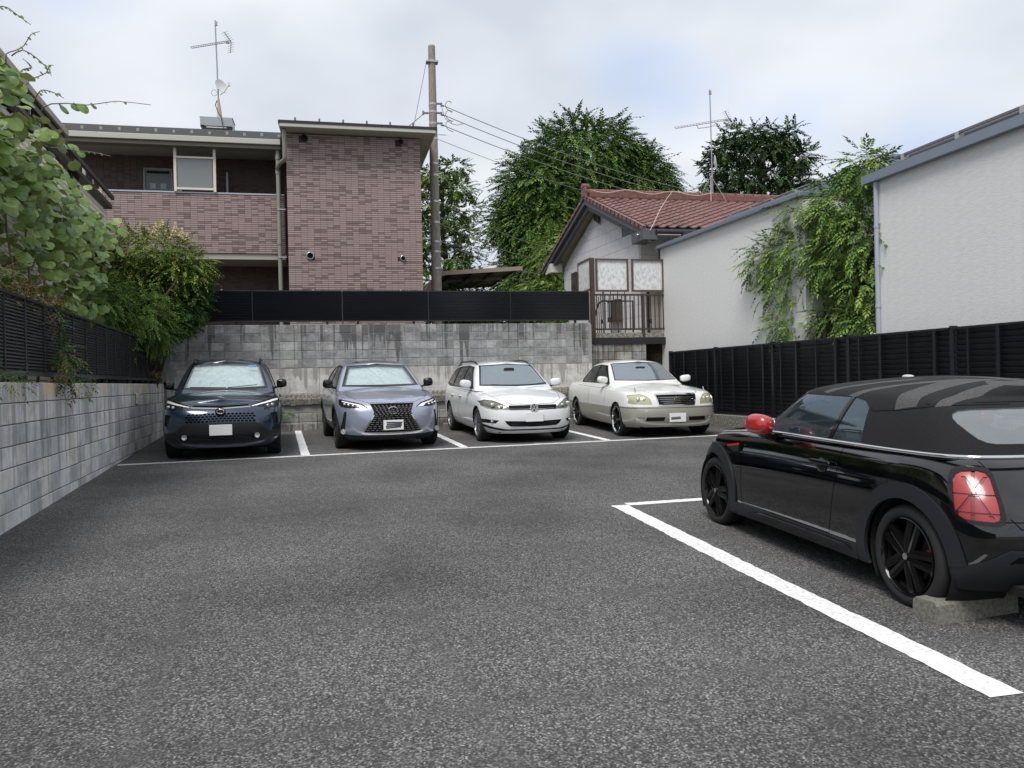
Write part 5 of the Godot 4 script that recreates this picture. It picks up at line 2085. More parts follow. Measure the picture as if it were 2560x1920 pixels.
# what every car has: body cut into hood, doors, glass; returns the leftovers for the car's own face
func car_shell(car: Node3D, d: Dictionary, col: Material) -> Array:
	var body := sheet(body_net(d), d.get("su", 5), d.get("sv", 3))
	var cab := sheet(roof_net(d), d.get("su", 5), d.get("sv", 3))
	for z in d.axles:
		cut(body, circle(z, d.arch_y, d.arch, 40), 0)
	var gap := Soup.new()
	# what is under the cabin becomes the dark interior floor
	var fl := cut(body, d.floor_plan, 3)
	panel("interior", fl, M("cabin_black"), car, -0.10, -0.10)
	return [body, cab, gap]


func finish_car(car: Node3D, body: Soup, cab: Soup, gap: Soup, col: Material, roofm: Material, bodyname := "body") -> void:
	panel(bodyname, body, col, car)
	panel("roof", cab, roofm, car)
	if gap.p.size():
		panel("shut_line", gap, M("gap_black"), car, -0.008, -0.008)


func glazing(car: Node3D, cab: Soup, d: Dictionary) -> void:
	var ws := cut(cab, d.screen, 1, 0.0)
	panel("windscreen", ws, d.get("screen_mat", M("clear_glass")), car, -0.002, -0.02)
	if d.has("shade"):
		var sh := M("sunshade", lin(0.62, 0.74, 0.74), 0.3, 0.55)
		bump(sh, noise_tex("crinkle", FastNoiseLite.TYPE_SIMPLEX, 0.012, 256, [], 3), 2.5)
		sh.uv1_triplanar = true
		sh.uv1_scale = Vector3.ONE * 1.3
		panel("sunshade", ws, sh, car, -0.035, -0.035)
	panel("screen_frame", cut(cab, d.screen_frame, 1, 0.0), M("gloss_black"), car, -0.001, -0.01)
	for w in d.side_glass:
		pair_panel("side_window", cut(cab, w, 0), d.get("side_mat", M("privacy_glass")), car, -0.006, 0.0)
	for w in d.get("side_frame", []):
		pair_panel("window_frame", cut(cab, w, 0), M("trim_black"), car, -0.003, 0.0)
	if d.has("rear_glass"):
		panel("rear_window", cut(cab, d.rear_glass, 2), M("privacy_glass"), car, -0.004, 0.0)


func door_set(car: Node3D, body: Soup, gap: Soup, d: Dictionary, col: Material) -> void:
	for dr in d.doors:
		seam(body, gap, dr + [dr[0]], 0)
		var ds := pair_panel("door", cut(body, dr, 0), col, car)
		var c: Array = dr[-1]
		for k in 2:
			var mb := MB.new()
			var s := 1.0 if k == 0 else -1.0
			mb.blob(Vector3((d.handle[0]) * s, d.handle[1] + 0.02 * dr[0][0] * 0.0, dr[2][0] + 0.17), Vector3(0.035, 0.032, 0.19), 0.6, Basis.IDENTITY, 8)
			put("door_handle", mb, d.get("handle_mat", col), ds[k])


func hood(car: Node3D, body: Soup, gap: Soup, line: Array, col: Material) -> void:
	seam(body, gap, line, 3, 0.007, 0.6)
	panel("hood", cut(body, [[-0.01, line[0][1]]] + line + [[-0.01, line[-1][1]]], 3, 0.6), col, car)


func make_crossover_navy() -> void:
	var car := thing("parked_car", "dark navy crossover with honeycomb grille and silver sunshade, parked by the left block wall", "car", Vector3.ZERO, "parked cars")
	var col := paint("paint_navy", lin(0.020, 0.038, 0.070), 0.4, 0.28)
	var d := {"axles": [1.32, -1.32], "arch": 0.375, "arch_y": 0.35, "r": 0.345, "rim": 0.235, "track": 0.885, "nose": 1.0,
		"rows": [[0.0, 0.80, 2.13, -2.08], [0.09, 0.87, 2.21, -2.16], [0.28, 0.905, 2.27, -2.2], [0.48, 0.915, 2.285, -2.21], [0.68, 0.915, 2.275, -2.19], [0.84, 0.90, 2.23, -2.15], [0.95, 0.875, 2.15, -2.12], [1.0, 0.835, 2.05, -2.09]],
		"stations": [1.5, 1.0, 0.35, -0.4, -1.1, -1.6], "waist": [[9, 1.0], [1.3, 1.0], [0.2, 0.985], [-0.4, 0.985], [-1.4, 1.005], [-9, 1.0]],
		"bottom": [[2.3, 0.20], [1.6, 0.2], [0.9, 0.22], [-1.0, 0.23], [-2.3, 0.28]], "shoulder": [[2.3, 0.86], [2.0, 0.90], [1.1, 1.005], [0.0, 1.035], [-1.4, 1.07], [-2.3, 1.05]], "spine": [[2.3, 0.90], [2.05, 0.955], [1.6, 1.03], [1.0, 1.10], [-2.3, 1.10]],
		"belt": [[2, 1.0], [0.6, 1.03], [-2.2, 1.06]], "rail": [[1.2, 1.36], [0.45, 1.525], [-0.3, 1.565], [-1.2, 1.55], [-2.3, 1.48]], "crown": [[1.2, 1.42], [0.45, 1.575], [-0.3, 1.63], [-1.2, 1.62], [-2.3, 1.52]],
		"cabin": [[0.0, 0.83, 1.18, -2.10], [0.35, 0.775, 0.92, -2.02], [0.7, 0.70, 0.64, -1.92], [0.93, 0.635, 0.46, -1.86], [1.0, 0.585, 0.38, -1.80]],
		"floor_plan": [[-0.01, 1.12], [0.45, 1.06], [0.70, 0.85], [0.74, -1.9], [-0.01, -1.95]],
		"screen": [[-0.01, 1.105], [0.655, 1.125], [0.545, 1.50], [-0.01, 1.525]], "screen_frame": [[-0.01, 1.06], [0.70, 1.09], [0.575, 1.525], [-0.01, 1.545]], "shade": true, "screen_mat": M("screen_glass"),
		"side_glass": [[[0.66, 1.10], [0.10, 1.465], [-0.36, 1.50], [-0.37, 1.10]], [[-0.45, 1.10], [-0.44, 1.50], [-1.05, 1.48], [-1.25, 1.12]], [[-1.32, 1.14], [-1.12, 1.46], [-1.35, 1.42], [-1.65, 1.20]]],
		"side_frame": [[[0.80, 1.06], [0.12, 1.50], [-0.4, 1.535], [-1.2, 1.51], [-1.75, 1.2], [-1.7, 1.07]]],
		"rear_glass": [[-0.01, 1.12], [0.62, 1.12], [0.52, 1.42], [-0.01, 1.45]],
		"doors": [[[0.80, 0.36], [0.80, 0.98], [-0.36, 1.0], [-0.36, 0.36]], [[-0.38, 0.36], [-0.38, 1.0], [-1.10, 1.02], [-1.12, 0.75], [-0.95, 0.36]]], "handle": [0.905, 0.90]}
	var r := car_shell(car, d, col)
	var body: Soup = r[0]
	var cab: Soup = r[1]
	var gap: Soup = r[2]
	var clad := M("cladding")
	# face, seen from the front
	var lamps := [[0.43, 0.845], [0.53, 0.885], [0.80, 0.955], [0.895, 0.965], [0.90, 0.89], [0.86, 0.815], [0.78, 0.795], [0.70, 0.795], [0.62, 0.815]]
	var hl := cut(body, lamps, 1, 1.3)
	var led := cut(hl, [[0.45, 0.85], [0.78, 0.93], [0.86, 0.94], [0.865, 0.91], [0.79, 0.90], [0.47, 0.838]], 1, 1.3)
	var hm := pair_panel("headlight", hl, M("lamp_dark"), car, -0.012, 0.0)
	for k in 2:
		var mb := MB.new()
		lay(mb, led, -0.004, -0.012, k == 1)
		put("daytime_light", mb, M("led_white"), hm[k])
		for q in [[0.70, 0.845, 2.10], [0.77, 0.855, 2.06]]:
			mb = MB.new()
			mb.blob(Vector3(q[0] * (1.0 - 2.0 * k), q[1], q[2]), Vector3(0.05, 0.045, 0.06), 0.9, Basis.IDENTITY, 8)
			put("projector", mb, M("lamp_silver"), hm[k])
	panel("chrome_strip", cut(body, [[-0.01, 0.805], [0.43, 0.825], [0.46, 0.838], [0.43, 0.84], [-0.01, 0.82]], 1, 1.5), M("satin_chrome"), car, 0.004, -0.003)
	panel("upper_slot", cut(body, [[-0.01, 0.82], [0.43, 0.84], [0.40, 0.868], [-0.01, 0.855]], 1, 1.5), M("trim_black"), car, -0.02, 0.0)
	var hexs := Soup.new()
	for j in 4:
		for i in 9:
			var cx := 0.058 * i + (0.029 if j % 2 == 1 else 0.0)
			var cy := 0.735 - 0.036 * j - 0.02 * cx
			if cx > 0.50 + 0.02 * j:
				continue
			var hx6 := []
			for q in [[-0.024, 0.0], [-0.015, 0.0135], [0.015, 0.0135], [0.024, 0.0], [0.015, -0.0135], [-0.015, -0.0135]]:
				hx6.append([cx + q[0], cy + q[1]])
			join(hexs, cut(body, hx6, 1, 1.5))
	panel("honeycomb_grille", hexs, M("gap_black"), car, -0.022, 0.0)
	var black := cut(body, [[-0.01, 0.60], [0.50, 0.60], [0.56, 0.57], [0.70, 0.45], [0.95, 0.43], [0.95, 0.325], [0.80, 0.325], [0.70, 0.29], [-0.01, 0.285]], 1, 1.3)
	var intake := cut(black, [[-0.01, 0.405], [0.50, 0.41], [0.60, 0.385], [0.54, 0.345], [-0.01, 0.335]], 1, 1.3)
	panel("bumper_cover", black, clad, car, 0.006, -0.004)
	panel("lower_grille", intake, M("gap_black"), car, -0.02, 0.006)
	for k in 3:
		var mb := MB.new()
		mb.box(Vector3(0, 0.35 + 0.022 * k, 2.262), Vector3(0.92, 0.007, 0.02))
		put("grille_bar", mb, M("trim_black"), car)
	for s in [1.0, -1.0]:
		var mb := MB.new()
		mb.lathe([Vector2(0.04, 0.0), Vector2(0.04, 0.02), Vector2(0.03, 0.02), Vector2(0.0, 0.008)], Transform3D(Basis(Vector3.RIGHT, PI / 2), Vector3(0.535 * s, 0.385, 2.235)), 16)
		put("fog_light", mb, M("lamp_silver"), car)
	pair_panel("corner_vent", cut(body, [[0.74, 0.72], [0.835, 0.73], [0.85, 0.55], [0.79, 0.545]], 1, 1.0), M("gap_black"), car, -0.018, 0.0)
	# black wheel arch mouldings
	for z in d.axles:
		pair_panel("arch_moulding", cut(body, circle(z, d.arch_y, d.arch + 0.055, 40), 0), clad, car, 0.010, -0.005)
	pair_panel("sill_moulding", cut(body, [[0.97, 0.15], [0.97, 0.33], [-0.97, 0.35], [-0.97, 0.15]], 0), clad, car, 0.010, -0.004)
	var lo := MB.new()
	lo.lathe([Vector2(0.078, 0.0), Vector2(0.078, 0.012), Vector2(0.0, 0.016)], Transform3D(Basis(Vector3.RIGHT, PI / 2).scaled_local(Vector3(1.0, 1.0, 0.74)), Vector3(0, 0.775, 2.262)), 28)
	var em := put("badge", lo, M("gloss_black"), car)
	lo = MB.new()
	lo.lathe([Vector2(0.060, 0.016), Vector2(0.054, 0.022), Vector2(0.044, 0.022), Vector2(0.040, 0.016)], Transform3D(Basis(Vector3.RIGHT, PI / 2).scaled_local(Vector3(1.0, 1.0, 0.74)), Vector3(0, 0.775, 2.262)), 28)
	lo.box(Vector3(0, 0.797, 2.284), Vector3(0.075, 0.010, 0.006))
	lo.box(Vector3(0, 0.76, 2.284), Vector3(0.05, 0.012, 0.006))
	put("emblem", lo, M("chrome"), em)
	plate(car, 0.488, 2.30, 0, 0.335)
	hood(car, body, gap, [[0.0, 2.105], [0.42, 2.06], [0.62, 1.93], [0.70, 1.60], [0.73, 1.12]], col)
	door_set(car, body, gap, d, col)
	glazing(car, cab, d)
	wiper(car, [Vector3(-0.55, 1.13, 1.02), Vector3(0.02, 1.115, 1.12)])
	wiper(car, [Vector3(0.05, 1.115, 1.115), Vector3(0.52, 1.15, 0.99)])
	for s in [1.0, -1.0]:
		var mb := MB.new()
		mb.tube(PackedVector3Array([Vector3(0.56 * s, 1.535, 0.16), Vector3(0.562 * s, 1.585, 0.0), Vector3(0.565 * s, 1.60, -0.3), Vector3(0.565 * s, 1.585, -1.3), Vector3(0.555 * s, 1.50, -1.65)]), 0.02, -1, 8)
		put("roof_rail", mb, M("trim_black"), car)
	var st := MB.new()
	st.box(Vector3(0.44, 1.475, 0.50), Vector3(0.13, 0.05, 0.006), Basis(Vector3.RIGHT, -1.0))
	put("sticker", st, M("sticker_blue", lin(0.08, 0.25, 0.5), 0.4), car)
	mirror_pod(car, 0.93, 1.16, 0.62, M("gloss_black"), Vector3(0.17, 0.15, 0.15))
	wheel_set(car, d, 0, M("rim_grey", g3(0.06), 0.3, 0.7))
	arch_liner(car, d)
	finish_car(car, body, cab, gap, col, col)
	place_car(car, -0.85, -15.43, 0.0)


func make_crossover_silver() -> void:
	var car := thing("parked_car", "silver blue crossover with a large spindle shaped grille, parked second from the left wall", "car", Vector3.ZERO, "parked cars")
	var col := paint("paint_silver", lin(0.36, 0.40, 0.50), 0.5, 0.3)
	var d := {"axles": [1.32, -1.32], "arch": 0.38, "arch_y": 0.35, "r": 0.345, "rim": 0.24, "track": 0.885, "nose": 1.25,
		"rows": [[0.0, 0.80, 2.10, -2.05], [0.09, 0.86, 2.17, -2.13], [0.28, 0.90, 2.215, -2.18], [0.48, 0.91, 2.225, -2.19], [0.68, 0.91, 2.215, -2.17], [0.84, 0.895, 2.18, -2.13], [0.95, 0.87, 2.11, -2.10], [1.0, 0.83, 2.02, -2.07]],
		"stations": [1.5, 1.0, 0.35, -0.4, -1.1, -1.6], "waist": [[9, 1.0], [1.3, 1.005], [0.2, 0.975], [-0.4, 0.975], [-1.4, 1.01], [-9, 1.0]],
		"bottom": [[2.3, 0.18], [1.6, 0.2], [0.9, 0.22], [-1.0, 0.23], [-2.3, 0.28]], "shoulder": [[2.3, 0.80], [2.0, 0.86], [1.1, 0.985], [0.0, 1.02], [-1.4, 1.06], [-2.3, 1.05]], "spine": [[2.3, 0.81], [2.05, 0.87], [1.6, 0.975], [1.0, 1.075], [-2.3, 1.08]],
		"belt": [[2, 0.98], [0.6, 1.0], [-2.2, 1.05]], "rail": [[1.2, 1.30], [0.40, 1.455], [-0.3, 1.50], [-1.2, 1.47], [-2.3, 1.38]], "crown": [[1.2, 1.36], [0.45, 1.49], [-0.3, 1.55], [-1.2, 1.53], [-2.3, 1.42]],
		"cabin": [[0.0, 0.82, 1.14, -2.10], [0.35, 0.765, 0.88, -1.98], [0.7, 0.69, 0.60, -1.84], [0.93, 0.62, 0.42, -1.74], [1.0, 0.57, 0.34, -1.68]],
		"floor_plan": [[-0.01, 1.08], [0.45, 1.02], [0.70, 0.80], [0.74, -1.9], [-0.01, -1.95]],
		"screen": [[-0.01, 1.095], [0.66, 1.10], [0.515, 1.425], [-0.01, 1.455]], "screen_frame": [[-0.01, 1.05], [0.71, 1.07], [0.55, 1.45], [-0.01, 1.475]], "shade": true, "screen_mat": M("screen_glass"),
		"side_glass": [[[0.60, 1.065], [0.10, 1.40], [-0.34, 1.435], [-0.36, 1.07]], [[-0.44, 1.07], [-0.42, 1.435], [-1.0, 1.40], [-1.28, 1.13]], [[-1.34, 1.15], [-1.1, 1.38], [-1.3, 1.34], [-1.6, 1.19]]],
		"side_frame": [[[0.75, 1.02], [0.12, 1.435], [-0.4, 1.47], [-1.1, 1.435], [-1.7, 1.18], [-1.65, 1.07]]],
		"rear_glass": [[-0.01, 1.12], [0.62, 1.12], [0.52, 1.36], [-0.01, 1.38]],
		"doors": [[[0.80, 0.36], [0.80, 0.95], [-0.36, 0.98], [-0.36, 0.36]], [[-0.38, 0.36], [-0.38, 0.98], [-1.10, 1.0], [-1.12, 0.75], [-0.95, 0.36]]], "handle": [0.90, 0.88]}
	var r := car_shell(car, d, col)
	var body: Soup = r[0]
	var cab: Soup = r[1]
	var gap: Soup = r[2]
	# spindle grille
	var out := [[-0.01, 0.80], [0.375, 0.80], [0.315, 0.665], [0.33, 0.615], [0.52, 0.315], [0.53, 0.285], [-0.01, 0.275]]
	var inn := [[-0.01, 0.785], [0.345, 0.785], [0.287, 0.662], [0.305, 0.61], [0.475, 0.33], [-0.01, 0.325]]
	var gr := cut(body, inn, 1, 1.3)
	var frame := cut(body, out, 1, 1.3)
	panel("grille", gr, M("gap_black"), car, -0.03, 0.002)
	panel("grille_frame", cut(frame, [[-0.01, 0.323], [0.475, 0.328], [0.305, 0.61], [0.33, 0.615], [0.54, 0.30], [0.54, 0.25], [-0.01, 0.25]], 1, 1.3), M("satin_chrome"), car, 0.008, -0.01)
	panel("grille_surround", frame, M("gloss_black"), car, 0.004, -0.01)
	var bars := MB.new()
	for j in 13:
		var y := 0.765 - 0.034 * j
		var hw := 0.0
		if y > 0.662:
			hw = lerpf(0.287, 0.345, (y - 0.662) / 0.123)
		else:
			hw = lerpf(0.475, 0.295, (y - 0.33) / 0.332)
		var lower := y < 0.60
		var n := int(hw * 2.0 / (0.075 if lower else 0.062))
		for i in n:
			var x := (i - (n - 1) * 0.5) * (hw * 2.0 / n) + (0.0 if j % 2 == 0 else 0.012)
			var zz := 2.222 - 0.16 * x * x - 0.5 * maxf(0.0, y - 0.66) * 0.5
			if lower:
				bars.box(Vector3(x, y, zz), Vector3(0.052, 0.009, 0.02))
			else:
				bars.box(Vector3(x, y, zz), Vector3(0.036, 0.016, 0.02), Basis(Vector3.BACK, 0.5 * signf(x)))
	put("grille_mesh", bars, M("satin_chrome"), car)
	var lamps := [[0.40, 0.725], [0.50, 0.80], [0.62, 0.832], [0.81, 0.872], [0.845, 0.865], [0.85, 0.79], [0.82, 0.745], [0.70, 0.735]]
	var hl := cut(body, lamps, 1, 1.2)
	var led := cut(hl, [[0.42, 0.728], [0.52, 0.79], [0.80, 0.852], [0.81, 0.835], [0.60, 0.785], [0.55, 0.742]], 1, 1.2)
	var hm := pair_panel("headlight", hl, M("lamp_dark"), car, -0.012, 0.0)
	for k in 2:
		var mb := MB.new()
		lay(mb, led, -0.004, -0.012, k == 1)
		put("daytime_light", mb, M("led_white"), hm[k])
		for q in [[0.65, 0.77, 2.04], [0.72, 0.785, 2.0], [0.78, 0.80, 1.95]]:
			mb = MB.new()
			mb.blob(Vector3(q[0] * (1.0 - 2.0 * k), q[1], q[2]), Vector3(0.045, 0.04, 0.06), 0.9, Basis.IDENTITY, 8)
			put("projector", mb, M("lamp_silver"), hm[k])
	pair_panel("corner_vent", cut(body, [[0.75, 0.665], [0.785, 0.675], [0.835, 0.40], [0.83, 0.36], [0.78, 0.36]], 1, 0.8), M("gap_black"), car, -0.012, 0.0)
	for s in [1.0, -1.0]:
		var mb := MB.new()
		mb.lathe([Vector2(0.045, 0.0), Vector2(0.045, 0.02), Vector2(0.032, 0.02), Vector2(0.0, 0.008)], Transform3D(Basis(Vector3.UP, 0.5 * s) * Basis(Vector3.RIGHT, PI / 2), Vector3(0.80 * s, 0.335, 1.93)), 16)
		put("fog_light", mb, M("lamp_silver"), car)
	panel("lower_lip", cut(body, [[-0.01, 0.275], [0.53, 0.27], [0.95, 0.29], [0.95, 0.10], [-0.01, 0.10]], 1, 1.0), M("cladding"), car, 0.006, -0.004)
	for z in d.axles:
		pair_panel("arch_moulding", cut(body, circle(z, d.arch_y, d.arch + 0.05, 40), 0), M("cladding"), car, 0.012, -0.005)
	pair_panel("sill_moulding", cut(body, [[0.97, 0.15], [0.97, 0.33], [-0.97, 0.35], [-0.97, 0.15]], 0), M("cladding"), car, 0.010, -0.004)
	var lo := MB.new()
	var xf := Transform3D(Basis(Vector3.RIGHT, PI / 2).scaled_local(Vector3(1.0, 1.0, 0.72)), Vector3(0, 0.69, 2.205))
	lo.lathe([Vector2(0.088, 0.0), Vector2(0.086, 0.016), Vector2(0.075, 0.02), Vector2(0.070, 0.012)], xf, 28)
	lo.prism(PackedVector2Array([Vector2(-0.02, 0.04), Vector2(0.0, 0.045), Vector2(-0.025, -0.012), Vector2(0.055, -0.012), Vector2(0.045, -0.03), Vector2(-0.055, -0.03)]), 0.004, 0.02, Transform3D(Basis.IDENTITY, Vector3(0, 0.69, 2.205)))
	var em := put("badge", lo, M("chrome"), car)
	lo = MB.new()
	lo.lathe([Vector2(0.085, 0.004), Vector2(0.0, 0.004)], xf, 24)
	put("badge_field", lo, M("gloss_black"), em)
	var pl := plate(car, 0.44, 2.245, 1, 0.34)
	# the print on this plate is scribbled over with dark bars
	for k in 4:
		lo = MB.new()
		lo.box(Vector3(0.015 - 0.006 * k, 0.482 - 0.028 * k, 2.2505), Vector3(0.27 - 0.02 * (k % 2), 0.022, 0.002), Basis(Vector3.BACK, 0.03 * (k - 1)))
		put("plate_print", lo, M("plate_ink", lin(0.03, 0.045, 0.05), 0.5), pl)
	hood(car, body, gap, [[0.0, 2.10], [0.40, 2.06], [0.60, 1.90], [0.69, 1.60], [0.73, 1.10]], col)
	door_set(car, body, gap, d, col)
	glazing(car, cab, d)
	var sr := cut(cab, [[-0.01, 0.12], [0.40, 0.10], [0.42, -0.35], [-0.01, -0.38]], 3)
	panel("sunroof", sr, M("gloss_black"), car, -0.003, -0.006)
	mirror_pod(car, 0.94, 1.12, 0.60, M("gloss_black"), Vector3(0.18, 0.16, 0.15))
	wheel_set(car, d, 1, M("rim_dark", g3(0.05), 0.3, 0.7))
	arch_liner(car, d)
	finish_car(car, body, cab, gap, col, col)
	place_car(car, 1.83, -15.75, 0.02)


func make_estate_white() -> void:
	var car := thing("parked_car", "white estate car with black roof rails and a round chrome badge", "car", Vector3.ZERO, "parked cars")
	var col := paint("paint_white", lin(0.72, 0.735, 0.75), 0.0, 0.4)
	var d := estate_shape()
	var r := car_shell(car, d, col)
	var body: Soup = r[0]
	var cab: Soup = r[1]
	var gap: Soup = r[2]
	var lamps := [[0.435, 0.605], [0.455, 0.655], [0.55, 0.715], [0.68, 0.775], [0.80, 0.79], [0.87, 0.76], [0.86, 0.68], [0.80, 0.635], [0.66, 0.605]]
	var hl := cut(body, lamps, 1, 1.0)
	var low := cut(hl, [[0.42, 0.60], [0.43, 0.615], [0.66, 0.63], [0.88, 0.69], [0.88, 0.60]], 1, 1.0)
	var hm := pair_panel("headlight", hl, M("lamp_olive", lin(0.20, 0.20, 0.165), 0.15, 0.4), car, -0.012, 0.0)
	for k in 2:
		var mb := MB.new()
		lay(mb, low, -0.004, -0.012, k == 1)
		put("lamp_strip", mb, M("lamp_silver"), hm[k])
		for q in [[0.58, 0.675, 2.02, 0.06], [0.72, 0.70, 1.93, 0.085]]:
			mb = MB.new()
			mb.blob(Vector3(q[0] * (1.0 - 2.0 * k), q[1], q[2]), Vector3(q[3], q[3] * 0.9, 0.06), 0.8, Basis.IDENTITY, 8)
			put("projector", mb, M("lamp_silver"), hm[k])
	var gr := cut(body, [[-0.01, 0.60], [0.435, 0.605], [0.455, 0.66], [0.445, 0.69], [-0.01, 0.69]], 1, 1.3)
	panel("grille", gr, M("gap_black"), car, -0.02, 0.0)
	for k in 2:
		var mb := MB.new()
		mb.tube(PackedVector3Array([Vector3(-0.44, 0.625 + 0.035 * k, 2.06), Vector3(-0.2, 0.62 + 0.035 * k, 2.125), Vector3(0, 0.62 + 0.035 * k, 2.14), Vector3(0.2, 0.62 + 0.035 * k, 2.125), Vector3(0.44, 0.625 + 0.035 * k, 2.06)]), 0.007 if k == 0 else 0.009, -1, 6)
		put("grille_bar", mb, M("chrome") if k == 0 else M("trim_black"), car)
	var intake := cut(body, [[-0.01, 0.40], [0.54, 0.415], [0.50, 0.36], [0.44, 0.315], [-0.01, 0.30]], 1, 1.3)
	panel("lower_grille", intake, M("gap_black"), car, -0.02, 0.0)
	for k in 3:
		var mb := MB.new()
		mb.box(Vector3(0, 0.33 + 0.025 * k, 2.145), Vector3(0.85, 0.008, 0.02))
		put("grille_bar", mb, M("trim_black"), car)
	var fog := cut(body, [[0.63, 0.425], [0.82, 0.445], [0.87, 0.44], [0.86, 0.375], [0.68, 0.37]], 1, 0.8)
	pair_panel("fog_recess", fog, M("gap_black"), car, -0.015, 0.0)
	for s in [1.0, -1.0]:
		var mb := MB.new()
		mb.blob(Vector3(0.735 * s, 0.405, 1.955), Vector3(0.055, 0.04, 0.03), 0.9, Basis.IDENTITY, 8)
		put("fog_light", mb, M("lamp_silver"), car)
	panel("lower_lip", cut(body, [[-0.01, 0.262], [0.50, 0.262], [0.70, 0.30], [0.90, 0.37], [0.90, 0.33], [0.75, 0.27], [0.55, 0.235], [-0.01, 0.235]], 1, 0.8), M("gap_black"), car, -0.008, 0.0)
	# badge: a round chrome ring with letters V over W
	var lo := MB.new()
	var xf := Transform3D(Basis(Vector3.RIGHT, PI / 2), Vector3(0, 0.645, 2.14))
	lo.lathe([Vector2(0.074, 0.0), Vector2(0.072, 0.016), Vector2(0.062, 0.016), Vector2(0.060, 0.008)], xf, 28)
	for seg in [[-0.028, 0.052, -0.004, 0.006], [0.028, 0.052, 0.004, 0.006], [-0.052, 0.026, -0.026, -0.05], [-0.026, -0.05, 0.0, 0.0], [0.0, 0.0, 0.026, -0.05], [0.026, -0.05, 0.052, 0.026]]:
		lo.bar(Vector3(seg[0], 0.645 + seg[1], 2.152), Vector3(seg[2], 0.645 + seg[3], 2.152), 0.011, 0.008, Vector3.BACK)
	var em := put("badge", lo, M("badge_bright"), car)
	lo = MB.new()
	lo.lathe([Vector2(0.07, 0.006), Vector2(0.0, 0.006)], xf, 24)
	put("badge_field", lo, M("lamp_dark"), em)
	plate(car, 0.478, 2.175, 2)
	hood(car, body, gap, [[0.0, 2.085], [0.40, 2.04], [0.58, 1.88], [0.68, 1.5], [0.73, 1.05]], col)
	door_set(car, body, gap, d, col)
	glazing(car, cab, d)
	seats(car, 1.0, 1.45, [0.05, -0.85], 0.72, true, M("seat_grey"))
	wiper(car, [Vector3(-0.5, 1.045, 0.98), Vector3(0.05, 1.02, 1.08)])
	wiper(car, [Vector3(0.15, 1.02, 1.075), Vector3(0.62, 1.06, 0.93)])
	for s in [1.0, -1.0]:
		var mb := MB.new()
		mb.tube(PackedVector3Array([Vector3(0.54 * s, 1.42, 0.05), Vector3(0.545 * s, 1.475, -0.12), Vector3(0.55 * s, 1.50, -0.5), Vector3(0.55 * s, 1.485, -1.5), Vector3(0.53 * s, 1.36, -1.95)]), 0.017, -1, 8)
		put("roof_rail", mb, M("trim_black"), car)
	mirror_pod(car, 0.93, 1.06, 0.62, col, Vector3(0.22, 0.16, 0.15))
	wheel_set(car, d, 2, M("rim_silver", g3(0.42), 0.25, 0.9))
	arch_liner(car, d)
	finish_car(car, body, cab, gap, col, col)
	place_car(car, 4.47, -15.85, -0.015)


func estate_shape() -> Dictionary:
	return {"axles": [1.31, -1.31], "arch": 0.345, "arch_y": 0.325, "r": 0.318, "rim": 0.22, "track": 0.86, "nose": 1.15,
		"rows": [[0.0, 0.80, 2.05, -2.2], [0.09, 0.85, 2.12, -2.3], [0.28, 0.88, 2.16, -2.37], [0.48, 0.89, 2.165, -2.38], [0.68, 0.89, 2.15, -2.36], [0.84, 0.875, 2.115, -2.32], [0.95, 0.85, 2.05, -2.29], [1.0, 0.81, 1.95, -2.25]],
		"stations": [1.5, 1.0, 0.35, -0.4, -1.1, -1.7], "waist": [[9, 1.0], [1.3, 1.0], [0.2, 0.985], [-0.4, 0.985], [-1.4, 1.0], [-9, 0.99]],
		"bottom": [[2.3, 0.17], [1.6, 0.19], [0.9, 0.2], [-1.0, 0.21], [-2.4, 0.26]], "shoulder": [[2.3, 0.73], [2.0, 0.775], [1.1, 0.90], [0.0, 0.945], [-1.4, 0.985], [-2.4, 0.99]], "spine": [[2.3, 0.71], [2.05, 0.77], [1.6, 0.885], [1.0, 0.99], [-2.4, 1.0]],
		"belt": [[2, 0.91], [0.6, 0.93], [-2.3, 0.975]], "rail": [[1.2, 1.27], [0.35, 1.425], [-0.4, 1.455], [-1.4, 1.43], [-2.4, 1.35]], "crown": [[1.2, 1.33], [0.42, 1.465], [-0.4, 1.51], [-1.4, 1.49], [-2.4, 1.38]],
		"cabin": [[0.0, 0.81, 1.13, -2.28], [0.35, 0.755, 0.86, -2.2], [0.7, 0.675, 0.57, -2.1], [0.93, 0.605, 0.38, -2.03], [1.0, 0.55, 0.30, -1.96]],
		"floor_plan": [[-0.01, 1.06], [0.45, 1.0], [0.70, 0.78], [0.73, -2.0], [-0.01, -2.1]],
		"screen": [[-0.01, 1.035], [0.655, 1.045], [0.52, 1.395], [-0.01, 1.425]], "screen_frame": [[-0.01, 1.0], [0.69, 1.02], [0.545, 1.415], [-0.01, 1.44]],
		"side_glass": [[[0.62, 0.985], [0.06, 1.355], [-0.34, 1.385], [-0.36, 0.985]], [[-0.43, 0.985], [-0.41, 1.39], [-1.12, 1.365], [-1.2, 0.995]], [[-1.27, 1.0], [-1.19, 1.36], [-1.72, 1.31], [-1.9, 1.06]]],
		"side_frame": [[[0.72, 0.96], [0.06, 1.385], [-0.4, 1.415], [-1.2, 1.395], [-1.8, 1.33], [-1.98, 1.03], [-1.5, 0.97]]],
		"rear_glass": [[-0.01, 1.02], [0.62, 1.02], [0.52, 1.30], [-0.01, 1.32]],
		"doors": [[[0.78, 0.32], [0.78, 0.88], [-0.36, 0.91], [-0.36, 0.32]], [[-0.38, 0.32], [-0.38, 0.91], [-1.12, 0.94], [-1.14, 0.72], [-0.98, 0.32]]], "handle": [0.885, 0.80]}


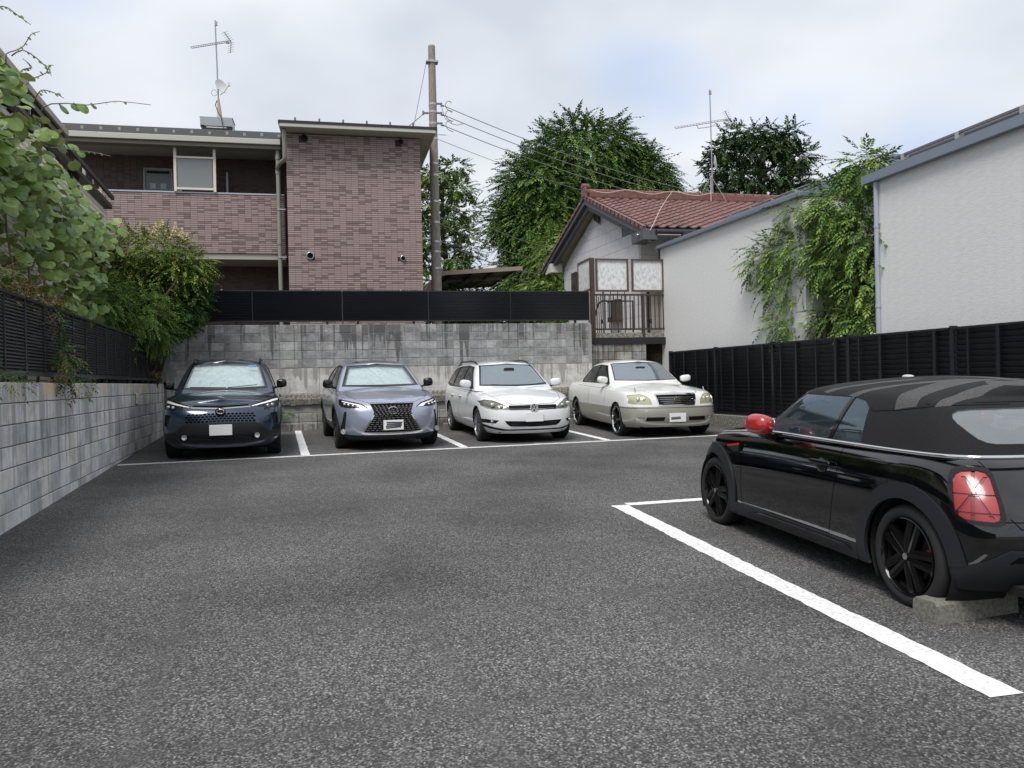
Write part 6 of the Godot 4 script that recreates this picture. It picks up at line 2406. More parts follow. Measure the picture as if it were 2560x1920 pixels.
func make_sedan_pearl() -> void:
	var car := thing("parked_car", "pearl white sedan with beige lower body and chrome barred grille, beside the right fence", "car", Vector3.ZERO, "parked cars")
	var col := paint("paint_pearl", lin(0.76, 0.77, 0.74), 0.0, 0.4)
	var two := paint("paint_champagne", lin(0.42, 0.415, 0.36), 0.3, 0.35)
	var d := {"axles": [1.39, -1.39], "arch": 0.345, "arch_y": 0.325, "r": 0.325, "rim": 0.255, "track": 0.905, "nose": 0.8, "tail": 0.9,
		"rows": [[0.0, 0.85, 2.10, -2.4], [0.09, 0.90, 2.18, -2.5], [0.28, 0.925, 2.23, -2.56], [0.48, 0.93, 2.24, -2.57], [0.68, 0.925, 2.22, -2.55], [0.84, 0.91, 2.20, -2.53], [0.95, 0.885, 2.16, -2.5], [1.0, 0.85, 2.08, -2.45]],
		"stations": [1.6, 1.0, 0.35, -0.4, -1.1, -1.8], "bottom": [[2.3, 0.22], [1.6, 0.2], [0.9, 0.2], [-1.0, 0.21], [-2.6, 0.28]],
		"shoulder": [[2.3, 0.80], [2.0, 0.84], [1.0, 0.925], [0.0, 0.955], [-1.4, 0.97], [-2.6, 0.96]], "spine": [[2.3, 0.83], [2.1, 0.87], [1.6, 0.955], [0.9, 1.03], [-1.6, 1.06], [-2.6, 1.02]],
		"belt": [[2, 0.92], [0.6, 0.94], [-2.3, 0.95]], "rail": [[1.2, 1.25], [0.20, 1.40], [-0.4, 1.435], [-1.2, 1.38], [-2.0, 1.1]], "crown": [[1.2, 1.34], [0.28, 1.455], [-0.4, 1.505], [-1.2, 1.455], [-2.0, 1.15]],
		"cabin": [[0.0, 0.80, 1.0, -2.0], [0.35, 0.74, 0.73, -1.75], [0.7, 0.67, 0.45, -1.48], [0.93, 0.61, 0.26, -1.32], [1.0, 0.56, 0.18, -1.24]],
		"floor_plan": [[-0.01, 0.95], [0.45, 0.90], [0.68, 0.68], [0.70, -1.6], [-0.01, -1.75]],
		"screen": [[-0.01, 1.065], [0.645, 1.075], [0.535, 1.395], [-0.01, 1.425]], "screen_frame": [[-0.01, 1.045], [0.67, 1.06], [0.55, 1.41], [-0.01, 1.44]],
		"side_glass": [[[0.50, 1.01], [0.0, 1.35], [-0.38, 1.37], [-0.40, 1.01]], [[-0.46, 1.01], [-0.45, 1.37], [-0.95, 1.33], [-1.30, 1.08], [-1.28, 1.01]]],
		"side_frame": [[[0.58, 0.995], [0.0, 1.37], [-0.42, 1.39], [-0.98, 1.345], [-1.36, 1.07], [-1.34, 0.995]]],
		"rear_glass": [[-0.01, 1.10], [0.60, 1.09], [0.52, 1.32], [-0.01, 1.36]],
		"doors": [[[0.72, 0.30], [0.72, 0.91], [-0.42, 0.92], [-0.42, 0.30]], [[-0.44, 0.30], [-0.44, 0.92], [-1.25, 0.94], [-1.22, 0.72], [-1.02, 0.30]]], "handle": [0.875, 0.80], "handle_mat": M("chrome")}
	var r := car_shell(car, d, col)
	var body: Soup = r[0]
	var cab: Soup = r[1]
	var gap: Soup = r[2]
	var lamps := [[0.475, 0.635], [0.50, 0.73], [0.575, 0.80], [0.65, 0.825], [0.80, 0.815], [0.85, 0.80], [0.86, 0.66], [0.80, 0.645]]
	pair_panel("headlight", cut(body, lamps, 1, 1.2), M("lamp_yellowed", lin(0.50, 0.50, 0.34), 0.12, 0.35), car, -0.004, 0.004)
	for s in [1.0, -1.0]:
		for q in [[0.60, 0.72, 0.085], [0.70, 0.725, 0.10]]:
			var mb := MB.new()
			mb.blob(Vector3(q[0] * s, q[1], 2.125 - 0.35 * (q[0] - 0.55)), Vector3(q[2], q[2], 0.05), 0.8, Basis.IDENTITY, 10)
			put("lamp_bowl", mb, M("lamp_bowl", lin(0.62, 0.62, 0.50), 0.1, 0.5), car)
	var gr := cut(body, [[-0.01, 0.625], [0.345, 0.625], [0.385, 0.79], [0.38, 0.80], [-0.01, 0.805]], 1, 1.3)
	panel("grille", gr, M("gap_black"), car, -0.03, 0.005)
	panel("grille_frame", cut(body, [[-0.01, 0.605], [0.36, 0.608], [0.415, 0.81], [0.40, 0.828], [-0.01, 0.832]], 1, 1.3), M("chrome"), car, 0.012, -0.01)
	for k in 4:
		var mb := MB.new()
		var y := 0.655 + 0.036 * k
		mb.tube(PackedVector3Array([Vector3(-0.35, y, 2.14), Vector3(-0.18, y, 2.185), Vector3(0, y, 2.20), Vector3(0.18, y, 2.185), Vector3(0.35, y, 2.14)]), 0.006, -1, 6)
		put("grille_bar", mb, M("chrome"), car)
	for k in 9:
		var mb := MB.new()
		mb.box(Vector3(-0.32 + 0.08 * k, 0.715, 2.175 - 0.25 * pow(0.08 * (k - 4), 2)), Vector3(0.006, 0.17, 0.02))
		put("grille_upright", mb, M("trim_black"), car)
	var cr := MB.new()
	cr.prism(PackedVector2Array([Vector2(-0.028, -0.04), Vector2(0.028, -0.04), Vector2(0.034, 0.0), Vector2(0.028, 0.035), Vector2(0.016, 0.018), Vector2(0.0, 0.045), Vector2(-0.016, 0.018), Vector2(-0.028, 0.035), Vector2(-0.034, 0.0)]), 2.20, 2.215, Transform3D(Basis.IDENTITY, Vector3(0, 0.72, 0)))
	put("badge", cr, M("gold", lin(0.62, 0.5, 0.2), 0.2, 1.0), car)
	# bumper of the second colour
	var bump_ := cut(body, [[-0.01, 0.595], [0.95, 0.595], [0.95, 0.10], [-0.01, 0.10]], 1, 1.05)
	var slot := cut(bump_, [[0.23, 0.40], [0.58, 0.40], [0.60, 0.325], [0.25, 0.325]], 1, 1.2)
	var fog := cut(bump_, [[0.61, 0.40], [0.76, 0.415], [0.77, 0.36], [0.62, 0.325]], 1, 1.0)
	var strip := cut(bump_, [[-0.01, 0.575], [0.95, 0.575], [0.95, 0.56], [-0.01, 0.56]], 1, 1.0)
	panel("bumper_groove", strip, two, car, -0.006, 0.0)
	panel("front_bumper", bump_, two, car, 0.014, -0.004)
	pair_panel("bumper_grille", slot, M("gap_black"), car, -0.02, 0.014)
	pair_panel("fog_light", fog, M("lamp_silver"), car, 0.0, 0.014)
	for s in [1.0, -1.0]:
		for k in 2:
			var mb := MB.new()
			mb.bar(Vector3(0.25 * s, 0.345 + 0.028 * k, 2.235), Vector3(0.58 * s, 0.345 + 0.028 * k, 2.175), 0.012, 0.007)
			put("grille_bar", mb, M("trim_black"), car)
	pair_panel("lower_side", cut(body, [[2.3, 0.10], [2.3, 0.56], [-2.7, 0.56], [-2.7, 0.10]], 0), two, car, 0.004, -0.004)
	var pl := plate(car, 0.385, 2.262, 1)
	var sm := MB.new()
	sm.box(Vector3(-0.04, 0.375, 2.267), Vector3(0.19, 0.05, 0.002), Basis(Vector3.BACK, 0.05))
	put("plate_print", sm, M("plate_smudge", g3(0.12), 0.6), pl)
	hood(car, body, gap, [[0.0, 2.165], [0.38, 2.13], [0.50, 1.98], [0.62, 1.6], [0.70, 0.98]], col)
	door_set(car, body, gap, d, col)
	d["side_mat"] = M("privacy_glass")
	glazing(car, cab, d)
	seats(car, 0.98, 1.43, [-0.1, -0.95], 0.70, true, M("seat_grey"))
	for x in [-0.22, 0.20]:
		var mb := MB.new()
		mb.blob(Vector3(x, 1.045, 1.03), Vector3(0.04, 0.02, 0.03), 0.8, Basis.IDENTITY, 6)
		put("washer_nozzle", mb, col, car)
	for s in [1.0, -1.0]:
		var mb := MB.new()
		mb.cyl(Vector3(0.70 * s, 0.88, 1.88), Vector3(0.70 * s, 0.945, 1.85), 0.018, 0.008, 8)
		put("corner_marker", mb, M("chrome"), car)
	mirror_pod(car, 0.91, 1.08, 0.55, col, Vector3(0.22, 0.14, 0.13))
	wheel_set(car, d, 3, M("rim_black_polished", g3(0.03), 0.2, 0.6))
	for z in d.axles:
		for s in [1.0, -1.0]:
			var lip := MB.new()
			var bs := Basis(Vector3(0, 1, 0), Vector3(1, 0, 0), Vector3(0, 0, -1))
			if s < 0.0:
				bs = Basis(Vector3.UP, PI) * bs
			lip.lathe([Vector2(0.258, -0.01), Vector2(0.26, 0.01), Vector2(0.245, 0.012), Vector2(0.232, -0.012)], Transform3D(bs, Vector3(d.track * s, d.r - 0.004, z)), 36)
			put("rim_lip", lip, M("chrome"), car)
	arch_liner(car, d)
	finish_car(car, body, cab, gap, col, col)
	place_car(car, 7.38, -15.72, -0.085)


# a plain hatch mostly hidden behind the convertible
func make_hidden_car() -> void:
	var car := thing("parked_car", "silver car with dark blue glass, mostly hidden behind the black convertible", "car", Vector3.ZERO, "parked cars")
	var col := paint("paint_bright_silver", lin(0.60, 0.62, 0.66), 0.3, 0.35)
	var d := estate_shape()
	var r := car_shell(car, d, col)
	var body: Soup = r[0]
	var cab: Soup = r[1]
	var gap: Soup = r[2]
	d["screen_mat"] = M("blue_glass", lin(0.02, 0.025, 0.05), 0.03)
	pair_panel("headlight", cut(body, [[0.435, 0.605], [0.55, 0.715], [0.80, 0.79], [0.86, 0.68], [0.66, 0.605]], 1, 1.0), M("lamp_silver"), car, -0.01, 0.0)
	panel("grille", cut(body, [[-0.01, 0.60], [0.435, 0.605], [0.445, 0.69], [-0.01, 0.69]], 1, 1.3), M("gap_black"), car, -0.02, 0.0)
	hood(car, body, gap, [[0.0, 2.085], [0.40, 2.04], [0.58, 1.88], [0.68, 1.5], [0.73, 1.05]], col)
	door_set(car, body, gap, d, col)
	glazing(car, cab, d)
	mirror_pod(car, 0.93, 1.06, 0.62, col)
	wheel_set(car, d, 2, M("rim_silver"))
	arch_liner(car, d)
	finish_car(car, body, cab, gap, col, col)
	place_car(car, 7.2, -5.0, PI)


func make_convertible() -> void:
	var car := thing("parked_car", "black small convertible with grey striped soft top and a red wing mirror, near right", "car", Vector3.ZERO, "parked cars")
	var col := paint("paint_black", lin(0.0018, 0.0020, 0.0026), 0.0, 0.05)
	var fabric := bump(tri_map(M("soft_top", Color.WHITE, 0.95), noise_tex("weave", FastNoiseLite.TYPE_CELLULAR, 0.2, 256, [[0.0, lin(0.0055, 0.0057, 0.0065)], [1.0, lin(0.0105, 0.0108, 0.012)]]), Vector3.ONE * 3.0, false), noise_tex("weave", 0, 0.2, 256), 0.05)
	var stripe := tri_map(M("soft_top_stripe", Color.WHITE, 0.95), noise_tex("weave_grey", FastNoiseLite.TYPE_CELLULAR, 0.2, 256, [[0.0, g3(0.05)], [1.0, g3(0.085)]]), Vector3.ONE * 3.0, false)
	var d := {"axles": [1.25, -1.25], "arch": 0.335, "arch_y": 0.30, "r": 0.30, "rim": 0.222, "track": 0.845, "nose": 1.35, "tail": 0.5, "su": 9, "sv": 6, "tyre": 0.205,
		"rows": [[0.0, 0.85, 1.86, -1.74], [0.09, 0.866, 1.92, -1.82], [0.28, 0.870, 1.96, -1.87], [0.48, 0.87, 1.965, -1.87], [0.68, 0.862, 1.94, -1.82], [0.84, 0.845, 1.87, -1.74], [0.95, 0.82, 1.78, -1.67], [1.0, 0.78, 1.68, -1.62]],
		"stations": [1.35, 0.95, 0.4, -0.3, -0.9, -1.25], "waist": [[9, 1.0], [1.2, 1.01], [0.4, 0.985], [-0.3, 0.985], [-1.2, 1.015], [-9, 1.0]],
		"bottom": [[2.0, 0.17], [1.4, 0.17], [0.8, 0.17], [-1.0, 0.18], [-1.9, 0.21]], "shoulder": [[2.0, 0.70], [1.7, 0.76], [1.2, 0.835], [0.6, 0.88], [-0.5, 0.895], [-1.9, 0.90]], "spine": [[2.0, 0.74], [1.7, 0.82], [1.3, 0.88], [0.7, 0.935], [-1.9, 0.93]],
		"belt": [[1.2, 0.86], [0.5, 0.87], [-1.9, 0.88]], "rail": [[0.7, 1.16], [0.15, 1.235], [-0.5, 1.235], [-1.1, 1.225], [-1.8, 1.19]], "crown": [[0.7, 1.20], [0.15, 1.285], [-0.35, 1.325], [-0.9, 1.325], [-1.4, 1.29], [-1.8, 1.23]],
		"cabin": [[0.0, 0.80, 0.80, -1.66], [0.35, 0.765, 0.63, -1.60], [0.7, 0.715, 0.44, -1.52], [0.93, 0.665, 0.33, -1.44], [1.0, 0.62, 0.27, -1.36]],
		"cabin_plan": [[0.0, 0.0], [0.45, 0.03], [0.82, 0.11], [0.965, 0.19], [1.0, 0.30]],
		"floor_plan": [[-0.01, 0.76], [0.45, 0.70], [0.66, 0.50], [0.70, -1.4], [-0.01, -1.5]]}
	var r := car_shell(car, d, col)
	var body: Soup = r[0]
	var cab: Soup = r[1]
	var gap: Soup = r[2]
	# glass
	var rear_pane := pane("rear_screen", Color(0.62, 0.64, 0.65), 0.35)
	rear_pane.metallic = 0.45
	panel("windscreen", cut(cab, [[-0.01, 0.95], [0.66, 0.93], [0.585, 1.205], [-0.01, 1.245]], 1, 0.0), M("clear_glass"), car, -0.002, -0.015)
	var dg := pane("tinted_side", Color(0.34, 0.40, 0.44), 0.22)
	dg.metallic = 0.75
	pair_panel("side_window", cut(cab, [[0.50, 0.905], [0.13, 1.195], [-0.50, 1.195], [-0.40, 0.905]], 0), dg, car, -0.004, 0.0)
	pair_panel("side_window", cut(cab, [[-0.44, 0.905], [-0.535, 1.193], [-0.66, 1.175], [-0.73, 1.13], [-0.76, 0.905]], 0), dg, car, -0.004, 0.0)
	pair_panel("window_pillar", cut(cab, [[-0.398, 0.905], [-0.497, 1.195], [-0.537, 1.195], [-0.442, 0.905]], 0), M("gloss_black"), car, 0.002, -0.004)
	panel("rear_window", cut(cab, [[-0.01, 0.965], [0.50, 0.965], [0.545, 0.972], [0.58, 0.992], [0.61, 1.03], [0.632, 1.07], [0.638, 1.10], [0.625, 1.125], [0.59, 1.142], [0.52, 1.150], [-0.01, 1.16]], 2), rear_pane, car, -0.003, 0.006)
	pair_panel("pillar", cut(cab, [[1.0, 0.84], [1.0, 0.90], [0.10, 1.24], [0.06, 1.215], [0.55, 0.86]], 0), M("gloss_black"), car, 0.0, 0.0)
	panel("header", cut(cab, [[-0.01, 1.1], [0.66, 0.93], [0.75, 0.9], [0.64, 1.232], [-0.01, 1.268]], 1, 0.1), M("gloss_black"), car, 0.0, 0.0)
	# soft top: grey bands of a crossed flag on the roof, hem seam, quarter panels
	var bands := Soup.new()
	for q in [
			[[-0.88, 1.31], [-1.08, 1.31], [-1.137, 1.16], [-0.973, 1.13]], [[-1.20, 1.29], [-1.268, 1.282], [-1.31, 1.17], [-1.255, 1.16]],
			[[-0.45, 1.20], [-0.52, 1.185], [-0.606, 1.232], [-0.735, 1.272], [-0.89, 1.292], [-0.89, 1.31], [-0.73, 1.29], [-0.565, 1.255]],
			[[-0.12, 1.215], [-0.19, 1.205], [-0.30, 1.25], [-0.45, 1.28], [-0.62, 1.30], [-0.62, 1.312], [-0.45, 1.295], [-0.25, 1.262]],
			[[-1.07, 1.305], [-1.38, 1.292], [-1.53, 1.27], [-1.64, 1.225], [-1.56, 1.21], [-1.49, 1.25], [-1.38, 1.272], [-1.2, 1.285]]]:
		join(bands, cut(cab, q, 4))
	join(bands, cut(cab, [[-0.01, 0.2], [0.05, 0.2], [0.05, -1.5], [-0.01, -1.5]], 3))
	var edge := [[0.20, 1.232], [0.20, 1.215], [-0.55, 1.208], [-0.68, 1.185], [-0.755, 1.13], [-0.78, 1.118], [-1.0, 1.135], [-1.3, 1.175], [-1.75, 1.20]]
	# hem: everything above the seam line is the roof panel, below it the quarters
	var hem := Soup.new()
	seam(cab, hem, edge.slice(4), 0, 0.009)
	panel("hem_seam", hem, M("gap_black"), car, 0.004, -0.006)
	var hem2 := Soup.new()
	seam(cab, hem2, [[-0.01, 1.195], [0.45, 1.19], [0.66, 1.175]], 2, 0.009)
	panel("hem_seam", hem2, M("gap_black"), car, 0.004, -0.006)
	var quarters := cut(cab, [[-0.765, 0.84], [-0.785, 1.115], [-1.0, 1.13], [-1.3, 1.17], [-1.5, 1.19], [-1.9, 1.2], [-1.9, 0.84]], 0)
	pair_panel("quarter_fabric", quarters, fabric, car)
	panel("flag_bands", bands, stripe, car, 0.001, 0.001)
	# chrome belt line all round
	var bl := PackedVector3Array()
	var half := [Vector3(0.80, 0.885, 0.55), Vector3(0.815, 0.893, 0.2), Vector3(0.82, 0.896, -0.4), Vector3(0.815, 0.899, -1.0), Vector3(0.795, 0.902, -1.35), Vector3(0.74, 0.905, -1.54), Vector3(0.62, 0.907, -1.635), Vector3(0.4, 0.908, -1.68), Vector3(0.0, 0.909, -1.695)]
	for k in half.size() - 1:
		for i in 4:
			bl.append((half[k] as Vector3).cubic_interpolate(half[k + 1], half[maxi(k - 1, 0)], half[mini(k + 2, half.size() - 1)], i / 4.0))
	var bt := MB.new()
	bt.tube(bl, 0.013, -1, 8)
	for i in bl.size():
		bl[i].x = -bl[i].x
	bt.tube(bl, 0.013, -1, 8)
	put("belt_trim", bt, M("chrome"), car)
	# lamp, bumper, boot
	var lampo := []
	var lamp := []
	for q in [[-0.107, 0.025], [-0.107, 0.085], [-0.098, 0.108], [-0.075, 0.122], [0.0, 0.127], [0.035, 0.118], [0.058, 0.092], [0.10, -0.03], [0.112, -0.085], [0.108, -0.112], [0.085, -0.122], [-0.045, -0.115], [-0.075, -0.098], [-0.095, -0.06]]:
		lamp.append([0.652 + q[0] * 0.98, 0.703 + q[1] * 0.98])
		lampo.append([0.652 + q[0] * 1.20, 0.703 + q[1] * 1.17])
	var corner := cut(body, [[0.40, 0.50], [0.95, 0.50], [0.95, 0.872], [0.40, 0.872]], 5)
	var tl := cut(corner, lamp, 5)
	var parts := [cut(tl, [[0.4, 0.620], [0.95, 0.612], [0.95, 0.622], [0.4, 0.630]], 5), cut(tl, [[0.4, 0.712], [0.95, 0.704], [0.95, 0.712], [0.4, 0.720]], 5), cut(tl, [[0.64, 0.5], [0.658, 0.5], [0.638, 0.9], [0.62, 0.9]], 5), cut(tl, [[0.55, 0.60], [0.57, 0.60], [0.70, 0.80], [0.68, 0.80]], 5), cut(tl, [[0.72, 0.60], [0.74, 0.60], [0.60, 0.80], [0.58, 0.80]], 5)]
	var red := M("lamp_red", lin(0.30, 0.004, 0.006), 0.15)
	red.clearcoat_enabled = true
	var dark := M("lamp_deep_red", lin(0.17, 0.004, 0.006), 0.10)
	dark.clearcoat_enabled = true
	var lampn := pair_panel("tail_light", tl, red, car, 0.012, 0.0)
	for k in 2:
		for q in parts:
			var mb := MB.new()
			lay(mb, q, 0.006, 0.012, k == 1)
			put("lamp_division", mb, dark, lampn[k])
	pair_panel("lamp_surround", cut(corner, lampo, 5), M("gloss_black"), car, 0.018, -0.006)
	join(body, corner)
	seam(body, gap, [[0.0, 0.575], [0.62, 0.585], [0.70, 0.585]], 2)
	seam(body, gap, [[0.64, 0.88], [0.635, 0.83], [0.67, 0.80]], 2)
	seam(body, gap, [[0.64, 0.60], [0.60, 0.55], [0.0, 0.545]], 2)
	panel("boot_lid", cut(body, [[-0.01, 0.88], [0.635, 0.88], [0.64, 0.62], [0.60, 0.56], [-0.01, 0.55]], 2), col, car)
	var dif := cut(body, [[-0.01, 0.43], [0.66, 0.44], [0.72, 0.40], [0.84, 0.315], [0.95, 0.30], [0.95, 0.1], [-0.01, 0.1]], 2)
	var hole := cut(dif, [[-0.01, 0.40], [0.62, 0.41], [0.66, 0.37], [-0.01, 0.33]], 2)
	panel("rear_diffuser", dif, M("cladding"), car, 0.010, -0.006)
	panel("diffuser_mesh", hole, M("gap_black"), car, -0.02, 0.01)
	# wheel arch cladding, sill
	for z in d.axles:
		pair_panel("arch_moulding", cut(body, circle(z, d.arch_y, 0.425, 48), 0), M("cladding"), car, 0.014, -0.008)
	var skirt := cut(body, [[0.83, 0.1], [0.83, 0.262], [-0.83, 0.272], [-0.83, 0.1]], 0)
	var gl := cut(skirt, [[0.60, 0.225], [0.40, 0.252], [-0.72, 0.258], [-0.78, 0.235], [-0.5, 0.212], [0.3, 0.212]], 0)
	pair_panel("sill_moulding", skirt, M("cladding"), car, 0.016, -0.004)
	pair_panel("sill_trim", gl, M("gloss_black"), car, 0.030, 0.010)
	var door := [[0.735, 0.275], [0.745, 0.60], [0.72, 0.86], [0.50, 0.875], [-0.595, 0.885], [-0.565, 0.66], [-0.50, 0.277]]
	seam(body, gap, [door[0], door[1], [0.735, 0.76], [0.70, 0.875]], 0)
	seam(body, gap, door.slice(4) + [door[0]], 0)
	var ds := pair_panel("door", cut(body, door, 0), col, car)
	for k in 2:
		var s := 1.0 - 2.0 * k
		var mb := MB.new()
		mb.blob(Vector3(0.868 * s, 0.748, -0.40), Vector3(0.035, 0.034, 0.25), 0.55, Basis.IDENTITY, 10)
		mb.blob(Vector3(0.850 * s, 0.725, -0.40), Vector3(0.03, 0.10, 0.12), 0.9, Basis.IDENTITY, 8)
		put("door_handle", mb, M("handle_black_chrome", g3(0.05), 0.12, 1.0), ds[k])
	# side scuttle with a red bar
	for s in [1.0, -1.0]:
		var mb := MB.new()
		mb.prism(PackedVector2Array([Vector2(0.98, 0.725), Vector2(0.77, 0.755), Vector2(0.775, 0.70), Vector2(0.85, 0.685), Vector2(0.93, 0.70)]), 0.0, 0.02, Transform3D(Basis(Vector3(0, 0, 1), Vector3.UP, Vector3(s, 0, 0)), Vector3(0.845 * s, 0, 0)))
		var sc := put("side_scuttle", mb, M("gloss_black"), car)
		mb = MB.new()
		mb.bar(Vector3(0.868 * s, 0.728, 0.96), Vector3(0.868 * s, 0.757, 0.775), 0.014, 0.018)
		put("scuttle_bar", mb, M("red_trim", lin(0.42, 0.02, 0.018), 0.3), sc)
	# front lamps and grille
	pair_panel("headlight", cut(body, circle(0.60, 0.66, 0.125, 28), 1, 0.9), M("lamp_silver"), car, 0.006, -0.006)
	panel("grille", cut(body, [[-0.01, 0.30], [0.42, 0.30], [0.45, 0.50], [0.30, 0.62], [-0.01, 0.63]], 1, 1.2), M("gap_black"), car, -0.02, 0.0)
	seam(body, gap, [[0.45, 1.80], [0.60, 1.60], [0.69, 1.3], [0.735, 0.95]], 3, 0.007, 0.5)
	var redm := paint("mirror_red", lin(0.36, 0.012, 0.014), 0.0, 0.3)
	for s in [1.0, -1.0]:
		var mb := MB.new()
		mb.blob(Vector3(0.965 * s, 0.962, 0.24), Vector3(0.17, 0.155, 0.24), 0.80, Basis(Vector3.UP, 0.2 * s) * Basis(Vector3.BACK, 0.22 * s), 18)
		var o := put("wing_mirror", mb, redm, car)
		mb = MB.new()
		mb.blob(Vector3(0.87 * s, 0.875, 0.29), Vector3(0.16, 0.07, 0.10), 0.6, Basis(Vector3.BACK, 0.35 * s), 10)
		put("mirror_arm", mb, M("gloss_black"), o)
		mb = MB.new()
		mb.blob(Vector3(0.885 * s, 0.955, 0.24), Vector3(0.02, 0.11, 0.16), 0.7, Basis(Vector3.BACK, 0.22 * s), 12)
		put("mirror_glass", mb, M("mirror_glass"), o)
	var ant := MB.new()
	ant.blob(Vector3(-0.3, 1.30, 0.22), Vector3(0.07, 0.035, 0.10), 0.8, Basis.IDENTITY, 8)
	put("roof_aerial", ant, M("sticker_white", g3(0.5), 0.4), car)
	seats(car, 0.86, 1.25, [-0.25, -0.95], 0.70, true, M("seat_grey"))
	var stk := MB.new()
	stk.box(Vector3(0.715, 0.935, -0.55), Vector3(0.004, 0.035, 0.13))
	put("window_sticker", stk, M("sticker_pale", lin(0.45, 0.68, 0.72), 0.5), car)
	for z in d.axles:
		for s in [1.0, -1.0]:
			brake(car, 0.845, 0.296, z, d.rim, s, M("red_trim"))
	wheel_set(car, d, 0, M("rim_gloss_black", g3(0.008), 0.12, 0.4))
	arch_liner(car, d)
	panel("body", body, col, car)
	panel("soft_top", cab, fabric, car)
	panel("shut_line", gap, M("gap_black"), car, -0.008, -0.008)
	var bs := MB.new()
	for z in d.axles:
		for s in [1.0, -1.0]:
			bs.cyl(Vector3(0.848 * s, 0.296, z), Vector3(0.856 * s, 0.296, z), 0.026, 0.02, 16)
	put("wheel_badge", bs, M("satin_chrome"), car)
	place_car(car, 4.455, -4.99, PI - 0.092)


# ---------------------------------------------------------------- plants
func leaf_mat(key: String, through := 0.35) -> StandardMaterial3D:
	var m := M(key, Color.WHITE, 0.75)
	m.vertex_color_use_as_albedo = true
	m.backlight_enabled = true
	m.backlight = Color(through, through, through * 0.7)
	m.metallic_specular = 0.2
	return m


# one leaf: a folded pointed blade from o along d
func blade(mb: MB, o: Vector3, d: Vector3, w: Vector3, up: Vector3, droop := 0.0) -> void:
	var m := o + d * 0.45 + up * 0.06 * d.length()
	var t := o + d - up * droop * d.length()
	var nl := (m - o).cross(-w).normalized()
	for s in [1.0, -1.0]:
		var e: Vector3 = o + d * 0.42 + w * s
		var nn := (m - o).cross(e - o).normalized()
		if nn.dot(up) < 0.0:
			nn = -nn
		mb.tri(o, e, m, nn, nn, nn)
		mb.tri(m, e, t, nn, nn, nn)


# a spray: a twig with leaves left and right, along +z
func spray(n: int, length: float, leaf: float, width: float, droop: float, sd: int) -> ArrayMesh:
	var r := RandomNumberGenerator.new()
	r.seed = sd
	var mb := MB.new()
	for i in n:
		var t := (i + 0.5) / n
		var p := Vector3(0, -droop * length * t * t, length * t)
		var s := 1.0 if i % 2 == 0 else -1.0
		var d := Vector3(s * (0.8 + 0.3 * r.randf()), r.randf_range(-0.35, 0.2) - droop * t, 0.75 + 0.4 * r.randf()).normalized() * leaf * (1.1 - 0.4 * t) * r.randf_range(0.75, 1.2)
		var up := Vector3(r.randf_range(-0.4, 0.4), 1, r.randf_range(-0.4, 0.4)).normalized()
		var w := d.cross(up).normalized() * width * r.randf_range(0.8, 1.2)
		blade(mb, p, d, w, up, 0.15)
	var tip := Vector3(0, -droop * length, length)
	blade(mb, tip, Vector3(0, -droop, 1).normalized() * leaf, Vector3.RIGHT * width, Vector3.UP, 0.2)
	return mb.mesh()


# scatter sprays through the lobes of a crown; each lobe is [centre, radii, share]
func crown(called: String, parent: Node3D, meshes: Array, mat: Material, lobes: Array, count: int, size: Vector2, tones: Array, sd: int, shell := 0.55, hang := 0.3) -> void:
	var r := RandomNumberGenerator.new()
	r.seed = sd
	var fz := FastNoiseLite.new()
	fz.seed = sd
	fz.frequency = 0.9
	var total := 0.0
	for l in lobes:
		total += l[2]
	var lists := []
	for k in meshes.size():
		lists.append([[], []])
	for l in lobes:
		var n := int(count * l[2] / total)
		var c: Vector3 = l[0]
		var rad: Vector3 = l[1]
		for i in n:
			var d := Vector3(r.randfn(), r.randfn(), r.randfn()).normalized()
			var q := lerpf(shell, 1.0, pow(r.randf(), 0.6))
			var lump := 1.0 + 0.28 * fz.get_noise_3dv((c + d * rad) * (1.6 / maxf(0.4, rad.x)) * 1.0 + Vector3(0, 0, l[2]))
			var p := c + d * rad * q * lump
			var out := (d * Vector3(1, 0.75, 1) + Vector3(r.randf_range(-0.6, 0.6), r.randf_range(-0.5, 0.4) - hang, r.randf_range(-0.6, 0.6))).normalized()
			var up := (Vector3.UP + d * 0.5 + Vector3(r.randf_range(-0.3, 0.3), 0, r.randf_range(-0.3, 0.3))).normalized()
			var x := up.cross(out)
			if x.length() < 0.05:
				x = Vector3.RIGHT
			x = x.normalized()
			var sc := r.randf_range(size.x, size.y)
			var b := Basis(x, out.cross(x), out) * sc
			var k := r.randi() % meshes.size()
			lists[k][0].append(Transform3D(b, p))
			var tone: Color = (tones[r.randi() % tones.size()] as Color) * r.randf_range(0.75, 1.2)
			tone.a = 1.0
			lists[k][1].append(tone)
	for k in meshes.size():
		if lists[k][0].is_empty():
			continue
		var mm := MultiMesh.new()
		mm.transform_format = MultiMesh.TRANSFORM_3D
		mm.use_colors = true
		mm.mesh = meshes[k]
		mm.instance_count = lists[k][0].size()
		for i in mm.instance_count:
			mm.set_instance_transform(i, lists[k][0][i])
			mm.set_instance_color(i, lists[k][1][i])
		var o := MultiMeshInstance3D.new()
		o.name = called
		o.multimesh = mm
		o.material_override = mat
		parent.add_child(o, true)
		stuff(o)


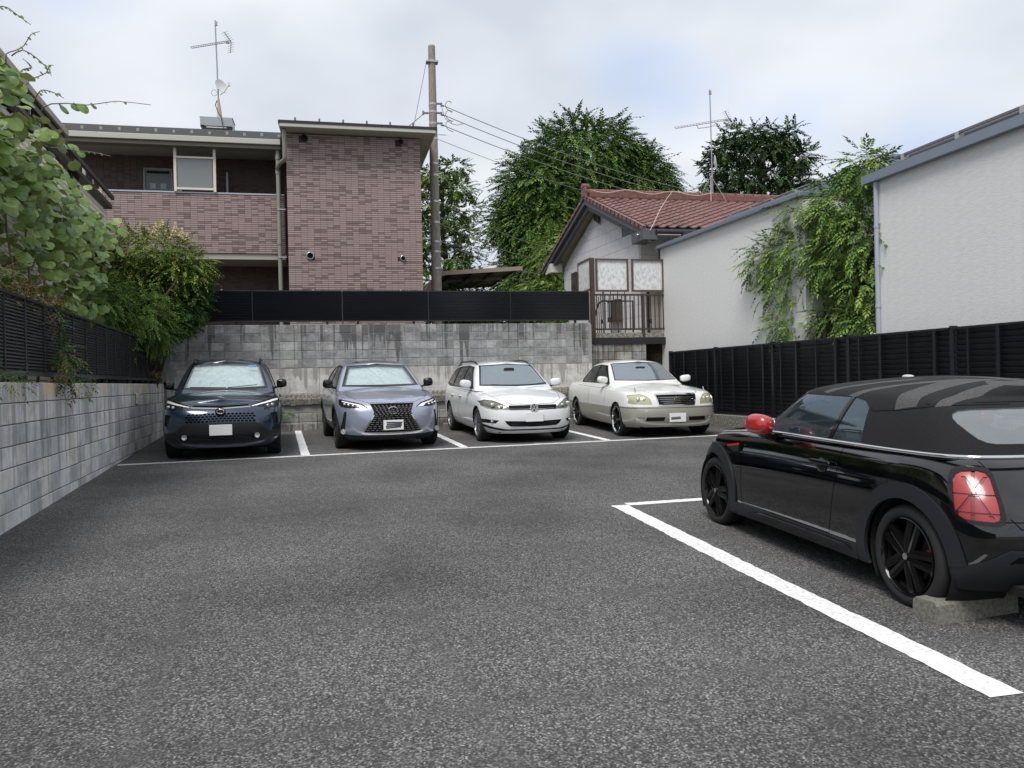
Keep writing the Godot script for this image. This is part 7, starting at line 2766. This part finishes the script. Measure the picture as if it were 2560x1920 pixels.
func limb(parent: Node3D, called: String, pts: Array, r0: float, r1: float, mat: Material) -> MeshInstance3D:
	var mb := MB.new()
	var c := Curve3D.new()
	for p in pts:
		c.add_point(p)
	var path := PackedVector3Array()
	for i in 11:
		var t := i / 10.0 * (pts.size() - 1)
		var k := mini(int(t), pts.size() - 2)
		path.append((pts[k] as Vector3).cubic_interpolate(pts[k + 1], pts[maxi(k - 1, 0)], pts[mini(k + 2, pts.size() - 1)], t - k))
	mb.tube(path, r0, r1, 8)
	return put(called, mb, mat, parent)


func tc(r: float, g: float, b: float) -> Color:
	return Color(r, g, b)


func make_trees() -> void:
	var bark := tri_map(M("bark", Color.WHITE, 0.95), noise_tex("bark", FastNoiseLite.TYPE_SIMPLEX, 0.05, 256, [[0.0, lin(0.03, 0.022, 0.016)], [1.0, lin(0.11, 0.085, 0.06)]]), Vector3(2, 0.5, 2))
	var lm := leaf_mat("leaf")
	var fine := [spray(14, 0.75, 0.17, 0.036, 0.25, 1), spray(16, 0.9, 0.16, 0.034, 0.4, 2), spray(12, 0.6, 0.18, 0.038, 0.15, 3)]
	var broad := [spray(9, 0.5, 0.20, 0.05, 0.15, 4), spray(11, 0.6, 0.19, 0.048, 0.3, 5), spray(8, 0.4, 0.21, 0.055, 0.05, 6)]
	# big feathery tree
	var t := thing("broadleaf_tree", "large rounded dark green tree with feathery drooping sprays behind the tiled house", "tree", Vector3(15.9, 1.2, -40))
	limb(t, "trunk", [Vector3(0, 0, 0), Vector3(0.1, 3, 0), Vector3(-0.1, 6, 0), Vector3(0.3, 10, 0)], 0.5, 0.16, bark)
	for k in 7:
		var an := TAU * k / 7.0
		limb(t, "limb", [Vector3(0, 2.5 + 0.5 * k, 0), Vector3(1.6 * cos(an), 4.5 + 0.6 * k, 1.6 * sin(an)), Vector3(3.6 * cos(an), 6.0 + 0.7 * k, 3.0 * sin(an))], 0.18, 0.05, bark)
	var g := [tc(0.042, 0.088, 0.022), tc(0.064, 0.128, 0.029), tc(0.093, 0.173, 0.038), tc(0.152, 0.240, 0.056)]
	crown("crown", t, fine, lm, [
		[Vector3(0.3, 10.3, 0), Vector3(3.1, 2.3, 2.8), 1.2], [Vector3(-2.3, 8.6, 0.4), Vector3(2.2, 2.0, 2.2), 0.9], [Vector3(2.7, 9.0, 0.5), Vector3(2.2, 2.1, 2.2), 0.9],
		[Vector3(-1.6, 6.2, 0.8), Vector3(3.1, 2.2, 2.4), 1.2], [Vector3(1.8, 6.4, 0.6), Vector3(2.9, 2.3, 2.4), 1.1], [Vector3(-2.2, 3.9, 0.8), Vector3(2.8, 1.9, 2.2), 1.0],
		[Vector3(0.9, 3.6, 0.5), Vector3(2.6, 2.1, 2.0), 0.9], [Vector3(-3.9, 6.9, 0.2), Vector3(1.2, 1.0, 1.2), 0.3], [Vector3(3.9, 7.6, 0.0), Vector3(1.1, 1.2, 1.2), 0.3],
		[Vector3(0, 6.5, -0.5), Vector3(2.6, 3.6, 2.0), 1.2]], 21000, Vector2(0.8, 1.4), g, 31, 0.45, 0.35)
	# pale green tree below it
	t = thing("young_tree", "lighter yellow green tree in front of the big dark tree, left of the white gable", "tree", Vector3(12.0, 1.2, -33))
	limb(t, "trunk", [Vector3(0, 0, 0), Vector3(0.1, 1.5, 0), Vector3(0.0, 3, 0)], 0.12, 0.04, bark)
	var y := [tc(0.116, 0.186, 0.039), tc(0.171, 0.264, 0.054), tc(0.085, 0.147, 0.034), tc(0.232, 0.310, 0.093)]
	crown("crown", t, fine, lm, [[Vector3(0.1, 4.0, 0), Vector3(1.5, 1.4, 1.2), 1.0], [Vector3(-0.6, 2.3, 0.2), Vector3(1.4, 1.1, 1.2), 0.8], [Vector3(0.9, 2.4, 0), Vector3(1.2, 1.2, 1.2), 0.8]], 1500, Vector2(0.55, 0.95), y, 32, 0.4, 0.45)
	# shrubs under it, right of the carport
	for k in 5:
		t = thing("garden_shrub", ["rounded light green shrub just right of the carport roof", "yellow green shrub beside the white gable wall", "low shrub seen under the carport roof's right end", "dark shrub behind the fence at the foot of the pole", "leafy shrub between the carport and the gable"][k], "shrub", [Vector3(8.7, 1.2, -27.0), Vector3(10.3, 1.2, -28.5), Vector3(7.3, 1.2, -28.0), Vector3(6.0, 1.2, -27.0), Vector3(9.4, 1.2, -26.2)][k], "shrubs behind the back fence")
		limb(t, "stem", [Vector3(0, 0, 0), Vector3(0, 0.5, 0), Vector3(0.05, 1.2, 0)], 0.05, 0.02, bark)
		crown("foliage", t, broad, lm, [[Vector3(0, 1.25, 0), Vector3(1.0, 0.95, 0.8), 1.0], [Vector3(0.5, 0.8, 0.1), Vector3(0.8, 0.7, 0.7), 0.7], [Vector3(-0.6, 0.7, 0.1), Vector3(0.8, 0.7, 0.7), 0.7]], 520, Vector2(0.55, 0.9), y if k != 3 else g, 40 + k, 0.4, 0.25)
	# tree between the brick block and the pole
	t = thing("layered_tree", "tall clumpy dark green tree with gaps behind the utility pole", "tree", Vector3(6.7, 1.2, -32))
	limb(t, "trunk", [Vector3(0, 0, 0), Vector3(0.1, 3, 0), Vector3(-0.1, 5, 0), Vector3(0.0, 7.2, 0)], 0.16, 0.05, bark)
	for k in 8:
		var an := 2.4 * k
		limb(t, "limb", [Vector3(0, 1.6 + 0.65 * k, 0), Vector3(0.5 * cos(an), 1.9 + 0.65 * k, 0.5 * sin(an)), Vector3(1.1 * cos(an), 2.1 + 0.65 * k, 1.0 * sin(an))], 0.05, 0.015, bark)
	var cl := []
	var rr := RandomNumberGenerator.new()
	rr.seed = 77
	for k in 30:
		var h := 1.5 + 5.9 * k / 29.0
		var w := 1.35 * sqrt(maxf(0.05, 1.0 - pow(absf(h - 4.2) / 3.9, 2.0)))
		var an := 2.4 * k
		cl.append([Vector3(w * cos(an) * 0.85 - 0.1, h + rr.randf_range(-0.1, 0.1), w * sin(an) * 0.7), Vector3(0.62, 0.34, 0.55), 1.0])
	crown("crown", t, broad, lm, cl, 2100, Vector2(0.5, 0.85), [tc(0.062, 0.116, 0.028), tc(0.093, 0.163, 0.037), tc(0.132, 0.202, 0.050), tc(0.171, 0.240, 0.070)], 50, 0.3, 0.1)
	# far tree on the right
	t = thing("conifer_like_tree", "dark green tree with sky showing through, far behind the tiled roof", "tree", Vector3(30.2, 2.0, -45))
	limb(t, "trunk", [Vector3(0, 0, 0), Vector3(0.1, 4, 0), Vector3(0.0, 8, 0), Vector3(0.2, 12.5, 0)], 0.35, 0.08, bark)
	for k in 9:
		var an := 2.4 * k
		limb(t, "limb", [Vector3(0, 5.0 + 0.7 * k, 0), Vector3(1.3 * cos(an), 6.2 + 0.7 * k, 1.2 * sin(an)), Vector3(2.6 * cos(an), 6.9 + 0.7 * k, 2.2 * sin(an))], 0.12, 0.03, bark)
	cl = []
	for k in 40:
		var h := 7.6 + 6.0 * k / 39.0
		var w := 3.3 * sqrt(maxf(0.04, 1.0 - pow(absf(h - 10.3) / 3.9, 2.0)))
		var an := 2.4 * k
		cl.append([Vector3(w * cos(an) * 0.9, h + rr.randf_range(-0.3, 0.3), w * sin(an) * 0.7), Vector3(1.15, 0.62, 1.0), 1.0])
	cl.append([Vector3(-3.3, 8.6, 0), Vector3(1.5, 0.9, 1.2), 1.2])
	crown("crown", t, broad, lm, cl, 3300, Vector2(0.8, 1.4), [tc(0.033, 0.063, 0.027), tc(0.048, 0.087, 0.033), tc(0.068, 0.112, 0.042)], 51, 0.2, 0.1)


func make_bushes() -> void:
	var bark := M("bark")
	var lm := leaf_mat("leaf")
	var nand := [spray(9, 0.22, 0.062, 0.013, 0.25, 11), spray(11, 0.26, 0.058, 0.012, 0.35, 12), spray(7, 0.18, 0.066, 0.014, 0.1, 13)]
	var small := [spray(9, 0.16, 0.055, 0.014, 0.1, 14), spray(8, 0.14, 0.06, 0.016, 0.2, 15)]
	# bush in the left corner: feathery upper part, glossy right part, low part over the fence
	var t := thing("feathery_bush", "tall yellow green feathery bush with cream flower heads in the left back corner", "bush", Vector3(-2.6, 0.0, -17.9))
	for k in 6:
		limb(t, "stem", [Vector3(0.1 * k - 0.3, 0, 0), Vector3(0.22 * k - 0.5, 1.2, 0.05 * k), Vector3(0.3 * k - 0.6, 2.3, 0.0)], 0.03, 0.012, bark)
	limb(t, "branch", [Vector3(0.15, 1.0, 0.45), Vector3(0.35, 1.6, 0.5), Vector3(0.75, 2.25, 0.5)], 0.035, 0.022, M("bark_tan", lin(0.13, 0.09, 0.06), 0.9))
	var y := [tc(0.132, 0.194, 0.034), tc(0.186, 0.264, 0.046), tc(0.093, 0.155, 0.031), tc(0.264, 0.310, 0.070), tc(0.078, 0.132, 0.031)]
	crown("foliage", t, nand, lm, [[Vector3(0.15, 2.85, 0), Vector3(0.85, 0.40, 0.6), 1.4], [Vector3(-0.35, 2.35, 0.1), Vector3(0.55, 0.5, 0.6), 0.9], [Vector3(0.75, 2.45, 0.1), Vector3(0.62, 0.42, 0.55), 0.9], [Vector3(0.2, 2.1, 0.1), Vector3(0.9, 0.7, 0.6), 1.0]], 2400, Vector2(0.75, 1.3), y, 61, 0.35, 0.15)
	# flower heads
	var fm := MB.new()
	var r := RandomNumberGenerator.new()
	r.seed = 3
	var cream := M("flower_cream", lin(0.58, 0.47, 0.31), 0.8)
	for k in 9:
		var c := [Vector3(-0.42, 3.18, 0.1), Vector3(-0.28, 3.12, 0.0), Vector3(0.28, 3.22, 0.1), Vector3(0.40, 3.3, 0.0), Vector3(0.52, 3.15, 0.1), Vector3(0.66, 3.22, 0.1), Vector3(0.78, 3.12, 0.1), Vector3(0.88, 3.02, 0.0), Vector3(0.14, 3.1, 0.0)][k] as Vector3
		fm = MB.new()
		for i in 70:
			var h := r.randf()
			var a := r.randf() * TAU
			var q := c + Vector3(cos(a) * 0.10 * (1.0 - h), 0.30 * h - 0.12, sin(a) * 0.10 * (1.0 - h))
			fm.box(q, Vector3.ONE * r.randf_range(0.014, 0.028), Basis(Vector3(1, 1, 0).normalized(), a))
		fm.cyl(c - Vector3(0, 0.3, 0), c + Vector3(0, 0.16, 0), 0.005, 0.002, 5)
		put("flower_head", fm, cream, t)
	t = thing("glossy_bush", "dense dark green small leaved bush hanging over the end of the retaining wall", "bush", Vector3(-1.85, 0.0, -18.1))
	for k in 4:
		limb(t, "stem", [Vector3(-0.5, 0.9, -0.1), Vector3(-0.3 + 0.1 * k, 1.4, 0.1), Vector3(-0.2 + 0.2 * k, 1.9, 0.1)], 0.03, 0.012, bark)
	crown("foliage", t, small, lm, [[Vector3(0.1, 1.85, 0.1), Vector3(0.42, 0.55, 0.5), 1.0], [Vector3(-0.1, 1.5, 0.2), Vector3(0.42, 0.38, 0.42), 0.9], [Vector3(-0.35, 2.0, 0.2), Vector3(0.5, 0.5, 0.4), 0.8]], 2300, Vector2(0.8, 1.4), [tc(0.050, 0.101, 0.031), tc(0.070, 0.139, 0.037), tc(0.109, 0.202, 0.054)], 62, 0.45, 0.1)
	t = thing("spilling_bush", "mid green bush spilling over the far end of the left slat fence", "bush", Vector3(-2.75, 0.0, -16.2))
	for k in 4:
		limb(t, "stem", [Vector3(-0.3, 0.1, 0.3 * k - 0.4), Vector3(-0.2, 0.8, 0.3 * k - 0.4), Vector3(0.15, 1.4, 0.35 * k - 0.5)], 0.025, 0.01, bark)
	crown("foliage", t, nand, lm, [[Vector3(0.25, 1.45, -0.3), Vector3(0.55, 0.5, 0.8), 1.0], [Vector3(0.4, 1.1, -0.9), Vector3(0.45, 0.38, 0.7), 0.8], [Vector3(-0.2, 1.5, 0.5), Vector3(0.45, 0.6, 0.6), 0.8], [Vector3(-0.2, 0.9, 0.3), Vector3(0.5, 0.6, 0.9), 0.8]], 2400, Vector2(0.7, 1.15), [tc(0.078, 0.147, 0.034), tc(0.124, 0.217, 0.046), tc(0.171, 0.264, 0.062), tc(0.062, 0.109, 0.028)], 63, 0.4, 0.25)
	limb(t, "cut_stem", [Vector3(-0.35, 1.0, -0.2), Vector3(-0.33, 1.3, -0.2), Vector3(-0.30, 1.55, -0.2)], 0.035, 0.03, M("cut_wood", lin(0.4, 0.33, 0.27), 0.9))
	# nandina over the near fence
	t = thing("reddish_shrub", "yellow and reddish leaved nandina shrub reaching over the near end of the left fence", "shrub", Vector3(-2.85, 0.0, -9.6))
	for k in 5:
		limb(t, "stem", [Vector3(0, 0, 0.4 * k - 0.8), Vector3(0.02, 0.6, 0.4 * k - 0.9), Vector3(0.1, 1.1, 0.45 * k - 1.0)], 0.012, 0.006, bark)
	crown("foliage", t, nand, lm, [[Vector3(0.0, 1.05, 0.4), Vector3(0.3, 0.35, 0.8), 1.0], [Vector3(0.15, 0.98, -0.8), Vector3(0.28, 0.16, 0.6), 0.5]], 520, Vector2(0.7, 1.1), [tc(0.202, 0.217, 0.046), tc(0.248, 0.186, 0.078), tc(0.124, 0.171, 0.046), tc(0.310, 0.202, 0.124), tc(0.139, 0.186, 0.046)], 64, 0.3, 0.2)
	for k in 26:
		fm = MB.new()
		break
	var fl := MB.new()
	for i in 120:
		var q := Vector3(r.randf_range(-0.05, 0.15), 1.38 + r.randf_range(-0.14, 0.14), 0.75 + r.randf_range(-0.22, 0.25))
		fl.blob(q, Vector3.ONE * 0.022, 1.0, Basis.IDENTITY, 4)
	put("flower_head", fl, M("flower_white", lin(0.62, 0.52, 0.40), 0.8), t)
	t = thing("weed_tuft", "green weed growing through the slats and hanging down the left block wall", "weed", Vector3(-2.37, 0.2, -10.2))
	limb(t, "stem", [Vector3(-0.1, 0, 0), Vector3(0.03, 0.3, 0), Vector3(0.06, 0.5, 0.05)], 0.008, 0.004, bark)
	crown("foliage", t, nand, lm, [[Vector3(0.05, 0.22, -0.05), Vector3(0.07, 0.18, 0.24), 1.0], [Vector3(0.05, -0.08, -0.05), Vector3(0.06, 0.14, 0.22), 0.7], [Vector3(0.06, 0.5, 0.15), Vector3(0.05, 0.12, 0.1), 0.3]], 105, Vector2(0.6, 1.0), [tc(0.078, 0.139, 0.046), tc(0.109, 0.186, 0.062), tc(0.217, 0.171, 0.078)], 65, 0.2, 0.3)
	for k in 4:
		t = thing("weed_tuft", ["short weeds in the gap under the left fence near its middle", "weeds under the left fence at its near end", "dry tan weed caught at the far end of the left fence", "small weeds on the ledge between the navy and silver cars"][k], "weed", [Vector3(-2.45, 0.1, -11.6), Vector3(-2.45, 0.1, -8.6), Vector3(-2.38, 0.32, -17.6), Vector3(0.0, -0.62, -18.68)][k], "weeds")
		crown("foliage", t, nand, lm, [[Vector3.ZERO, [Vector3(0.06, 0.07, 0.5), Vector3(0.06, 0.07, 0.6), Vector3(0.04, 0.06, 0.2), Vector3(0.3, 0.05, 0.1)][k], 1.0]], [60, 60, 22, 60][k], Vector2(0.5, 0.9), [tc(0.093, 0.155, 0.046), tc(0.139, 0.217, 0.062)] if k != 2 else [tc(0.341, 0.232, 0.109)], 66 + k, 0.2, 0.1)
	# shrub against the pale house
	t = thing("wall_shrub", "tall light green shrub with pinnate leaves in the recess of the pale rendered house", "shrub", Vector3(9.75, -1.0, -12.3))
	var stemm := M("stem_dark", lin(0.05, 0.04, 0.03), 0.9)
	for k in 7:
		var z := 0.22 * (k - 3)
		limb(t, "stem", [Vector3(0, 0, 0.1 * (k - 3)), Vector3(0.05, 1.6, z * 0.8), Vector3(0.0, 2.6, z * 1.5), Vector3(-0.05, 3.6, z * 2.0 + 0.2)], 0.022, 0.008, stemm)
	var pin := [spray(11, 0.34, 0.10, 0.019, 0.35, 21), spray(13, 0.40, 0.095, 0.018, 0.5, 22), spray(9, 0.28, 0.11, 0.02, 0.2, 23)]
	var pl := [tc(0.109, 0.194, 0.046), tc(0.155, 0.264, 0.059), tc(0.217, 0.341, 0.078), tc(0.078, 0.139, 0.040), tc(0.264, 0.357, 0.093)]
	crown("foliage", t, pin, lm, [
		[Vector3(-0.05, 3.35, -1.9), Vector3(0.4, 0.45, 0.55), 0.8], [Vector3(-0.05, 3.4, -1.0), Vector3(0.42, 0.5, 0.6), 0.9], [Vector3(0.0, 2.75, -1.2), Vector3(0.42, 0.45, 0.8), 1.0],
		[Vector3(0.0, 3.1, 0.0), Vector3(0.4, 0.6, 0.55), 0.9], [Vector3(0.0, 4.0, 0.2), Vector3(0.38, 0.55, 0.65), 0.9], [Vector3(0.0, 4.05, -0.8), Vector3(0.35, 0.4, 0.6), 0.6], [Vector3(0.05, 4.55, 0.75), Vector3(0.3, 0.35, 0.35), 0.5],
		[Vector3(0.0, 3.3, 0.85), Vector3(0.35, 0.6, 0.5), 0.9], [Vector3(0.0, 2.5, 0.75), Vector3(0.35, 0.5, 0.5), 0.7], [Vector3(0.0, 1.95, -1.3), Vector3(0.35, 0.4, 0.6), 0.7], [Vector3(0.0, 2.0, 0.1), Vector3(0.35, 0.35, 0.6), 0.5], [Vector3(0.0, 1.85, 0.8), Vector3(0.3, 0.3, 0.4), 0.4]],
		2500, Vector2(0.7, 1.15), pl, 70, 0.25, 0.3)


# kiwi vine: big round leaves, each one a part as far as they can be told apart
func make_vine() -> void:
	var t := thing("kiwi_vine", "kiwi vine with large round leaves above the left fence, hiding the cream house", "vine", Vector3(-2.75, 0.0, -12.0))
	var lm := []
	for c in [[0.075, 0.15, 0.022], [0.11, 0.20, 0.032], [0.15, 0.245, 0.045], [0.05, 0.105, 0.022], [0.18, 0.275, 0.055]]:
		var m := M("kiwi_leaf_%d" % lm.size(), lin(c[0], c[1], c[2]), 0.42)
		m.backlight_enabled = true
		m.backlight = Color(0.4, 0.4, 0.25)
		lm.append(m)
	# a round leaf with a notch at the stalk, cupped, lightly wavy
	var shapes := []
	for v in 4:
		var mb := MB.new()
		var n := 16
		var rim := []
		for i in n:
			var a := TAU * (i + 0.5) / n
			var rad := 1.0 - 0.22 * exp(-pow(wrapf(a - PI, -PI, PI) / 0.30, 2.0)) + 0.05 * sin(a * 3.0 + v)
			rim.append(Vector3(sin(a) * rad * 0.5, 0.035 * sin(a * 2.0 + v * 1.3) + 0.02 * sin(a * 5.0 + v) - 0.03 - 0.02 * cos(a), cos(a) * rad * 0.5 + 0.42))
		var mid := []
		for q in rim:
			mid.append(Vector3(q.x * 0.5, 0.006 + q.y * 0.25, 0.42 + (q.z - 0.42) * 0.5))
		var c := Vector3(0, 0.0, 0.42)
		for i in n:
			var j := (i + 1) % n
			var nn: Vector3 = (mid[i] - c).cross(mid[j] - c).normalized()
			if nn.y < 0.0:
				nn = -nn
			mb.tri(c, mid[i], mid[j], nn, nn, nn)
			mb.face(mid[i], rim[i], rim[j], mid[j], Vector3.UP)
		shapes.append(mb.mesh())
	var r := RandomNumberGenerator.new()
	r.seed = 12
	# outline of the hanging mass in the plane of the fence: (z, y)
	var mass := PackedVector2Array([Vector2(-8.2, 2.6), Vector2(-8.9, 3.4), Vector2(-10.0, 3.55), Vector2(-10.9, 3.3), Vector2(-11.7, 3.05), Vector2(-12.6, 2.95), Vector2(-13.3, 2.75), Vector2(-14.4, 2.95), Vector2(-15.0, 2.85), Vector2(-14.9, 2.45), Vector2(-14.1, 2.2), Vector2(-14.0, 1.5), Vector2(-13.6, 1.0), Vector2(-12.2, 0.85), Vector2(-11.3, 1.15), Vector2(-10.5, 1.5), Vector2(-9.5, 1.85), Vector2(-8.2, 1.9)])
	var placed := []
	while placed.size() < 1100:
		var q := Vector2(r.randf_range(-15.1, -8.2), r.randf_range(0.8, 3.6))
		if not Geometry2D.is_point_in_polygon(q, mass):
			continue
		placed.append([Vector3(r.randf_range(-0.45, 0.25), q.y, q.x + 12.0), r.randf_range(0.09, 0.165) + 0.07 * r.randf() * r.randf()])
	for k in 16:
		placed.append([Vector3(r.randf_range(-0.1, 0.25), r.randf_range(2.2, 2.95), r.randf_range(-3.4, -2.2))])
		placed[-1].append(0.2)
	placed.sort_custom(func(a, b): return a[0].x > b[0].x)
	var lists := []
	for k in 20:
		lists.append([])
	for i in placed.size():
		var p: Vector3 = placed[i][0]
		var s: float = placed[i][1]
		# blades face outwards and up, tips hanging
		var nrm := Vector3(0.55 + r.randf_range(-0.8, 0.6), 0.75 + r.randf_range(-0.6, 0.5), 0.4 + r.randf_range(-0.9, 0.9)).normalized()
		var tip := Vector3(r.randf_range(-0.1, 0.5), -0.8, r.randf_range(-0.6, 0.6))
		tip = (tip - nrm * tip.dot(nrm)).normalized()
		var b := Basis(nrm.cross(tip), nrm, tip) * s
		var xf := Transform3D(b, p - tip * s * 0.4)
		var v := r.randi() % 4
		var cc := r.randi() % 5
		if i < 290:
			put("leaf", shapes[v], lm[cc], t, xf)
		else:
			lists[v * 5 + cc].append(xf)
	for k in 20:
		if lists[k].is_empty():
			continue
		var mm := MultiMesh.new()
		mm.transform_format = MultiMesh.TRANSFORM_3D
		mm.mesh = shapes[k / 5]
		mm.instance_count = lists[k].size()
		for i in mm.instance_count:
			mm.set_instance_transform(i, lists[k][i])
		var o := MultiMeshInstance3D.new()
		o.name = "leaves"
		o.multimesh = mm
		o.material_override = lm[k % 5]
		t.add_child(o, true)
		stuff(o)
	# stems and free shoots against the sky
	var sm := M("vine_stem", lin(0.16, 0.12, 0.08), 0.85)
	var shoot := M("vine_shoot", lin(0.20, 0.16, 0.14), 0.8)
	for k in 7:
		limb(t, "stem", [Vector3(-0.2, 0.0, 0.7 * k - 1.6), Vector3(-0.1, 1.0, 0.6 * k - 1.4), Vector3(-0.15, 2.0, 0.75 * k - 2.0), Vector3(-0.1, 2.8, 0.85 * k - 2.6)], 0.02, 0.008, sm)
	var shoots := [
		[Vector3(-0.09, 3.61, 0.40), Vector3(0.02, 3.66, 0.52), Vector3(0.24, 3.74, 0.37), Vector3(0.43, 3.76, 0.29), Vector3(0.70, 3.76, 0.46), Vector3(0.88, 3.77, 0.50), Vector3(1.21, 3.81, 0.32)],
		[Vector3(-0.47, 4.15, 0.40), Vector3(-0.44, 4.26, 0.52), Vector3(-0.38, 4.37, 0.37), Vector3(-0.30, 4.47, 0.29), Vector3(-0.17, 4.56, 0.46), Vector3(-0.06, 4.59, 0.50)],
		[Vector3(-0.41, 4.29, 0.40), Vector3(-0.25, 4.33, 0.52), Vector3(-0.13, 4.29, 0.37), Vector3(-0.04, 4.21, 0.29), Vector3(0.02, 4.13, 0.46), Vector3(0.06, 4.04, 0.50)],
		[Vector3(-0.34, 3.67, 0.40), Vector3(-0.25, 3.87, 0.52), Vector3(-0.16, 4.04, 0.37), Vector3(-0.05, 4.14, 0.29), Vector3(0.03, 4.18, 0.46), Vector3(0.09, 4.17, 0.50)],
		[Vector3(-0.33, 3.98, 0.40), Vector3(-0.27, 4.07, 0.52), Vector3(-0.22, 4.16, 0.37), Vector3(-0.23, 4.23, 0.29), Vector3(-0.27, 4.24, 0.46)],
		[Vector3(-0.17, 3.73, 0.40), Vector3(-0.06, 3.83, 0.52), Vector3(0.04, 3.87, 0.37), Vector3(0.15, 3.83, 0.29)],
		[Vector3(-0.65, 4.84, 0.40), Vector3(-0.45, 4.86, 0.52), Vector3(-0.33, 4.82, 0.37), Vector3(-0.21, 4.75, 0.29)],
		[Vector3(-0.32, 3.52, -1.00), Vector3(-0.22, 3.52, -1.00), Vector3(-0.07, 3.51, -1.00), Vector3(0.02, 3.49, -1.00), Vector3(0.18, 3.49, -1.00), Vector3(0.31, 3.47, -1.00), Vector3(0.47, 3.44, -1.00)],
	]
	for k in shoots.size():
		limb(t, "shoot", shoots[k], 0.009, 0.004, shoot)
		for j in 7:
			var f := 0.25 + 0.1 * j
			var idx: float = f * (shoots[k].size() - 1)
			var i0 := int(idx)
			var p: Vector3 = (shoots[k][i0] as Vector3).lerp(shoots[k][mini(i0 + 1, shoots[k].size() - 1)], idx - i0)
			var big: bool = (k == 0 or k == 7) and j < 4
			var s: float = r.randf_range(0.15, 0.24) * (1.0 - 0.16 * j) if big else r.randf_range(0.03, 0.055)
			var nrm := Vector3(0.7, 0.5, 0.5 + r.randf_range(-0.5, 0.5)).normalized()
			var tip := Vector3(0.1, r.randf_range(-0.9, 0.3), r.randf_range(-0.7, 0.7))
			tip = (tip - nrm * tip.dot(nrm)).normalized()
			put("leaf", shapes[j % 4], lm[(j + k) % 3], t, Transform3D(Basis(nrm.cross(tip), nrm, tip) * s, p))


func _ready() -> void:
	rng.seed = 7
	make_light()
	back = Transform3D(Basis(Vector3.UP, TH), Vector3(0, 0, -18.98))
	make_ground()
	make_walls()
	make_fences()
	make_apartment()
	make_tiled_house()
	make_right_house()
	make_left_house()
	make_carport()
	make_pole()
	car_mats()
	make_crossover_navy()
	make_crossover_silver()
	make_estate_white()
	make_sedan_pearl()
	make_hidden_car()
	make_convertible()
	make_trees()
	make_bushes()
	make_vine()
